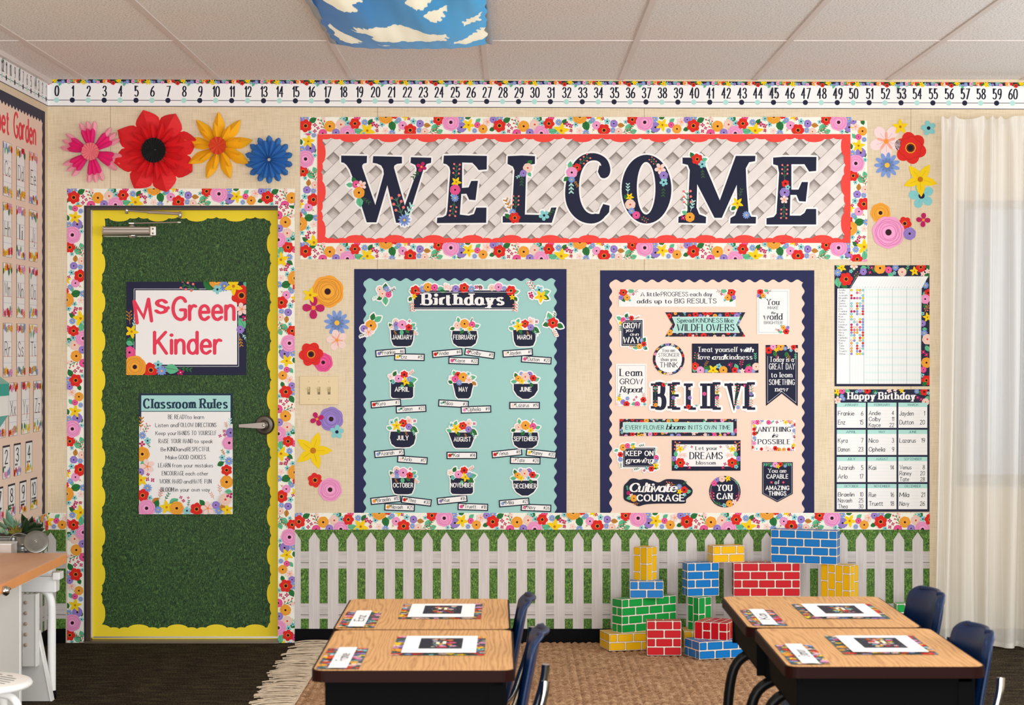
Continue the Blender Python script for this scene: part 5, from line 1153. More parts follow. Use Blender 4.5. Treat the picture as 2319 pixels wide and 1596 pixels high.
for k in range(25):
    y = 657 + k * 6.0; pr.text(NMS[k], 1899, y + 1.6, 4.0, (70, 70, 86), 'hand', 'l', width=min(19, 3 * len(NMS[k])))
    for j in range(5):
        if R.random() < .72: x = 1928 + j * 6.45; c = R.choice(cols); pr.circ(x, y, 2.9, shade(c, .8), 0, 8); pr.circ(x, y, 1.8, shade(c, 1.08), 0, 8)
for k in range(25): pr.text('MTWRF'[k % 5].lower(), 1928 + k * 6.3, 651.5, 3, (110, 110, 130), 'hand')
poster('chart_poster', pr, 'tall gridded sticker chart with a navy floral edge, upper poster beside the curtain')

pr = Pr(51); x0, y0, x1, y1 = 1890, 881.5, 2105, 1158.5; pr.clip = rc(x0, y0, x1, y1); pr.rect(x0, y0, x1, y1, (40, 42, 66))
for it in (('leaf', 1892, 886, 14, -60, GRN), ('leaf', 1912, 884, 14, -10, MINT), ('leaf', 1975, 890, 14, 20, GRN), ('leaf', 2078, 888, 14, -10, GRN), ('leaf', 1960, 884, 10, 190, MINT), ('leaf', 2096, 908, 14, 60, MINT), ('lily', 1897, 887, 9), ('rose', 1907, 885, 7, HOT), ('rose', 1948, 883, 6, PURPLE), ('small', 1940, 887, 4), ('poppy', 1964, 884, 8), ('small', 1983, 890, 3.5), ('cosmos', 2014, 884, 6), ('cosmos', 2027, 882, 5), ('lily', 2042, 884, 6.5), ('daisy', 2076, 886, 6), ('poppy', 2093, 887, 9), ('daisy', 1906, 897, 5.5), ('daisy', 1910, 903, 5), ('cosmos', 1897, 906, 9), ('four', 2078, 900, 4), ('four', 2086, 904, 4), ('rose', 2096, 910, 8.5, PEACH, (214, 84, 50)), ('small', 2102, 890, 4)): getattr(pr, it[0])(*it[1:])
pr.clip = None
pr.text('Happy Birthday', 1997, 904, 16, WHT, 'serifb', width=152)
MON = [('JANUARY', [('Frankie', 6), ('Enz', 15)]), ('FEBRUARY', [('Andie', 4), ('Colby', 11), ('Kayce', 22)]), ('MARCH', [('Jayden', 1), ('Dutton', 20)]), ('APRIL', [('Kyra', 7), ('Damon', 23)]), ('MAY', [('Nico', 3), ('Ophelia', 9)]), ('JUNE', [('Lazarus', 19)]),
       ('JULY', [('Azariah', 5), ('Arlo', 17)]), ('AUGUST', [('Kai', 14)]), ('SEPTEMBER', [('Venus', 8), ('Raney', 20), ('Tate', 28)]), ('OCTOBER', [('Braelin', 10), ('Navaeh', 25), ('Thea', 30)]), ('NOVEMBER', [('Rue', 16), ('Truett', 18)]), ('DECEMBER', [('Mila', 21), ('Navy', 26)])]
for i, (mn, nn) in enumerate(MON):
    cx, cy = 1895 + (i % 3) * 69.7, 911.5 + (i // 3) * 61.4; w, h = 65.5, 57
    pr.rect(cx, cy, cx + w, cy + 9.5, MINTL); pr.rect(cx, cy + 9.5, cx + w, cy + h, (248, 249, 250))
    tr = []
    for k in range(5): y = cy + 18 + k * 7.6; tr += [((cx, y), (cx + w, y), (cx + w, y + .35)), ((cx, y), (cx + w, y + .35), (cx, y + .35))]
    pr.raw(tr, (206, 222, 226)); pr.text(mn, cx + w / 2, cy + 7.4, 5.2, (60, 96, 110), 'print', width=4.4 * len(mn))
    for k, (nm, d) in enumerate(nn):
        y = cy + (29 + k * 20 if len(nn) < 3 else 28 + k * 13.5)
        pr.text(nm, cx + 3, y, 9.6 if len(nn) < 3 else 9, (34, 34, 44), 'hand', 'l', width=min(5.2 * len(nm), 36)); pr.text(str(d), cx + w - 6, y, 9.6 if len(nn) < 3 else 9, (34, 34, 44), 'hand', 'r')
poster('birthday_poster', pr, 'navy floral poster lettered Happy Birthday with twelve month boxes')

# ------------------------------------------------------------------ posters on the door
yd = YD - .0052
pr = Pr(60); x0, y0, x1, y1 = 286, 638, 557.5, 849; pr.clip = rc(x0, y0, x1, y1); pr.rect(x0, y0, x1, y1, (38, 40, 66)); pr.frame(303, 653.5, 541, 830, 1.0, (225, 228, 240)); pr.rect(307, 657, 537, 825.5, (246, 247, 252))
def qd(x, y): return 260 + x / 2.753, 600 + y / 2.753
for it in (('leaf', *qd(620, 155), 36, 135, GRN), ('twig', *qd(540, 155), 44, 165, GRN, BER), ('rose', *qd(635, 100), 17, ORANGE), ('daisy', *qd(683, 130), 13), ('small', *qd(640, 152), 11), ('leaf', *qd(800, 110), 16, -30, MINT), ('poppy', *qd(790, 190), 24), ('lily', *qd(740, 132), 21),
           ('cosmos', *qd(792, 275), 15), ('leaf', *qd(775, 330), 28, -60, MINT), ('four', *qd(812, 332), 8), ('rose', *qd(783, 402), 9, PURPLE), ('twig', *qd(790, 425), 20, -50, MINTL), ('twig', *qd(778, 440), 24, -80, BRN),
           ('twig', *qd(110, 390), 22, 70, MINTL), ('twig', *qd(95, 370), 28, 95, BRN, BRN), ('leaf', *qd(75, 500), 26, 50, GRN), ('leaf', *qd(70, 480), 18, -20, MINT), ('lily', *qd(105, 415), 16), ('rose', *qd(92, 545), 14, HOT), ('leaf', *qd(310, 640), 34, -10, MINT), ('twig', *qd(400, 640), 28, -10, GRN), ('four', *qd(410, 670), 8),
           ('poppy', *qd(225, 655), 18), ('rose', *qd(125, 635), 26, ORANGE), ('small', *qd(270, 622), 10), ('daisy', *qd(292, 660), 12)): getattr(pr, it[0])(*it[1:])
RL = (232, 66, 92)
for ch, x, y, h, w in (('M', 327, 729, 50, 33), ('s', 365, 708, 45, 22), ('*', 381, 712, 40, None)):
    a = math.radians(-8 if ch == 'M' else 0); pr.xf = (math.cos(a), math.sin(a) * -1, x - x * math.cos(a) + y * math.sin(a), math.sin(a), math.cos(a), y - x * math.sin(a) - y * math.cos(a)) if ch == 'M' else None
    pr.text(ch, x, y, h, RL, 'fat', width=w) if w else pr.circ(x, 697, 4, RL)
pr.xf = None
pr.text('Green', 461, 723.5, 50, RL, 'fat', width=138); pr.text('Kinder', 425, 800, 48, RL, 'fat', width=150)
tag(pr.build('name_sign', yd), 'navy floral sign with red lettering on the upper part of the grassy door', 'sign')
pr = Pr(61); x0, y0, x1, y1 = 315, 890.5, 527, 1164; pr.clip = rc(x0, y0, x1, y1); pr.rect(x0, y0, x1, y1, (244, 245, 250)); pr.begin(); pr.rect(x0, y0, x1, y0 + 4.5, (38, 52, 76)); pr.rect(x0, y0 + 4.5, x0 + 5, 960, (38, 52, 76)); pr.rect(x1 - 5, y0 + 4.5, x1, 960, (38, 52, 76)); pr.end()
pr.rect(x0 + 5, y0 + 4.5, x1 - 5, 931, (170, 220, 216)); pr.rect(x0 + 5, 930.5, x1 - 5, 932, (38, 52, 76))
for it in (('twig', 318, 975, 30, 85, BRN), ('twig', 322, 985, 26, 60, GRN, BER), ('twig', 521, 970, 22, 90, MINTL), ('twig', 332, 1000, 14, -60, GRN), ('daisy', *qd(172, 1062), 9), ('small', *qd(205, 1095), 8), ('four', *qd(170, 1115), 7), ('rose', *qd(172, 1178), 17, ORANGE), ('leaf', *qd(160, 1240), 16, 20, MINT), ('cosmos', *qd(203, 1255), 17), ('rose', *qd(160, 1290), 9, PURPLE), ('four', *qd(208, 1305), 4), ('four', *qd(203, 1335), 5), ('four', *qd(236, 1340), 5), ('lily', *qd(165, 1340), 15), ('daisy', *qd(205, 1390), 10), ('poppy', *qd(175, 1435), 15), ('small', *qd(220, 1450), 6),
           ('leaf', *qd(235, 1485), 20, 40, BRN), ('leaf', *qd(245, 1515), 22, 60, GRN), ('twig', *qd(280, 1460), 20, 80, BRN, BER), ('twig', *qd(310, 1470), 20, 60, GRN), ('leaf', *qd(340, 1490), 24, 30, MINT), ('rose', *qd(200, 1515), 20, PINK), ('daisy', *qd(272, 1525), 9), ('lily', *qd(325, 1508), 16), ('rose', *qd(388, 1515), 16, ORANGE), ('twig', *qd(455, 1510), 16, 80, GRN), ('small', *qd(452, 1530), 9), ('four', *qd(412, 1448), 4), ('four', *qd(430, 1468), 4), ('four', *qd(458, 1450), 3), ('leaf', *qd(560, 1500), 18, 130, GRN), ('poppy', *qd(512, 1520), 15), ('cosmos', *qd(582, 1515), 16), ('rose', *qd(632, 1495), 9, PURPLE), ('daisy', *qd(650, 1530), 9), ('leaf', *qd(665, 1530), 18, 70, BRN), ('lily', *qd(703, 1525), 14), ('twig', *qd(620, 1460), 16, 120, BRN, BER), ('twig', *qd(655, 1430), 20, 90, BRN, BER), ('rose', *qd(692, 1460), 14, PEACH, (214, 84, 50)), ('four', *qd(718, 1432), 8), ('leaf', *qd(690, 1410), 16, 0, MINT), ('rose', *qd(697, 1352), 15, ORANGE), ('poppy', *qd(697, 1278), 13), ('leaf', *qd(640, 1250), 18, 30, GRN), ('daisy', *qd(712, 1222), 10), ('small', *qd(670, 1200), 7), ('small', *qd(706, 1165), 5), ('twig', *qd(690, 1190), 16, 120, BRN), ('rose', *qd(714, 1108), 16, PINK), ('rose', *qd(722, 1045), 11, PURPLE), ('four', *qd(682, 1035), 4), ('four', *qd(656, 1065), 4), ('four', *qd(686, 1058), 4), ('twig', *qd(700, 1020), 14, 100, BRN, BER)): getattr(pr, it[0])(*it[1:])
pr.text('Classroom Rules', 421, 924, 21, (36, 60, 84), 'serifb', width=190)
for k, parts in enumerate(((('BE READY', 402, 42, 't'), ('to learn', 443, 37, 's')), (('Listen and', 377, 50, 's'), ('FOLLOW DIRECTIONS', 447, 85, 't')), (('Keep your', 376, 47, 's'), ('HANDS TO YOURSELF', 446.5, 87, 't')), (('RAISE YOUR HAND', 398, 77, 't'), ('to speak', 461, 41, 's')), (('Be', 370, 11, 's'), ('KIND', 390, 21, 't'), ('and', 412, 19, 's'), ('RESPECTFUL', 450, 51, 't')), (('Make', 388, 25, 's'), ('GOOD CHOICES', 435, 61, 't')), (('LEARN', 372, 27, 't'), ('from your mistakes', 436, 92, 's')), (('ENCOURAGE', 392, 50, 't'), ('each other', 446, 51, 's')), (('WORK HARD', 387, 50, 't'), ('and', 425, 17, 's'), ('HAVE FUN', 457.5, 42, 't')), (('BLOOM', 379.5, 29, 't'), ('in your own way', 436, 78, 's')))):
    for t, x, w, st in parts: pr.text(t, x, 948.3 + k * 18.25, 9.4 if st == 't' else 8.2, (44, 46, 62), 'tall' if st == 't' else 'print', width=w)
tag(pr.build('rules_poster', yd), 'white floral poster lettered Classroom Rules on the lower part of the door', 'poster')

# ================================================================== THREE-DIMENSIONAL THINGS
# pleated paper flowers over the door
def petal_mesh(r0, r1, wmax, prof, base, lift, fold, tipw=0.0, n=7):
    """folded petal along +x; ridge in the middle (towards -y), edges lower"""
    g = G(); vs = []
    for i in range(n + 1):
        t = i / n; r = r0 + (r1 - r0) * t
        w = wmax * prof(t)
        yb = -(base + lift * math.sin(t * PI * .62)); vs += [(r, yb + fold * min(1, w / wmax + .1), -w), (r, yb - fold * .3, 0), (r, yb + fold * min(1, w / wmax + .1), w)]
    fs = []
    for i in range(n):
        a = i * 3; fs += [(a, a + 1, a + 4, a + 3), (a + 1, a + 2, a + 5, a + 4)]
    g.add(vs, fs); return g
def rosette(px, py, label, layers, cen, group='pleated paper flowers above the door'):
    e = wall_thing('pleated_paper_flower', px, py, -.004, label, 'paper flower', group)
    for (nm, m, angs, args) in layers:
        me = None
        for a in angs:
            if me is None: o = petal_mesh(*args).build(nm, m, e, solid=.0007); me = o.data
            else:
                o = bpy.data.objects.new(nm, me); COL.objects.link(o); o.parent = e
                md = o.modifiers.new('s', 'SOLIDIFY'); md.thickness = .0007; md.offset = 0
            o.rotation_euler = (0, -a, 0)
    if cen:
        m, r, yb, n = cen; g = G(); vs = [(0, -yb + .004, 0)]
        for k in range(2 * n):
            a = PI * k / n; h = -yb - (.008 if k % 2 == 0 else -.002); vs.append((math.cos(a) * r * (1 if k % 2 == 0 else .96), h, math.sin(a) * r))
        g.add(vs, [(0, k + 1, (k + 1) % (2 * n) + 1) for k in range(2 * n)]); g.build('flower_center', m, e, solid=.0007)
    g = G(); g.box(-.006, -.008, -.006, .006, .0035, .006); g.build('mount', mat('white_card', (235, 235, 230), .7), e)
    g = G(); g.tube([(.004, -(cen[2] if cen else .045) - .004, .002), (.012, -(cen[2] if cen else .045) - .006, .001)], .0006, 6); g.build('staple', mat('staple', (210, 210, 215), .3, .9), e)
    return e
def ring(n, ph=0): return [ph + 2 * PI * k / n for k in range(n)]
u = 1 / S
PKL = mat('pale_pink_card', (246, 166, 184), .7); PKH = mat('hot_pink_card', (236, 36, 128), .7); PKC = mat('salmon_card', (236, 128, 136), .7)
REDC = mat('red_card', (226, 24, 34), .65); BLKC = mat('black_card', (16, 16, 18), .8); YLC = mat('yellow_card', (252, 186, 16), .65); ORC = mat('orange_card', (214, 66, 26), .7); BLC = mat('blue_card', (50, 116, 190), .65)
rnd_ = lambda t: max(.12, math.sin(min(1, t * 1.02) * PI * .86) ** .55) * (.35 + .65 * t) if t < .985 else .18
sharp = lambda t: .25 + .75 * math.sin(t * PI * .62 / .62 * .62) if t < .55 else max(.0, (1 - t) / .45) ** .7 * (.25 + .75 * math.sin(.55 * PI * .62))
wide = lambda t: (.2 + .8 * math.sin(min(1, t / .66) * PI / 2)) if t < .66 else max(.03, 1 - ((t - .66) / .34) ** 1.7)
grp = [math.radians(60 * g_ + j + 38) for g_ in range(6) for j in (-13.5, 0, 13.5)]
rosette(209, 345, 'pink paper flower with pale tips, leftmost of the four', [
    ('petal', PKL, grp, (6 * u, 70 * u, 7.6 * u, rnd_, .014, .012, .016, 0, 10)), ('petal', PKH, [a + .02 for a in grp], (6 * u, 53 * u, 7.4 * u, rnd_, .026, .012, .018, 0, 10))], (PKC, 20 * u, .045, 16))
rosette(353, 343, 'large red paper flower with a black pleated center', [
    ('petal', REDC, ring(8, .28), (20 * u, 96 * u, 28 * u, wide, .010, .016, .030, 0, 10)), ('petal', REDC, ring(16, .1), (20 * u, 66 * u, 9.5 * u, sharp, .036, .014, .026))], (BLKC, 28 * u, .062, 24))
rosette(496, 332, 'yellow paper flower with an orange center', [
    ('petal', YLC, ring(9, PI / 2), (14 * u, 78 * u, 15 * u, sharp, .010, .014, .024, 0, 10)), ('petal', YLC, ring(9, PI / 2 + .16), (14 * u, 54 * u, 9 * u, sharp, .028, .012, .022, 0, 10))], (ORC, 20 * u, .05, 10))
rosette(610, 362, 'blue paper flower, rightmost and smallest of the four', [
    ('petal', BLC, ring(14, PI / 2), (4 * u, 54 * u, 9.0 * u, rnd_, .010, .012, .018, 0, 10)), ('petal', BLC, ring(14, PI / 2 + .22), (4 * u, 43 * u, 7.2 * u, rnd_, .026, .012, .018, 0, 10))], None)

# light switch plate
IV = mat('ivory_plastic', (216, 192, 142), .35); IVD = mat('ivory_shadow', (120, 100, 70), .5)
sw = wall_thing('light_switch', 722.5, 884, 0, 'ivory triple light switch plate between the door and the birthday board', 'switch')
g = G(); g.box(-44 * u, -.006, -32.5 * u, 44 * u, -.0005, 32.5 * u); g.build('cover_plate', IV, sw, bevel=.002)
for k in (-1, 0, 1):
    x = k * 23 * u
    g = G(); g.box(x - 3 * u, -.0064, -9 * u, x + 3 * u, -.0058, 8 * u); sl = g.build('toggle_slot', IVD, sw)
    g = G(); g.prism([(-.006, -.008), (-.006, .010), (-.019, .016), (-.018, .009)], x - .0045, x + .0045, 'x'); g.build('toggle', IV, sw)
    for z in (-20, 20):
        g = G(); g.lathe([(0, 0), (.0028, 0), (.0022, .0012), (0, .0012)], 10, Matrix.Translation((x, -.006, z * u)) @ Matrix.Rotation(PI / 2, 4, 'X')); g.build('screw', IV, sw)

# ------------------------------------------------------------------ left wall: alphabet board
def lm(off):
    return lambda U, V, h: np.stack([XL + off + h, U, -V], 1)   # u = room y, v = -height
def yw(px): return XL * F / (px - CX) - D      # where column px of the photo meets the left wall
ab = tag(empty('bulletin_paper', (XL, -1.2, 1.6)), 'peach alphabet garden board on the left wall', 'bulletin board')
AY0, AY1 = -1.62, yw(101); AZ1 = 2.475; AZ0 = WZ(1161) + .002
pr = Pr(); pr.rect(AY0, -AZ1, AY1, -AZ0, PEACHP); pr.build('backing_paper', 0, ab, fmap=lm(.0006))
e2 = tag(empty('wavy_border', (XL, -1.2, 1.6)), 'navy wavy border around the alphabet board', 'border')
NV = (48, 50, 72); off = .0012
wv = lambda t: .0065 * math.cos(2 * PI * t)
for a in ((AY0, AY1, 'h', -AZ1, 1, .05, .057, 0), (-AZ1, -AZ0, 'v', AY0, 1, .05, .057, 0), (-AZ1, -AZ0, 'v', AY1, -1, .05, .057, 0)):
    pr = Pr(); scallop(pr, *a, NV, fn=wv, step=.004); pr.build('trim_strip', 0, e2, fmap=lm(off)); off += .0003
pr = Pr(); pr.text('Garden', (yw(31) + yw(80)) / 2, -2.302, .104, (236, 62, 78), 'fat', width=yw(80) - yw(31)); pr.text('Alphabet', yw(19.5) , -2.302, .104, (236, 62, 78), 'fat', 'r', width=.56)
tag(pr.build('lettering', 0, fmap=lm(.0016)), 'red lettering Alphabet Garden on the left wall board', 'lettering')
def card(kind, yc, zc, w, h, txt, label, seed):
    pr = Pr(seed); yc *= S; zc *= S; w *= S; h *= S; x0, x1, y0, y1 = yc - w / 2, yc + w / 2, -zc - h / 2, -zc + h / 2; pr.clip = rc(x0, y0, x1, y1)
    k = 1 / S
    pr.rect(x0, y0, x1, y1, (48, 40, 52)); pr.rect(x0 + 2.2, y0 + (4 if kind else .5), x1 - 2.2, y1 - .5, (248, 248, 252))
    R = random.Random(seed)
    def fl(yy, up, n):
        for q in range(n):
            x = x0 + w * (q + .5) / n; r = R.uniform(6, 9); c = R.randrange(6)
            y = yy + up * R.uniform(0, 9)
            if c == 0: pr.poppy(x, y, r)
            elif c == 1: pr.rose(x, y, r, ORANGE)
            elif c == 2: pr.rose(x, y, r, PINK)
            elif c == 3: pr.lily(x, y, r * 1.2)
            elif c == 4: pr.daisy(x, y, r)
            else: pr.leaf(x, y, r * 2, -90 * up, MINT if q % 2 else GRN)
    if kind == 0:
        fl(y0 + 5, 1, 7); fl(y1 - 6, -1, 7)
        for f, c in ((.34, (190, 200, 220)), (.62, (240, 130, 130)), (.74, (190, 200, 220))): pr.rect(x0 + 2.4, y0 + h * f - .4, x1 - 2.4, y0 + h * f + .4, c)
        pr.text(txt, yc, y0 + h * .62, h * .27, (34, 34, 40), 'cardf', width=(w * .6 if txt[0] not in 'IJL' else w * .34))
    else:
        fl(y1 - 6, -1, 5); pr.text(txt, yc, y0 + h * .55, h * .4, (34, 34, 40), 'print', width=w * (.36 if len(txt) == 1 else .56))
        nd = int(txt)
        for q in range(nd): pr.rect(x0 + w * (.16 + .13 * (q % 5)), y0 + h * (.62 + .09 * (q // 5)), x0 + w * (.26 + .13 * (q % 5)), y0 + h * (.68 + .09 * (q // 5)), (44, 36, 52))
    tag(pr.build('letter_card' if kind == 0 else 'number_card', 0, fmap=lambda U, V, hh: lm(.0016)(U / S, V / S, hh)), label, 'card', 'alphabet cards on the left wall' if kind == 0 else 'counting cards on the left wall')
pitch = (yw(74.5) - yw(16)) / 2
for i in range(26):
    if i < 20: r, c = divmod(i, 5); yc = yw(74.5) + (c - 4) * pitch
    else: r, c = 4, i - 20; yc = (yw(84) if c == 5 else yw(57) if c == 4 else yw(28.5) - (3 - c) * .205)
    ch = 'ABCDEFGHIJKLMNOPQRSTUVWXYZ'[i]
    card(0, yc, (2.146, 1.886, 1.628, 1.370, 1.112)[r], .152, .232, ch + ch.lower(), 'tall floral letter card showing %s%s on the alphabet board' % (ch, ch.lower()), 100 + i)
NC = {2: (13.5, 1.0), 3: (38.5, 1.0), 4: (65, 1.0), 7: (-2, .845), 8: (25.5, .845), 9: (51.5, .845), 10: (76, .845)}
zz4 = CZ - (1034 - HY) * (D + yw(65)) / F; zz10 = CZ - (1117 - HY) * (D + yw(76)) / F
for n_, (px, _) in NC.items():
    card(1, yw(px), zz4 if n_ < 5 else zz10, .125, .142, str(n_), 'small counting card with the numeral %s on the alphabet board' % {2: 'two', 3: 'three', 4: 'four', 7: 'seven', 8: 'eight', 9: 'nine', 10: 'ten'}[n_], 140 + n_)
# floral strip and fence print on the left wall
lf = tag(empty('floral_border', (XL, -1, WZ(1180))), 'cream floral paper border along the left wall under the alphabet board', 'border', 'floral paper border runs')
for k in range(3):
    strip_piece('trim_strip', lf, 0, 439, (1, 0, 107.5 - 439 * (k + 1), 0, 1, 1161), 0, fmap=lambda U, V, h: np.stack([XL + .0016 + h, (U - 108) / S, CZ - (V - HY) / S], 1))
lp = tag(empty('picket_fence_print', (XL, -1.2, WZ(1310))), 'printed white picket fence paper along the left wall', 'wall paper', 'picket fence paper along the wall')
def lbx(name, m, y0, y1, r0, r1, x0, x1):
    g = G(); g.box(x0, y0 + 1.2, WZ(r1) - lp.location.z, x1, y1 + 1.2, WZ(r0) - lp.location.z); g.build(name, m, lp)
lbx('grass', GRASSL, -2.6, -.002, 1199, 1424, .0001, .0006)
for a, b in ((1248, 1287), (1366, 1400.5)):
    lbx('rail', RAILM, -2.6, -.002, a, b, .0007, .0011); lbx('rail_joint', GAPM, -2.6, -.002, a + 25, a + 26.4, .0011, .0013)
me = None
for k in range(29):
    y = -.05 - .0882 * k
    if me is None:
        g = G(); g.prism([(-12.2 / S, WZ(1424) - lp.location.z), (12.2 / S, WZ(1424) - lp.location.z), (12.2 / S, WZ(1222) - lp.location.z), (0, WZ(1204.5) - lp.location.z), (-12.2 / S, WZ(1222) - lp.location.z)], .0014, .0022, 'x'); o = g.build('picket', PICK, lp); me = o.data
    else: o = bpy.data.objects.new('picket', me); COL.objects.link(o); o.parent = lp
    o.location = (0, y + 1.2, 0)
# teal and floral hanging pocket on the left wall
hp = tag(empty('hanging_pocket', (XL, -1.22, WZ(920))), 'teal and floral hanging paper box on the left wall at the frame edge', 'wall pocket')
TL_ = mat('teal_paper', (40, 160, 146), .6)
def pzz(row, d): return CZ - (row - HY) * d / F - hp.location.z
d0 = 8.45; x1 = (21 - CX) * d0 / F - XL
zt, z1, z2, z3, z4 = pzz(852, d0), pzz(868, d0), pzz(895, d0), pzz(940, d0), pzz(985, d0)
yA, yB = -.16, d0 - D + 1.22
g = G(); g.box(.001, yA, z2, x1, yB, z1); g.build('top_band', TL_, hp)
g = G(); g.prism([(.001, z1), (x1, z1), (.02, z1 + .045), (.001, z1 + .045)], yA, yB); g.build('lid', mat('teal_pale', (130, 186, 170), .6), hp)
g = G(); g.prism([(.001, z3), (x1 - .004, z3), (.02, z4), (.001, z4)], yA, yB); g.build('bottom', mat('aqua_paper', (96, 190, 184), .6), hp)
g = G(); g.box(.001, yA, z3, x1 - .002, yB, z2); g.build('body', mat('white_card', (235, 235, 230), .7), hp)
def quad_print(name, parent, O, ux, vx, W, H, fill, seed, bgc):
    pr = Pr(seed); pr.clip = rc(0, 0, W, H); pr.rect(0, 0, W, H, bgc); fill(pr)
    O, ux, vx = map(np.array, (O, ux, vx)); nrm = -np.cross(ux, vx)
    return pr.build(name, 0, parent, fmap=lambda U, V, h: O + U[:, None] / S * ux + V[:, None] / S * vx + h[:, None] * nrm, origin=tuple(hp.location) if parent is hp else None)
hl = hp.location
quad_print('floral_band', hp, (XL + .001, hl.y + yA - .0008, hl.z + z2), (1, 0, 0), (0, 0, -1), (x1 - .003) * S, (z2 - z3) * S, lambda p: random_flora(p, 0, 0, x1 * S, (z2 - z3) * S, 3, (7, 12), 14), 4, CREAM)

# ------------------------------------------------------------------ ceiling light with cloud fabric
lt = tag(empty('ceiling_light', (TX0 - TW / 2, -1.82, CEIL)), 'fluorescent ceiling light wearing a blue sky and clouds fabric cover', 'light')
g = G(); g.box(-TW / 2 + .004, -TL / 2 + .004, .0, TW / 2 - .004, TL / 2 - .004, .06); g.build('light_housing', mat('housing', (225, 222, 216), .5), lt)
CL = [[(590, 250), (650, 265), (800, 240), (1000, 250), (1180, 240), (1340, 275), (1560, 320), (1720, 315), (1760, 345), (1700, 400), (1500, 440), (1250, 440), (1230, 428), (980, 425), (860, 410), (820, 375), (840, 340), (760, 325), (650, 320), (570, 310), (640, 300)],
      [(-50, -60), (720, -60), (700, 20), (600, 40), (640, 75), (500, 92), (380, 80), (240, 45), (100, 20)], [(1220, -60), (1700, -60), (1690, 15), (1560, 15), (1440, 60), (1370, 66), (1300, 35), (1230, 10)],
      [(1470, 125), (1540, 95), (1740, 78), (1750, 110), (1690, 155), (1600, 190), (1540, 180)], [(1920, 265), (2040, 195), (2150, 150), (2150, 255), (2030, 275), (1920, 280)], [(280, 290), (400, 345), (640, 430), (735, 468), (640, 490), (700, 505), (440, 500), (330, 370)],
      [(1790, 470), (1860, 445), (2000, 435), (2150, 360), (2240, 400), (2240, 500), (1960, 515), (1900, 490)], [(900, 495), (960, 488), (1050, 500), (1000, 512)], [(300, -330), (900, -300), (700, -200), (350, -180)], [(1200, -350), (1900, -330), (1800, -190), (1300, -200)], [(0, -600), (600, -640), (500, -500)], [(1000, -650), (1500, -600), (1200, -500)]]
def inpoly(x, y, p):
    c = np.zeros(x.shape, bool); n = len(p)
    for i in range(n):
        x0_, y0_ = p[i]; x1_, y1_ = p[(i + 1) % n]
        if y0_ == y1_: continue
        c ^= ((y0_ > y) != (y1_ > y)) & (x < (x1_ - x0_) * (y - y0_) / (y1_ - y0_) + x0_)
    return c
NXc, NYc = 200, 160
U_, V_ = np.meshgrid(np.linspace(0, 1, NXc + 1), np.linspace(0, 1, NYc + 1))
xe0, xe1 = (757 - CX) * 8.29 / F - .0, (1107 - CX) * 8.29 / F
Xw = xe0 + (xe1 - xe0) * U_ + .004 * np.sin(V_ * 40) * (np.abs(U_ - .5) * 2) ** 6
Yw = -1.205 - 1.25 * V_ + .0012 * np.sin(U_ * 9) * (1 - V_) ** 8
SAG = .05 * (1 - (2 * U_ - 1) ** 4) * (.35 + .65 * np.sin(np.clip(V_ * 1.0 + .06, 0, 1) * PI)) + .012 * np.sin(U_ * 17 + V_ * 5) * V_ + .001 * np.sin(U_ * 60 + 3 * V_) 
Zw = CEIL - .01 - SAG
# fabric picture coordinates = photo crop (690..1120, 0..110, x5.393)
dd = Yw + D; PXc = (CX + Xw * F / dd - 690) * 5.393; PYc = ((HY - (CEIL - .03 - CZ) * F / dd)) * 5.393
nz = 14 * np.sin(PXc * .031 + PYc * .05) + 9 * np.sin(PXc * .083 - PYc * .11) + 10 * np.sin(PYc * .06)
cm = np.zeros(PXc.shape, bool)
for p in CL: cm |= inpoly(PXc + nz, PYc + nz * .35, p)
bl = np.clip((PXc / 2200), 0, 1)[..., None] * (np.array(lin((10, 158, 220))) - np.array(lin((0, 92, 164)))) + np.array(lin((0, 92, 164)))
colr = np.where(cm[..., None], np.array(lin((250, 246, 222))), bl)
me = bpy.data.meshes.new('fabric_cover'); vs = np.stack([Xw, Yw, Zw], -1).reshape(-1, 3) - np.array(lt.location)
idx = np.arange((NXc + 1) * (NYc + 1)).reshape(NYc + 1, NXc + 1)
fa = np.stack([idx[:-1, :-1], idx[:-1, 1:], idx[1:, 1:], idx[1:, :-1]], -1).reshape(-1, 4)
me.from_pydata(vs.tolist(), [], fa.tolist()); me.polygons.foreach_set('use_smooth', [True] * len(fa))
at = me.color_attributes.new('ink', 'FLOAT_COLOR', 'POINT'); at.data.foreach_set('color', np.concatenate([colr.reshape(-1, 3), np.ones((len(vs), 1))], 1).astype(np.float32).ravel())
def m_cloud(nt, b):
    a = nt.nodes.new('ShaderNodeAttribute'); a.attribute_name = 'ink'
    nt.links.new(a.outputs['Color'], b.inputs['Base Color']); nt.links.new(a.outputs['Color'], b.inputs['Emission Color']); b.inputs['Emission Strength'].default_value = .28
    b.inputs['Roughness'].default_value = .7; b.inputs['Sheen Weight'].default_value = .1
me.materials.append(node_mat('cloud_fabric_lit', m_cloud)); o = bpy.data.objects.new('fabric_cover', me); COL.objects.link(o); o.parent = lt
md = o.modifiers.new('s', 'SOLIDIFY'); md.thickness = .001
hm = mat('grey_hem', (170, 180, 190), .6)
g = G()
for sx in (xe0, xe1):
    pts = [(sx - lt.location.x, -1.205 - 1.25 * t - lt.location.y, -.012 - .004 * math.sin(t * 25)) for t in [k / 24 for k in range(25)]]
    vs = []; fs = []
    for k, p in enumerate(pts): vs += [(p[0] - .014, p[1], p[2] + .002), (p[0] + .014, p[1], p[2] - .004)]
    for k in range(24): fs.append((2 * k, 2 * k + 1, 2 * k + 3, 2 * k + 2))
    g.add(vs, fs, True)
g.build('hem', hm, lt, solid=.0012)

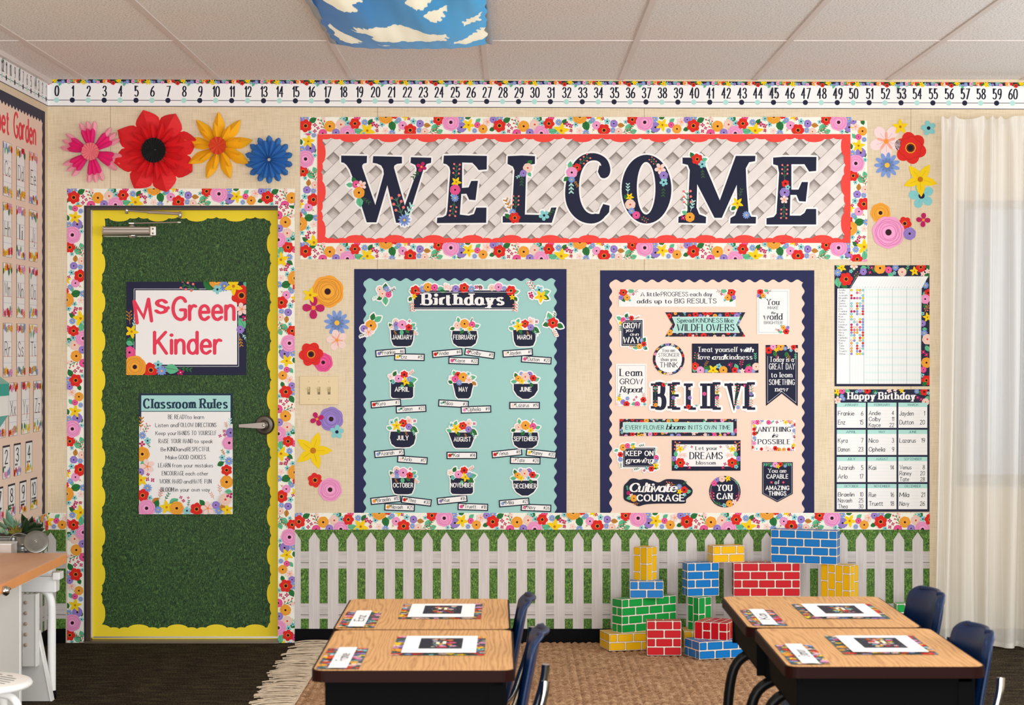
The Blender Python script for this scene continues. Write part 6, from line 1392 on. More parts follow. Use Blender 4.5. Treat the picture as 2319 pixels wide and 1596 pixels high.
# ------------------------------------------------------------------ curtain
def m_sheer(nt, b):
    out = nt.nodes['Material Output']
    w = tex(nt, 'Wave', 10.5, (1, .001, .001), wave_type='BANDS', bands_direction='X', Distortion=0.0)
    r = ramp(nt, w.outputs[0], [(.0, (246, 243, 236)), (.97, (246, 243, 236)), (.995, (255, 253, 250))])
    nt.links.new(r.outputs[0], b.inputs['Base Color']); b.inputs['Roughness'].default_value = .85
    tr_ = nt.nodes.new('ShaderNodeBsdfTranslucent'); nt.links.new(r.outputs[0], tr_.inputs[0])
    tp = nt.nodes.new('ShaderNodeBsdfTransparent')
    m1 = nt.nodes.new('ShaderNodeMixShader'); m1.inputs[0].default_value = .35; nt.links.new(b.outputs[0], m1.inputs[1]); nt.links.new(tr_.outputs[0], m1.inputs[2])
    m2 = nt.nodes.new('ShaderNodeMixShader'); m2.inputs[0].default_value = .22; nt.links.new(m1.outputs[0], m2.inputs[1]); nt.links.new(tp.outputs[0], m2.inputs[2])
    nt.links.new(m2.outputs[0], out.inputs[0])
SHEER = node_mat('sheer_cotton', m_sheer)
cur = tag(empty('curtain', (WX(2400), -.2, 0)), 'long cream sheer curtain with fine stripes hanging at the right', 'curtain')
DC = D - .2; ztop = CZ - (266 - HY) * DC / F; zrod = ztop - .03
nx_, nz_ = 420, 60
xa0, xa1 = (2131 - CX) * DC / F, (2131 - CX) * DC / F + 1.45
xb0 = (2112 - CX) * DC / F
vs = []; R = random.Random(8)
phs = [R.uniform(-.5, .5) for _ in range(40)]
for j in range(nz_ + 1):
    t = j / nz_; z = ztop + (.008 - ztop) * t
    for i in range(nx_ + 1):
        s_ = i / nx_
        x = (xa0 + (xa1 - xa0) * s_) * (1 - t) + (xb0 + (xa1 - xb0) * s_) * t + .012 * math.sin(s_ * 31 + 1) * math.sin(t * 3)
        k = s_ * 17; ph = phs[int(k)] + (phs[int(k) + 1] - phs[int(k)]) * (k - int(k))
        sn = math.sin(2 * PI * (k + ph * .8)); fold = .032 * math.copysign(abs(sn) ** .65, sn) + .012 * math.sin(2 * PI * (k * 2.1 + ph)) * (1 - t) + .008 * math.sin(s_ * 90 + t * 4)
        head = math.exp(-((z - zrod) / .03) ** 2); ruff = .012 * math.sin(s_ * 190 + 2 * math.sin(s_ * 40)) * math.exp(-(t / .03) ** 2)
        y = fold * (.5 + .65 * t) * (1 - .75 * min(1, math.exp(-((z - zrod) / .035) ** 2))) + ruff * .8 - .006 * head
        vs.append((x - cur.location.x, y, z + (.007 * math.sin(s_ * 130 + 3 * math.sin(s_ * 37)) if j == 0 else 0)))
fs = [(j * (nx_ + 1) + i, j * (nx_ + 1) + i + 1, (j + 1) * (nx_ + 1) + i + 1, (j + 1) * (nx_ + 1) + i) for j in range(nz_) for i in range(nx_)]
g = G(); g.add(vs, fs, True); g.build('drape', SHEER, cur)
g = G(); hemv = [(v[0], v[1] + .003, v[2]) for v in vs[-(nx_ + 1) * 2:]]; hemv = [(v[0], v[1], min(v[2], .03 if k < nx_ + 1 else .008)) for k, v in enumerate(hemv)]
g.add(hemv, [(i, i + 1, nx_ + 2 + i, nx_ + 1 + i) for i in range(nx_)], True); g.build('hem', SHEER, cur)
g = G(); ev = []
for j in range(nz_ + 1):
    v = vs[j * (nx_ + 1)]; v2 = vs[j * (nx_ + 1) + 5]; ev += [(v[0] - .002, v[1] + .002, v[2]), (v2[0], v2[1] + .004, v2[2])]
g.add(ev, [(2 * j, 2 * j + 1, 2 * j + 3, 2 * j + 2) for j in range(nz_)], True); g.build('side_hem', SHEER, cur)
RODY = -.172
ro = tag(empty('curtain_rod', (0, 0, 0)), 'thin white curtain rod inside the curtain heading', 'curtain rod')
g = G(); g.tube([(xa0 + .03, RODY, zrod), (xa1 + .05, RODY, zrod)], .004, 10); g.build('rod', mat('white_metal', (236, 236, 232), .4), ro)
for xx in (xa0 + .05, xa1):
    g = G(); g.box(xx - .005, RODY - .004, zrod - .008, xx + .005, -.001, zrod - .004); g.build('bracket', mat('white_metal', (236, 236, 232), .4), ro)

# ------------------------------------------------------------------ rug
RX0, RX1, RY0, RY1 = -.845, 1.62, -4.3, -.045
dx_, dy_ = .0068, .0075
gx = np.arange(RX0, RX1 + dx_, dx_); gy = np.arange(RY0, RY1 + dy_, dy_)
XX, YY = np.meshgrid(gx, gy)
colw = .033; rowh = .028
ci = np.floor((XX - RX0) / colw); cu = (XX - RX0) / colw - ci
rr_ = np.random.default_rng(3); jit = rr_.random(400) * .9
side = (cu - .5)
vv = (YY + jit[ci.astype(int)] * .012 + np.abs(side) * .022) / rowh; rv = vv - np.floor(vv)
ZZ = .0015 + .0085 * np.sin(np.clip(cu, 0, 1) * PI) ** .6 * (.35 + .65 * np.sin(rv * PI) ** .7) + .0012 * rr_.standard_normal(XX.shape)
rug = tag(empty('rug', (0, 0, 0)), 'brown braided jute rug with a cream fringe under the desks and blocks', 'rug')
def m_jute(nt, b):
    a = tex(nt, 'Noise', 170, (1, 1, 1), Detail=4); c = tex(nt, 'Noise', 24, Detail=3); m = mix(nt, a.outputs[0], c.outputs[0], .45)
    r = ramp(nt, m.outputs[2], [(.34, (124, 88, 60)), (.48, (172, 132, 98)), (.62, (206, 170, 134))]); nt.links.new(r.outputs[0], b.inputs['Base Color']); b.inputs['Roughness'].default_value = .9
    b.inputs['Specular IOR Level'].default_value = .15; bumpn(nt, b, a.outputs[0], .6, .003)
me = bpy.data.meshes.new('woven_field'); n0, n1 = XX.shape
vsn = np.stack([XX, YY, ZZ], -1).reshape(-1, 3); idx = np.arange(n0 * n1).reshape(n0, n1)
fa = np.stack([idx[:-1, :-1], idx[:-1, 1:], idx[1:, 1:], idx[1:, :-1]], -1).reshape(-1, 4)
me.vertices.add(len(vsn)); me.vertices.foreach_set('co', vsn.astype(np.float32).ravel()); me.loops.add(fa.size); me.loops.foreach_set('vertex_index', fa.astype(np.int32).ravel())
me.polygons.add(len(fa)); me.polygons.foreach_set('loop_start', np.arange(0, fa.size, 4, dtype=np.int32)); me.polygons.foreach_set('use_smooth', np.ones(len(fa), bool)); me.update(); me.validate()
me.materials.append(node_mat('jute', m_jute)); o = bpy.data.objects.new('woven_field', me); COL.objects.link(o); o.parent = rug; o['kind'] = 'stuff'
g = G(); g.box(RX0, RY0, .0006, RX1, RY1, .0012); g.build('backing', mat('jute_backing', (120, 90, 64), .9), rug)
R = random.Random(11); g = G()
for k in range(330):
    y = RY1 - .012 - k * .0126 / 1 * .98 + R.uniform(-.004, .004)
    if y < RY0: break
    L_ = R.uniform(.12, .175); dy = R.uniform(-.03, .03); w1 = R.uniform(-.012, .012); z0 = R.choice((.004, .007, .010))
    pts = [(RX0 + .012, y, .014), (RX0 - L_ * .2, y + dy * .15 + w1, z0 + .004), (RX0 - L_ * .45, y + dy * .45 - w1, z0), (RX0 - L_ * .72, y + dy * .8 + w1, z0 + R.uniform(-.001, .006)), (RX0 - L_, y + dy, z0)]
    g.tube(smooth_path(pts, 3), R.uniform(.0026, .0036), 5)
for k in range(90):
    y = RY1 - .01 - k * .03 + R.uniform(-.01, .01); L_ = R.uniform(.13, .19); dy = R.uniform(-.07, .07)
    pts = [(RX0 + .005, y, .016), (RX0 - L_ * .3, y + dy * .5, .018), (RX0 - L_ * .7, y + dy * .7, .016), (RX0 - L_, y + dy, .008)]
    g.tube(smooth_path(pts, 3), .003, 5)
fr = g.build('fringe', mat('cream_yarn', (214, 196, 172), .9, vary=(40, .12, (1, 1, 1))), rug); fr['kind'] = 'stuff'

# ------------------------------------------------------------------ cardboard brick blocks
IN = .0254
BCOL = {'yellow': (240, 186, 16), 'blue': (14, 118, 196), 'green': (22, 154, 64), 'red': (196, 10, 28)}
WCARD = mat('block_white_card', (236, 222, 208), .45)
_bm = {}
def block_mesh(col, w, h, d, vert):
    key = (col, w, h, d, vert)
    if key in _bm: return _bm[key]
    pr_v = []; pr_c = []
    c0 = lin(BCOL[col]); c1 = lin(shade(BCOL[col], .5))
    def brick(O, ux, vx, nx, x0, y0, x1, y1):
        for gap, hgt, cc in ((0, .00015, c1), (.045, .0003, c0)):
            a, b, c, d_ = x0 + gap, y0 + gap, x1 - gap, y1 - gap
            if c - a < .1 or d_ - b < .1: continue
            pts = rrect(a, b, c, d_, min(.16, (c - a) / 3, (d_ - b) / 3), 2); mx, my = (a + c) / 2, (b + d_) / 2
            P3 = [O + ux * (p[0] * IN) + vx * (p[1] * IN) + nx * hgt for p in pts]; M3 = O + ux * (mx * IN) + vx * (my * IN) + nx * hgt
            for k in range(len(P3)): pr_v.extend((M3, P3[k], P3[(k + 1) % len(P3)])); pr_c.extend((cc, cc, cc))
    def face(O, ux, vx, W, H, off):
        O, ux, vx = Vector(O), Vector(ux), Vector(vx); nx = ux.cross(vx)
        ww, hh = (H, W) if vert else (W, H)
        rows = round(hh / 1.5)
        for r in range(rows):
            xs_ = [] ; x = -(1.5 if (r + off) % 2 else 0)
            while x < ww - .01:
                a, b = max(x, 0), min(x + 3, ww)
                if b - a > .3: xs_.append((a + (.1 if a > 0 else .08), b - (.1 if b < ww else .08)))
                x += 3
            for a, b in xs_:
                y0_, y1_ = r * 1.5 + .1, r * 1.5 + 1.4
                if vert: brick(O, ux, vx, nx, y0_, a, y1_, b)
                else: brick(O, ux, vx, nx, a, y0_, b, y1_)
    W, H, Dp = w * IN, h * IN, d * IN
    face((0, 0, 0), (1, 0, 0), (0, 0, 1), w, h, 0); face((W, Dp, 0), (-1, 0, 0), (0, 0, 1), w, h, 0)
    face((0, Dp, 0), (0, -1, 0), (0, 0, 1), d, h, 1); face((W, 0, 0), (0, 1, 0), (0, 0, 1), d, h, 1)
    face((0, 0, H), (1, 0, 0), (0, 1, 0), w, d, 1)
    V = np.array([tuple(v) for v in pr_v]); n = len(V); me = bpy.data.meshes.new('brick_print')
    me.vertices.add(n); me.vertices.foreach_set('co', V.astype(np.float32).ravel()); me.loops.add(n); me.loops.foreach_set('vertex_index', np.arange(n, dtype=np.int32))
    me.polygons.add(n // 3); me.polygons.foreach_set('loop_start', np.arange(0, n, 3, dtype=np.int32))
    at = me.color_attributes.new('ink', 'FLOAT_COLOR', 'CORNER'); at.data.foreach_set('color', np.concatenate([np.array(pr_c), np.ones((n, 1))], 1).astype(np.float32).ravel()); me.update(); me.validate()
    me.materials.append(print_mat('glossy_print', .32)); _bm[key] = me; return me
def block(col, w, h, d, x, dist, z, th, label, vert=False, right=False):
    """corner nearest the viewer at (x, dist); right = that corner is the right-hand one"""
    x *= (dist - .062) / dist; dist -= .062
    a = math.radians(th); e = empty('cardboard_block', (0, 0, 0), None, a); W = w * IN
    px_, py_ = x, dist - D
    if right: px_ -= W * math.cos(a); py_ -= W * math.sin(a)
    e.location = (px_, py_, z * IN + .0105 ); tag(e, label, 'block', 'cardboard brick blocks on the rug')
    g = G(); g.box(0, 0, 0, W, d * IN, h * IN); g.build('box', WCARD, e, bevel=.0012)
    o = bpy.data.objects.new('brick_print', block_mesh(col, w, h, d, vert)); COL.objects.link(o); o.parent = e
block('yellow', 12, 3, 6, .4424, 9.23, 0, 14, 'yellow block lying at the bottom left of the pile under the green one')
block('green', 12, 6, 3, .501, 9.262, 3, 32, 'large green block under the left tower, turned to show its end')
block('blue', 6, 3, 3, .541, 9.316, 9, 0, 'small blue block on the green one, under the upright yellow block')
block('yellow', 3, 6, 3, .620, 9.33, 12, 50, 'upright yellow block on top of the left tower', vert=True)
block('yellow', 6, 3, 6, .79, 9.32, 0, 0, 'yellow block on the floor under the upright green block, mostly hidden')
block('green', 3, 6, 3, .857, 9.327, 3, 35, 'upright green block carrying the square blue block', vert=True)
block('blue', 6, 6, 3, .8097, 9.375, 9, 13, 'square blue block standing on the upright green block')
block('red', 6, 6, 3, .605, 9.1, 0, 0, 'square red block standing alone in front of the pile')
block('blue', 12, 3, 6, .828, 8.979, 0, 20, 'blue block lying at the front of the pile beside the desk')
block('red', 6, 3, 6, .956, 9.03, 3, -25, 'red block with upright bricks lying on the front blue block', vert=True, right=True)
block('red', 12, 6, 3, 1.0236, 9.38, 9, 0, 'long red block bridging the towers above the desk')
block('yellow', 6, 3, 3, .93, 9.395, 15, 14, 'small yellow block bridging the square blue and long red blocks')
block('blue', 12, 6, 3, 1.490, 9.312, 15, -19, 'large blue block, highest on the right of the pile', right=True)
block('yellow', 6, 12, 3, 1.542, 9.265, 3, -39, 'tall upright yellow block under the right end of the large blue block', vert=True, right=True)
block('green', 12, 3, 6, 1.33, 9.24, 0, 0, 'green block flat on the floor under the tall yellow block, hidden by the desks')
block('red', 6, 3, 6, 1.06, 9.33, 0, 0, 'red block flat on the floor behind the right desks, hidden from view')
block('yellow', 6, 6, 3, 1.10, 9.36, 3, 0, 'yellow block under the long red block, hidden by the desks')
block('blue', 6, 3, 6, 1.70, 9.1, 0, 0, 'blue block flat on the floor beside the curtain, hidden by the desks')
block('green', 6, 6, 3, 1.724, 9.1, 3, 0, 'green block peeping over the right desk next to the chair')

# ------------------------------------------------------------------ desks
def m_oak(nt, b):
    w = tex(nt, 'Wave', 30, (1, .09, 1), Distortion=22.0, Detail=2.5, wave_type='BANDS', bands_direction='X'); w.inputs['Detail Scale'].default_value = .7
    f = tex(nt, 'Noise', 190, (1, .05, 1), Detail=3); m = mix(nt, w.outputs[0], f.outputs[0], .55)
    r = ramp(nt, m.outputs[2], [(.18, (168, 118, 70)), (.38, (198, 147, 94)), (.6, (206, 156, 102)), (.8, (212, 163, 108))]); nt.links.new(r.outputs[0], b.inputs['Base Color']); b.inputs['Roughness'].default_value = .5; b.inputs['Specular IOR Level'].default_value = .2
OAK = node_mat('oak_laminate', m_oak); EDGE = mat('brown_edge', (30, 8, 6), .5, 0, .06); BOXM = mat('black_steel', (4, 4, 5), .7, 0, .05); LEGM = mat('black_leg', (4, 4, 5), .4, 0, .15)
HT = .664
def desk(x0, d0_, x1, d1_, label, rz=0):
    w, l = x1 - x0, d1_ - d0_
    e = empty('school_desk', (x0, d0_ - D, 0), None, rz); tag(e, label, 'desk', 'school desks pushed together in pairs')
    g = G(); g.prism(rrect(0.001, .001, w - .001, l - .001, .03, 6), HT - .027, HT - .0012, 'z'); g.build('edge_band', EDGE, e, bevel=.009)
    g = G(); g.prism(rrect(.006, .006, w - .006, l - .006, .026, 6), HT - .003, HT, 'z'); g.build('desk_top', OAK, e)
    # open-front book box (open towards the chair)
    t = .003; y0_, y1_ = .035, l - .035; zt_, zb_ = HT - .027, .53
    g = G(); g.prism([(.03, zt_), (.038, zb_ + .012), (.055, zb_), (w - .02, zb_), (w - .02, zb_ + .012), (.06, zb_ + .012), (.045, zb_ + .024), (.04, zt_)], y0_, y1_)
    g.box(.03, y0_ - t, zb_ + .004, w - .022, y0_, zt_); g.box(.03, y1_, zb_ + .004, w - .022, y1_ + t, zt_)
    g.build('book_box', BOXM, e, bevel=.0015)
    g = G(); g.box(w - .06, y0_ - .006, zb_ + .001, w - .03, y0_ - .002, zt_); g.box(.04, y0_ - .006, zt_ - .012, w - .03, y0_ - .002, zt_); g.build('side_rail', BOXM, e)
    for yy in (.085, l - .085):
        for sgn, xb in ((-1, .03), (1, w - .03)):
            pts = smooth_path([(xb - sgn * .10, yy, zb_ - .012), (xb - sgn * .045, yy, zb_ - .018), (xb + sgn * 0, yy, zb_ - .06), (xb + sgn * .018, yy, .36), (xb + sgn * .02, yy, .2), (xb + sgn * .022, yy, .045)], 4)
            g = G(); g.tube(pts, .0145, 12); lg = g.build('leg', LEGM, e)
            g = G(); g.lathe([(0, .018), (.02, .018), (.017, .05), (.0, .05)], 14, Matrix.Translation((xb + sgn * .022, yy, .0))); g.build('foot', mat('foot_nickel', (150, 148, 144), .35, .8), lg)
    return e
dA = desk(-.449, 4.52, .0085, 5.168, 'front desk of the left pair, oak-look top with a dark brown edge', .008)
dB = desk(-.459, 5.178, -.002, 5.807, 'rear desk of the left pair, nearest the fence wall', .008)
dC = desk(.617, 4.575, 1.072, 5.2, 'front desk of the right pair, showing its black metal side')
dD = desk(.602, 5.214, 1.057, 5.863, 'rear desk of the right pair, beside the block towers')
def dmap(z): return lambda U, V, h: np.stack([U / 1000, -V / 1000, z + h], 1)
def placemat(x0, x1, d0_, d1_, lb, seed):
    a0, a1, b0, b1 = x0 * 1000, x1 * 1000, -(d1_ - D) * 1000, -(d0_ - D) * 1000
    pr = Pr(seed); pr.clip = rc(a0, b0, a1, b1); pr.rect(a0, b0, a1, b1, (60, 84, 84)); random_flora(pr, a0, b0, a1, b1, seed, (10, 20), 120, gap=.62)
    W, H = a1 - a0, b1 - b0
    pr.rect(a0 + W * .11, b0 + H * .055, a1 - W * .09, b1 - H * .055, (250, 251, 253))
    q = (a0 + W * .28, b0 + H * .18, a0 + W * .75, b0 + H * .74); pr.clip = rc(*q); pr.rect(*q, (34, 36, 50))
    random_flora(pr, q[0] + W * .14, q[1] + H * .05, q[2] - W * .1, q[3] - H * .05, seed + 5, (5, 11), 38)
    R = random.Random(seed)
    for _ in range(26): x, y = R.uniform(q[0], q[2]), R.uniform(q[1], q[3]); pr.circ(x, y, 2, (130, 150, 150), 0, 6)
    mx, my = (q[0] + q[2]) / 2, (q[1] + q[3]) / 2
    for dx, w_ in ((-8, 30), (8, 44)): pr.rect(mx + dx - 4, my - w_ / 2, mx + dx + 4, my + w_ / 2, (252, 246, 214))
    tag(pr.build('placemat', 0, fmap=dmap(HT + .0008)), lb, 'placemat', 'floral placemats with a white sheet')
placemat(-.302, -.082, 5.37, 5.68, 'floral placemat and white sheet on the rear left desk', 1)
placemat(-.284, -.0645, 4.735, 5.045, 'floral placemat and white sheet on the front left desk', 2)
placemat(.780, 1.002, 5.373, 5.676, 'floral placemat and white sheet on the rear right desk', 3)
placemat(.776, .998, 4.748, 5.05, 'floral placemat and white sheet on the front right desk', 4)
def nameplate(x0, x1, d0_, d1_, nm, lb, seed):
    a0, a1, b0, b1 = x0 * 1000, x1 * 1000, -(d1_ - D) * 1000, -(d0_ - D) * 1000
    pr = Pr(seed); pr.clip = rc(a0, b0, a1, b1); pr.rect(a0, b0, a1, b1, (60, 84, 84)); random_flora(pr, a0, b0, a1, b1, seed, (9, 17), 80, gap=.62)
    W, H = a1 - a0, b1 - b0; pr.clip = None
    pr.rect(a0 + W * .28, b0, a0 + W * .72, b1, (250, 250, 253))
    for f in (.36, .5, .64): pr.rect(a0 + W * f, b0 + 4, a0 + W * f + .5, b1 - 4, (180, 188, 200))
    pr.xf = (0, 1, a0 + W * .62, -1, 0, (b0 + b1) / 2); pr.text(nm, 0, 0, 24, (40, 40, 56), 'hand', width=110)
    tag(pr.build('name_plate', 0, fmap=dmap(HT + .0008)), lb, 'name plate', 'floral name plates on the desks')
nameplate(-.447, -.353, 5.2, 5.515, 'Enz', 'floral name plate on the left edge of the rear left desk', 11)
nameplate(-.438, -.342, 4.535, 4.846, 'Frankie', 'floral name plate on the left edge of the front left desk', 12)
nameplate(.622, .712, 5.24, 5.55, 'Kai', 'floral name plate on the left edge of the rear right desk', 13)
nameplate(.633, .722, 4.6, 4.9, 'Damon', 'floral name plate on the left edge of the front right desk', 14)

# ------------------------------------------------------------------ chairs
BLUEP = mat('navy_plastic', (5, 32, 68), .38, 0, .3); CHR = mat('chrome', (200, 198, 194), .16, 1.0)
def chair(x, dist, rz, label, zs=1.0):
    e = empty('school_chair', (x, dist - D, .009), None, rz); tag(e, label, 'chair', 'navy plastic school chairs at the desks')
    prof = smooth_path([(-.185, 0, .405), (-.165, 0, .425), (-.06, 0, .418), (.06, 0, .405), (.125, 0, .41), (.16, 0, .445), (.176, 0, .50), (.190, 0, .58), (.205, 0, .66), (.213, 0, .70), (.222, 0, .722)], 4)
    n = len(prof); m_ = 14; vs = []
    for i, p in enumerate(prof):
        s_ = i / (n - 1)
        HB = .142
        if s_ < .5: hw = .165 * (1 - .12 * max(0, (.12 - s_) / .12) ** 2)
        else:
            hw = HB - .012 * (s_ - .5)
            if s_ > .80: q = (s_ - .80) / .20; hw *= math.sqrt(max(0, 1 - (q ** 2.6) * .62))
        waist = math.exp(-((s_ - .47) / .08) ** 2) * .018; hw -= waist
        for j in range(m_ + 1):
            t = -1 + 2 * j / m_; c = t * t; cu_ = c * c
            dx = 0; dz = 0
            if s_ < .4: dz = -.012 * cu_ - .008 * (1 - c)
            else: k = min(1, (s_ - .4) / .15); dx = -.028 * c * k + .016 * max(0, abs(t) - .86) / .14 * k; dz = -.012 * cu_ * (1 - k)
            if s_ > .9: dx += .010 * (s_ - .9) / .1
            vs.append((p[0] + dx, t * hw, p[2] * zs + dz))
    fs = [(i * (m_ + 1) + j, i * (m_ + 1) + j + 1, (i + 1) * (m_ + 1) + j + 1, (i + 1) * (m_ + 1) + j) for i in range(n - 1) for j in range(m_)]
    g = G(); g.add(vs, fs, True); g.build('shell', BLUEP, e, solid=.0065)
    rim = [vs[i * (m_ + 1) + m_] for i in range(n)] + [vs[(n - 1) * (m_ + 1) + j] for j in range(m_, -1, -1)][1:] + [vs[i * (m_ + 1)] for i in range(n - 2, -1, -1)]
    g = G(); g.tube(rim, .0062, 8); g.build('rim', BLUEP, e)
    for sy in (-1, 1):
        y = sy * .125
        g = G(); g.tube(smooth_path([(-.12, y, .39), (.10, y, .385), (.165, y, .40), (.196, y * 1.02, .47), (.222, y * 1.02, .555), (.228, y, .60)], 4), .0105, 10); g.build('back_upright', CHR, e)
        g = G(); g.tube(smooth_path([(.06, y, .384), (.13, y * 1.12, .33), (.20, y * 1.3, .06), (.205, y * 1.3, .016)], 4), .0105, 10); lg = g.build('leg', CHR, e)
        g = G(); g.lathe([(0, .002), (.014, .002), (.014, .02), (0, .02)], 12, Matrix.Translation((.205, y * 1.3, 0))); g.build('foot', CHR, lg)
        g = G(); g.tube(smooth_path([(-.02, y, .384), (-.12, y * 1.05, .36), (-.17, y * 1.3, .06), (-.172, y * 1.3, .016)], 4), .0105, 10); lg = g.build('leg', CHR, e)
        g = G(); g.lathe([(0, .002), (.014, .002), (.014, .02), (0, .02)], 12, Matrix.Translation((-.172, y * 1.3, 0))); g.build('foot', CHR, lg)
    for sy in (-.1, .1):
        for z in (.52, .545):
            g = G(); g.lathe([(0, 0), (.004, 0), (.003, .002), (0, .002)], 10, Matrix.Translation((.168 + (z - .5) * .17, sy * .7, z)) @ Matrix.Rotation(-PI / 2, 4, 'Y')); g.build('rivet', CHR, e)
    return e
chair(-.172, 5.50, 0, 'navy chair at the rear left desk, seen edge-on', .965)
chair(-.148, 4.84, -.02, 'navy chair at the front left desk, seen edge-on', .97)
chair(.930, 5.52, .12, 'navy chair tucked into the rear right desk beside the curtain', .982)
chair(.906, 4.86, .10, 'navy chair tucked into the front right desk', .97)

# ------------------------------------------------------------------ lower left corner: craft table, cabinet, stool, planters
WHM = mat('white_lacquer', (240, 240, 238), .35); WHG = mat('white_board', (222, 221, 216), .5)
def m_beech(nt, b):
    a = tex(nt, 'Noise', 5, (1.2, .25, 1), Detail=5); r = ramp(nt, a.outputs[0], [(.35, (196, 140, 104)), (.55, (216, 164, 128)), (.7, (226, 178, 142))]); nt.links.new(r.outputs[0], b.inputs['Base Color']); b.inputs['Roughness'].default_value = .4
def PT(px, py, d): return ((px - CX) * d / F, d - D, CZ - (py - HY) * d / F)
tb = tag(empty('craft_table', (-1.96, -1.9, 0)), 'low white craft table with a wooden top in the lower left corner', 'table')
ox_, oy_ = 1.96, 1.9
def tbx(name, m, x0, y0, z0, x1, y1, z1, par=tb, bevel=0, o_=(1.96, 1.9)):
    g = G(); g.box(x0 + o_[0], y0 + o_[1], z0, x1 + o_[0], y1 + o_[1], z1); return g.build(name, m, par, bevel=bevel)
tbx('table_top', node_mat('beech_top', m_beech), -2.15, -2.95, .556, -1.778, -1.40, .562)
tbx('edge_band', mat('orange_wood', (236, 158, 92), .45, vary=(8, .06, (1, 1, 1))), -2.152, -2.952, .523, -1.7765, -1.398, .5565, bevel=.001)
tbx('drawer', WHM, -1.935, -1.53, .420, -1.79, -1.46, .482, bevel=.004)
tbx('apron', WHM, -2.13, -1.50, .482, -1.812, -1.44, .523)
tbx('apron', WHM, -1.86, -2.90, .495, -1.83, -1.50, .523)
tbx('side_rail', WHM, -1.80, -1.545, .470, -1.772, -1.47, .500, bevel=.003)
for yy in (-1.50, -2.86):
    g = G(); g.tube(smooth_path([(-2.06 + ox_, yy + oy_, .432), (-1.88 + ox_, yy + oy_, .432), (-1.835 + ox_, yy + oy_, .42), (-1.816 + ox_, yy + oy_, .38), (-1.813 + ox_, yy + oy_, .3), (-1.813 + ox_, yy + oy_, .03)], 5), .0165, 12); lg = g.build('leg', WHM, tb)
    g = G(); g.lathe([(0, 0), (.019, 0), (.019, .032), (0, .032)], 14, Matrix.Translation((-1.813 + ox_, yy + oy_, 0))); g.build('foot', BLACK, lg)
cb = tag(empty('white_cabinet', (-1.96, -1.95, 0)), 'white cabinet side with a row of wooden plugs under the craft table', 'cabinet')
o2 = (1.96, 1.95)
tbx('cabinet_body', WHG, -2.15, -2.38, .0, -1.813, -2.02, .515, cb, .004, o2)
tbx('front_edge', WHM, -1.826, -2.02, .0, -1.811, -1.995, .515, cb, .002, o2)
z0, z1 = CZ - (1509 - HY) * 7.88 / F, .424
tbx('plug_strip', WHG, (50 - CX) * 7.88 / F, 7.88 - D, z0, (80 - CX) * 7.88 / F, 7.91 - D, z1, cb, .001, o2)
tbx('strip_edge', WHM, (80 - CX) * 7.88 / F, 7.875 - D, z0, (83.5 - CX) * 7.88 / F, 7.925 - D, z1, cb, .001, o2)
for py in (1364, 1388, 1412, 1436, 1460):
    p = PT(58.5, py, 7.88); g = G(); g.lathe([(0, 0), (.0072, 0), (.0072, .004), (.006, .006), (0, .006)], 14, Matrix.Translation((p[0] + o2[0], p[1] + o2[1], p[2])) @ Matrix.Rotation(PI / 2, 4, 'X')); g.build('wooden_plug', mat('plug_wood', (190, 164, 148), .6), cb)
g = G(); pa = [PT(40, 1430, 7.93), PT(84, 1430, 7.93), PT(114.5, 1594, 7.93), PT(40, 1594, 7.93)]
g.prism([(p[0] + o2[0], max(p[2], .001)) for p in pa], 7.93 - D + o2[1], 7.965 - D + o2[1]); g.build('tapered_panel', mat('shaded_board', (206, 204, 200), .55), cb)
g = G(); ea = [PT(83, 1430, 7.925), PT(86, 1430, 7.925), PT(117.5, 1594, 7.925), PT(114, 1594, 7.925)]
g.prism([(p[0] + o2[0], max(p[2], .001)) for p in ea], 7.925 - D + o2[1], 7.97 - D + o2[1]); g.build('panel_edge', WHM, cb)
p = PT(12, 1337, 7.1)
g = G(); g.lathe([(0, -.014), (.010, -.012), (.018, -.004), (.019, .002), (.015, .012), (.007, .017), (0, .018)], 20, Matrix.Translation((p[0] + o2[0], p[1] + o2[1] - .012, p[2])) @ Matrix.Rotation(1.2, 4, 'Y'))
g.tube([(p[0] + o2[0] - .05, p[1] + o2[1] - .012, p[2] - .012), (p[0] + o2[0] + .006, p[1] + o2[1] - .012, p[2] - .002)], .007, 10); g.tube([(p[0] + o2[0], p[1] + o2[1] - .01, p[2]), (p[0] + o2[0], p[1] + o2[1] + .06, p[2])], .006, 8)
g.build('knob', CHR, cb)
# stool
st = tag(empty('stool', (-1.521, 5.7 - D, 0)), 'round white metal stool with a slotted seat in the lower left corner', 'stool')
zs_ = .448
g = G(); g.lathe([(0, zs_), (.158, zs_), (.168, zs_ - .003), (.1725, zs_ - .010), (.170, zs_ - .018), (.158, zs_ - .02), (0, zs_ - .02)], 48); g.build('seat', WHM, st)
SL = mat('slot_dark', (70, 70, 74), .6)
for r_, a0_, a1_ in ((.14, 20, 70), (.14, 110, 160), (.14, 200, 250), (.14, 290, 340)):
    pass
for k in range(-5, 6):
    L2 = math.sqrt(max(0, .125 ** 2 - (k * .024) ** 2))
    if L2 < .03: continue
    g = G(); 
    for s0, s1 in ((-L2, -.012), (.012, L2)):
        M = Matrix.Rotation(math.radians(-38), 4, 'Z') @ Matrix.Translation((0, 0, zs_)); g.box(s0, k * .024 - .0022, .0001, s1, k * .024 + .0022, .0006, M)
    g.build('slot', SL, st)
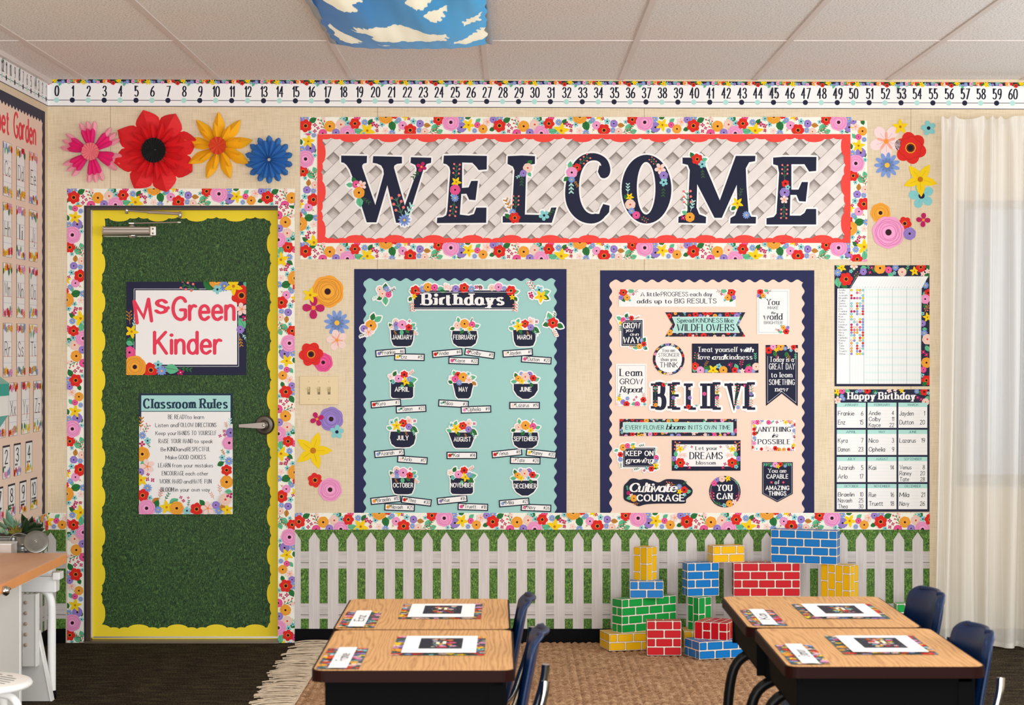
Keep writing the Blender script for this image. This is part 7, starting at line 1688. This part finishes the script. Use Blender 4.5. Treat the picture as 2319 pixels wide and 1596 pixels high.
for k in range(4):
    a = math.radians(-20 + 90 * k); c, s_ = math.cos(a), math.sin(a)
    pts = smooth_path([(c * .02, s_ * .02, zs_ - .032), (c * .10, s_ * .10, zs_ - .032), (c * .145, s_ * .145, zs_ - .045), (c * .165, s_ * .165, zs_ - .10), (c * .18, s_ * .18, .2), (c * .195, s_ * .195, .014)], 5)
    g = G(); g.tube(pts, .0115, 12); lg = g.build('leg', WHM, st)
    g = G(); g.lathe([(0, 0), (.014, 0), (.014, .02), (0, .02)], 12, Matrix.Translation((c * .195, s_ * .195, 0))); g.build('foot', BLACK, lg)
# wall shelf with planters
sh = tag(empty('wall_shelf', (XL + .13, -1.03, .49)), 'narrow white shelf on the left wall holding the planters', 'shelf')
g = G(); g.box(-.128, -.29, -.018, .12, .29, 0); g.build('board', WHM, sh, bevel=.002)
for y in (-.2, .2):
    g = G(); g.prism([(-.128, -.018), (.08, -.018), (-.128, -.10)], y - .004, y + .004); g.build('bracket', WHM, sh)
GALV = mat('galvanised', (150, 152, 150), .28, .9, vary=(14, .2, (1, 1, 1)))
pb = PT(15, 1240, 8.45); pail = tag(empty('metal_planter', (pb[0], pb[1], .4905)), 'galvanised metal tub filled with succulents by the left wall', 'planter')
zt = CZ - (1207 - HY) * 8.47 / F - .4905
g = G(); g.prism(rrect(-.055, -.11, .08, .11, .03, 5), 0, zt - .004, 'z'); g.build('tub', GALV, pail, bevel=.003)
g = G(); rim_ = [(x, y, zt - .003) for x, y in rrect(-.058, -.113, .083, .113, .032, 5)]; rim_.append(rim_[0]); g.tube(rim_, .004, 8); g.build('rolled_rim', GALV, pail)
g = G(); g.prism(rrect(-.052, -.107, .077, .107, .03, 5), zt - .006, zt - .002, 'z'); g.build('soil', mat('soil', (50, 40, 30), .95), pail)
def leafm(name, m, base, direction, L, w, curl, parent, up=(0, 0, 1)):
    dv = Vector(direction).normalized(); s_ = dv.cross(Vector(up)); s_ = s_.normalized() if s_.length > .01 else Vector((1, 0, 0)); n_ = s_.cross(dv)
    vs = []
    for i in range(9):
        t = i / 8; wd = w * math.sin(min(1, t * 1.02 + .04) * PI) ** .7 * (1 - .3 * t); c = Vector(base) + dv * (L * t) + n_ * (-curl * t * t)
        vs += [c - s_ * wd + n_ * wd * .35, c, c + s_ * wd + n_ * wd * .35]
    g = G(); g.add(vs, [(3 * i + j, 3 * i + j + 1, 3 * i + j + 4, 3 * i + j + 3) for i in range(8) for j in (0, 1)], True); return g.build(name, m, parent, solid=.0012)
LD = mat('leaf_dark', (26, 54, 26), .4); LS = mat('leaf_sage', (112, 142, 110), .6); LB = mat('leaf_blue_green', (104, 150, 128), .5); LY = mat('leaf_yellow', (120, 124, 36), .5); LO = mat('leaf_bronze', (120, 84, 36), .5); LP = mat('leaf_pale', (160, 196, 164), .5)
R = random.Random(6)
def at(px, py, d=8.4): p = PT(px, py, d); return (p[0] - pail.location.x, p[1] - pail.location.y, p[2] - pail.location.z)
for (bx_, by_, tx, ty, w, m, d) in ((60, 1205, 52, 1162, .022, LD, 8.44), (62, 1205, 76, 1168, .018, LD, 8.46), (58, 1206, 100, 1186, .020, LD, 8.4), (60, 1204, 84, 1182, .022, LD, 8.38), (50, 1205, 64, 1172, .020, LD, 8.36), (60, 1206, 104, 1196, .016, LD, 8.36), (56, 1206, 92, 1204, .016, LD, 8.35),
                                 (24, 1200, 18, 1152, .020, LB, 8.4), (24, 1200, 30, 1166, .014, LB, 8.42), (22, 1202, 8, 1168, .014, LS, 8.4), (12, 1204, 0, 1178, .016, LS, 8.38), (2, 1206, 10, 1194, .016, LP, 8.33), (4, 1208, -8, 1190, .018, LP, 8.33), (12, 1210, 16, 1196, .014, LP, 8.33)):
    a, b = at(bx_, by_, d), at(tx, ty, d - .03); dv = Vector(b) - Vector(a); leafm('leaf', m, a, dv, dv.length * 1.04, w, .01, pail, up=(0.3, 1, 0.1))
for k in range(26):
    a = at(36 + R.uniform(-6, 6), 1200, 8.4); an = R.uniform(.2, 2.9); L_ = R.uniform(.03, .07); leafm('sprig', LS, a, (math.cos(an), R.uniform(-.4, .1), math.sin(an)), L_, .0035, .008, pail, up=(0, 1, 0))
for k in range(12):
    a = at(36, 1208, 8.34); an = .25 + 2.6 * k / 11; leafm('leaf', LY if k % 2 else LO, a, (math.cos(an), -.35, math.sin(an) * .7 + .1), .028 + .008 * (k % 3), .008, .004, pail, up=(0, 1, 0))
# watering can
wc_ = PT(52, 1250, 8.3); can = tag(empty('watering_can', (wc_[0], wc_[1], .4905)), 'galvanised watering can with a ribbed round sprinkler head', 'watering can')
g = G(); h_ = CZ - (1214 - HY) * 8.3 / F - .4905
g.lathe([(0, 0), (.030, 0), (.032, .004), (.032, h_ * .5), (.034, h_ * .52), (.034, h_ * .56), (.032, h_ * .58), (.032, h_ * .7), (.034, h_ * .72), (.034, h_ * .76), (.031, h_ * .78), (.030, h_), (.027, h_), (.027, h_ - .02), (0, h_ - .02)], 28); g.build('can_body', GALV, can)
def ac(px, py, d=8.25): p = PT(px, py, d); return Vector((p[0] - can.location.x, p[1] - can.location.y, p[2] - can.location.z))
rc_ = ac(82, 1227, 8.16); g = G(); g.tube([ac(58, 1262, 8.29), ac(68, 1248, 8.24), rc_ + Vector((-.01, .025, -.015))], [.010, .008, .007], 12); g.build('spout', GALV, can)
M = Matrix.Translation(rc_) @ Matrix.Rotation(math.radians(12), 4, 'Z') @ Matrix.Rotation(math.radians(62), 4, 'X')
g = G(); g.lathe([(.008, -.035), (.022, -.015), (.046, -.003), (.050, 0), (.047, .005), (.041, .001), (.037, .006), (.033, .001), (.028, .007), (.024, .002), (.019, .008), (.015, .003), (.010, .009), (.006, .004), (0, .008)], 36, M); g.build('sprinkler_rose', GALV, can)
g = G(); hp_ = smooth_path([(-.03, 0, h_ * .3), (-.055, 0, h_ * .55), (-.05, 0, h_ * .95), (-.02, 0, h_ * 1.1), (.02, 0, h_ * 1.02)], 5); g.tube(hp_, .003, 8); g.build('handle', GALV, can)
# white planter box
bxp = PT(0, 1252, 8.24); wb = tag(empty('white_box', (bxp[0] - .03, bxp[1], .4905)), 'small whitewashed wooden box in front of the metal tub at the left edge', 'box')
x1b = PT(29, 1240, 8.2)[0] - wb.location.x; zt = CZ - (1232 - HY) * 8.2 / F - .4905
g = G(); g.box(-.09, -.07, 0, x1b, -.062, zt); g.box(-.09, .03, 0, x1b, .038, zt); g.box(-.09, -.062, 0, -.082, .03, zt); g.box(x1b - .008, -.062, 0, x1b, .03, zt); g.box(-.082, -.062, .004, x1b - .008, .03, zt - .012)
g.build('box_wall', mat('whitewash', (214, 204, 196), .7, vary=(20, .1, (1, 1, .2))), wb); g = G(); g.box(-.092, -.073, zt, x1b + .002, .04, zt + .005); g.build('top_rim', WHM, wb)
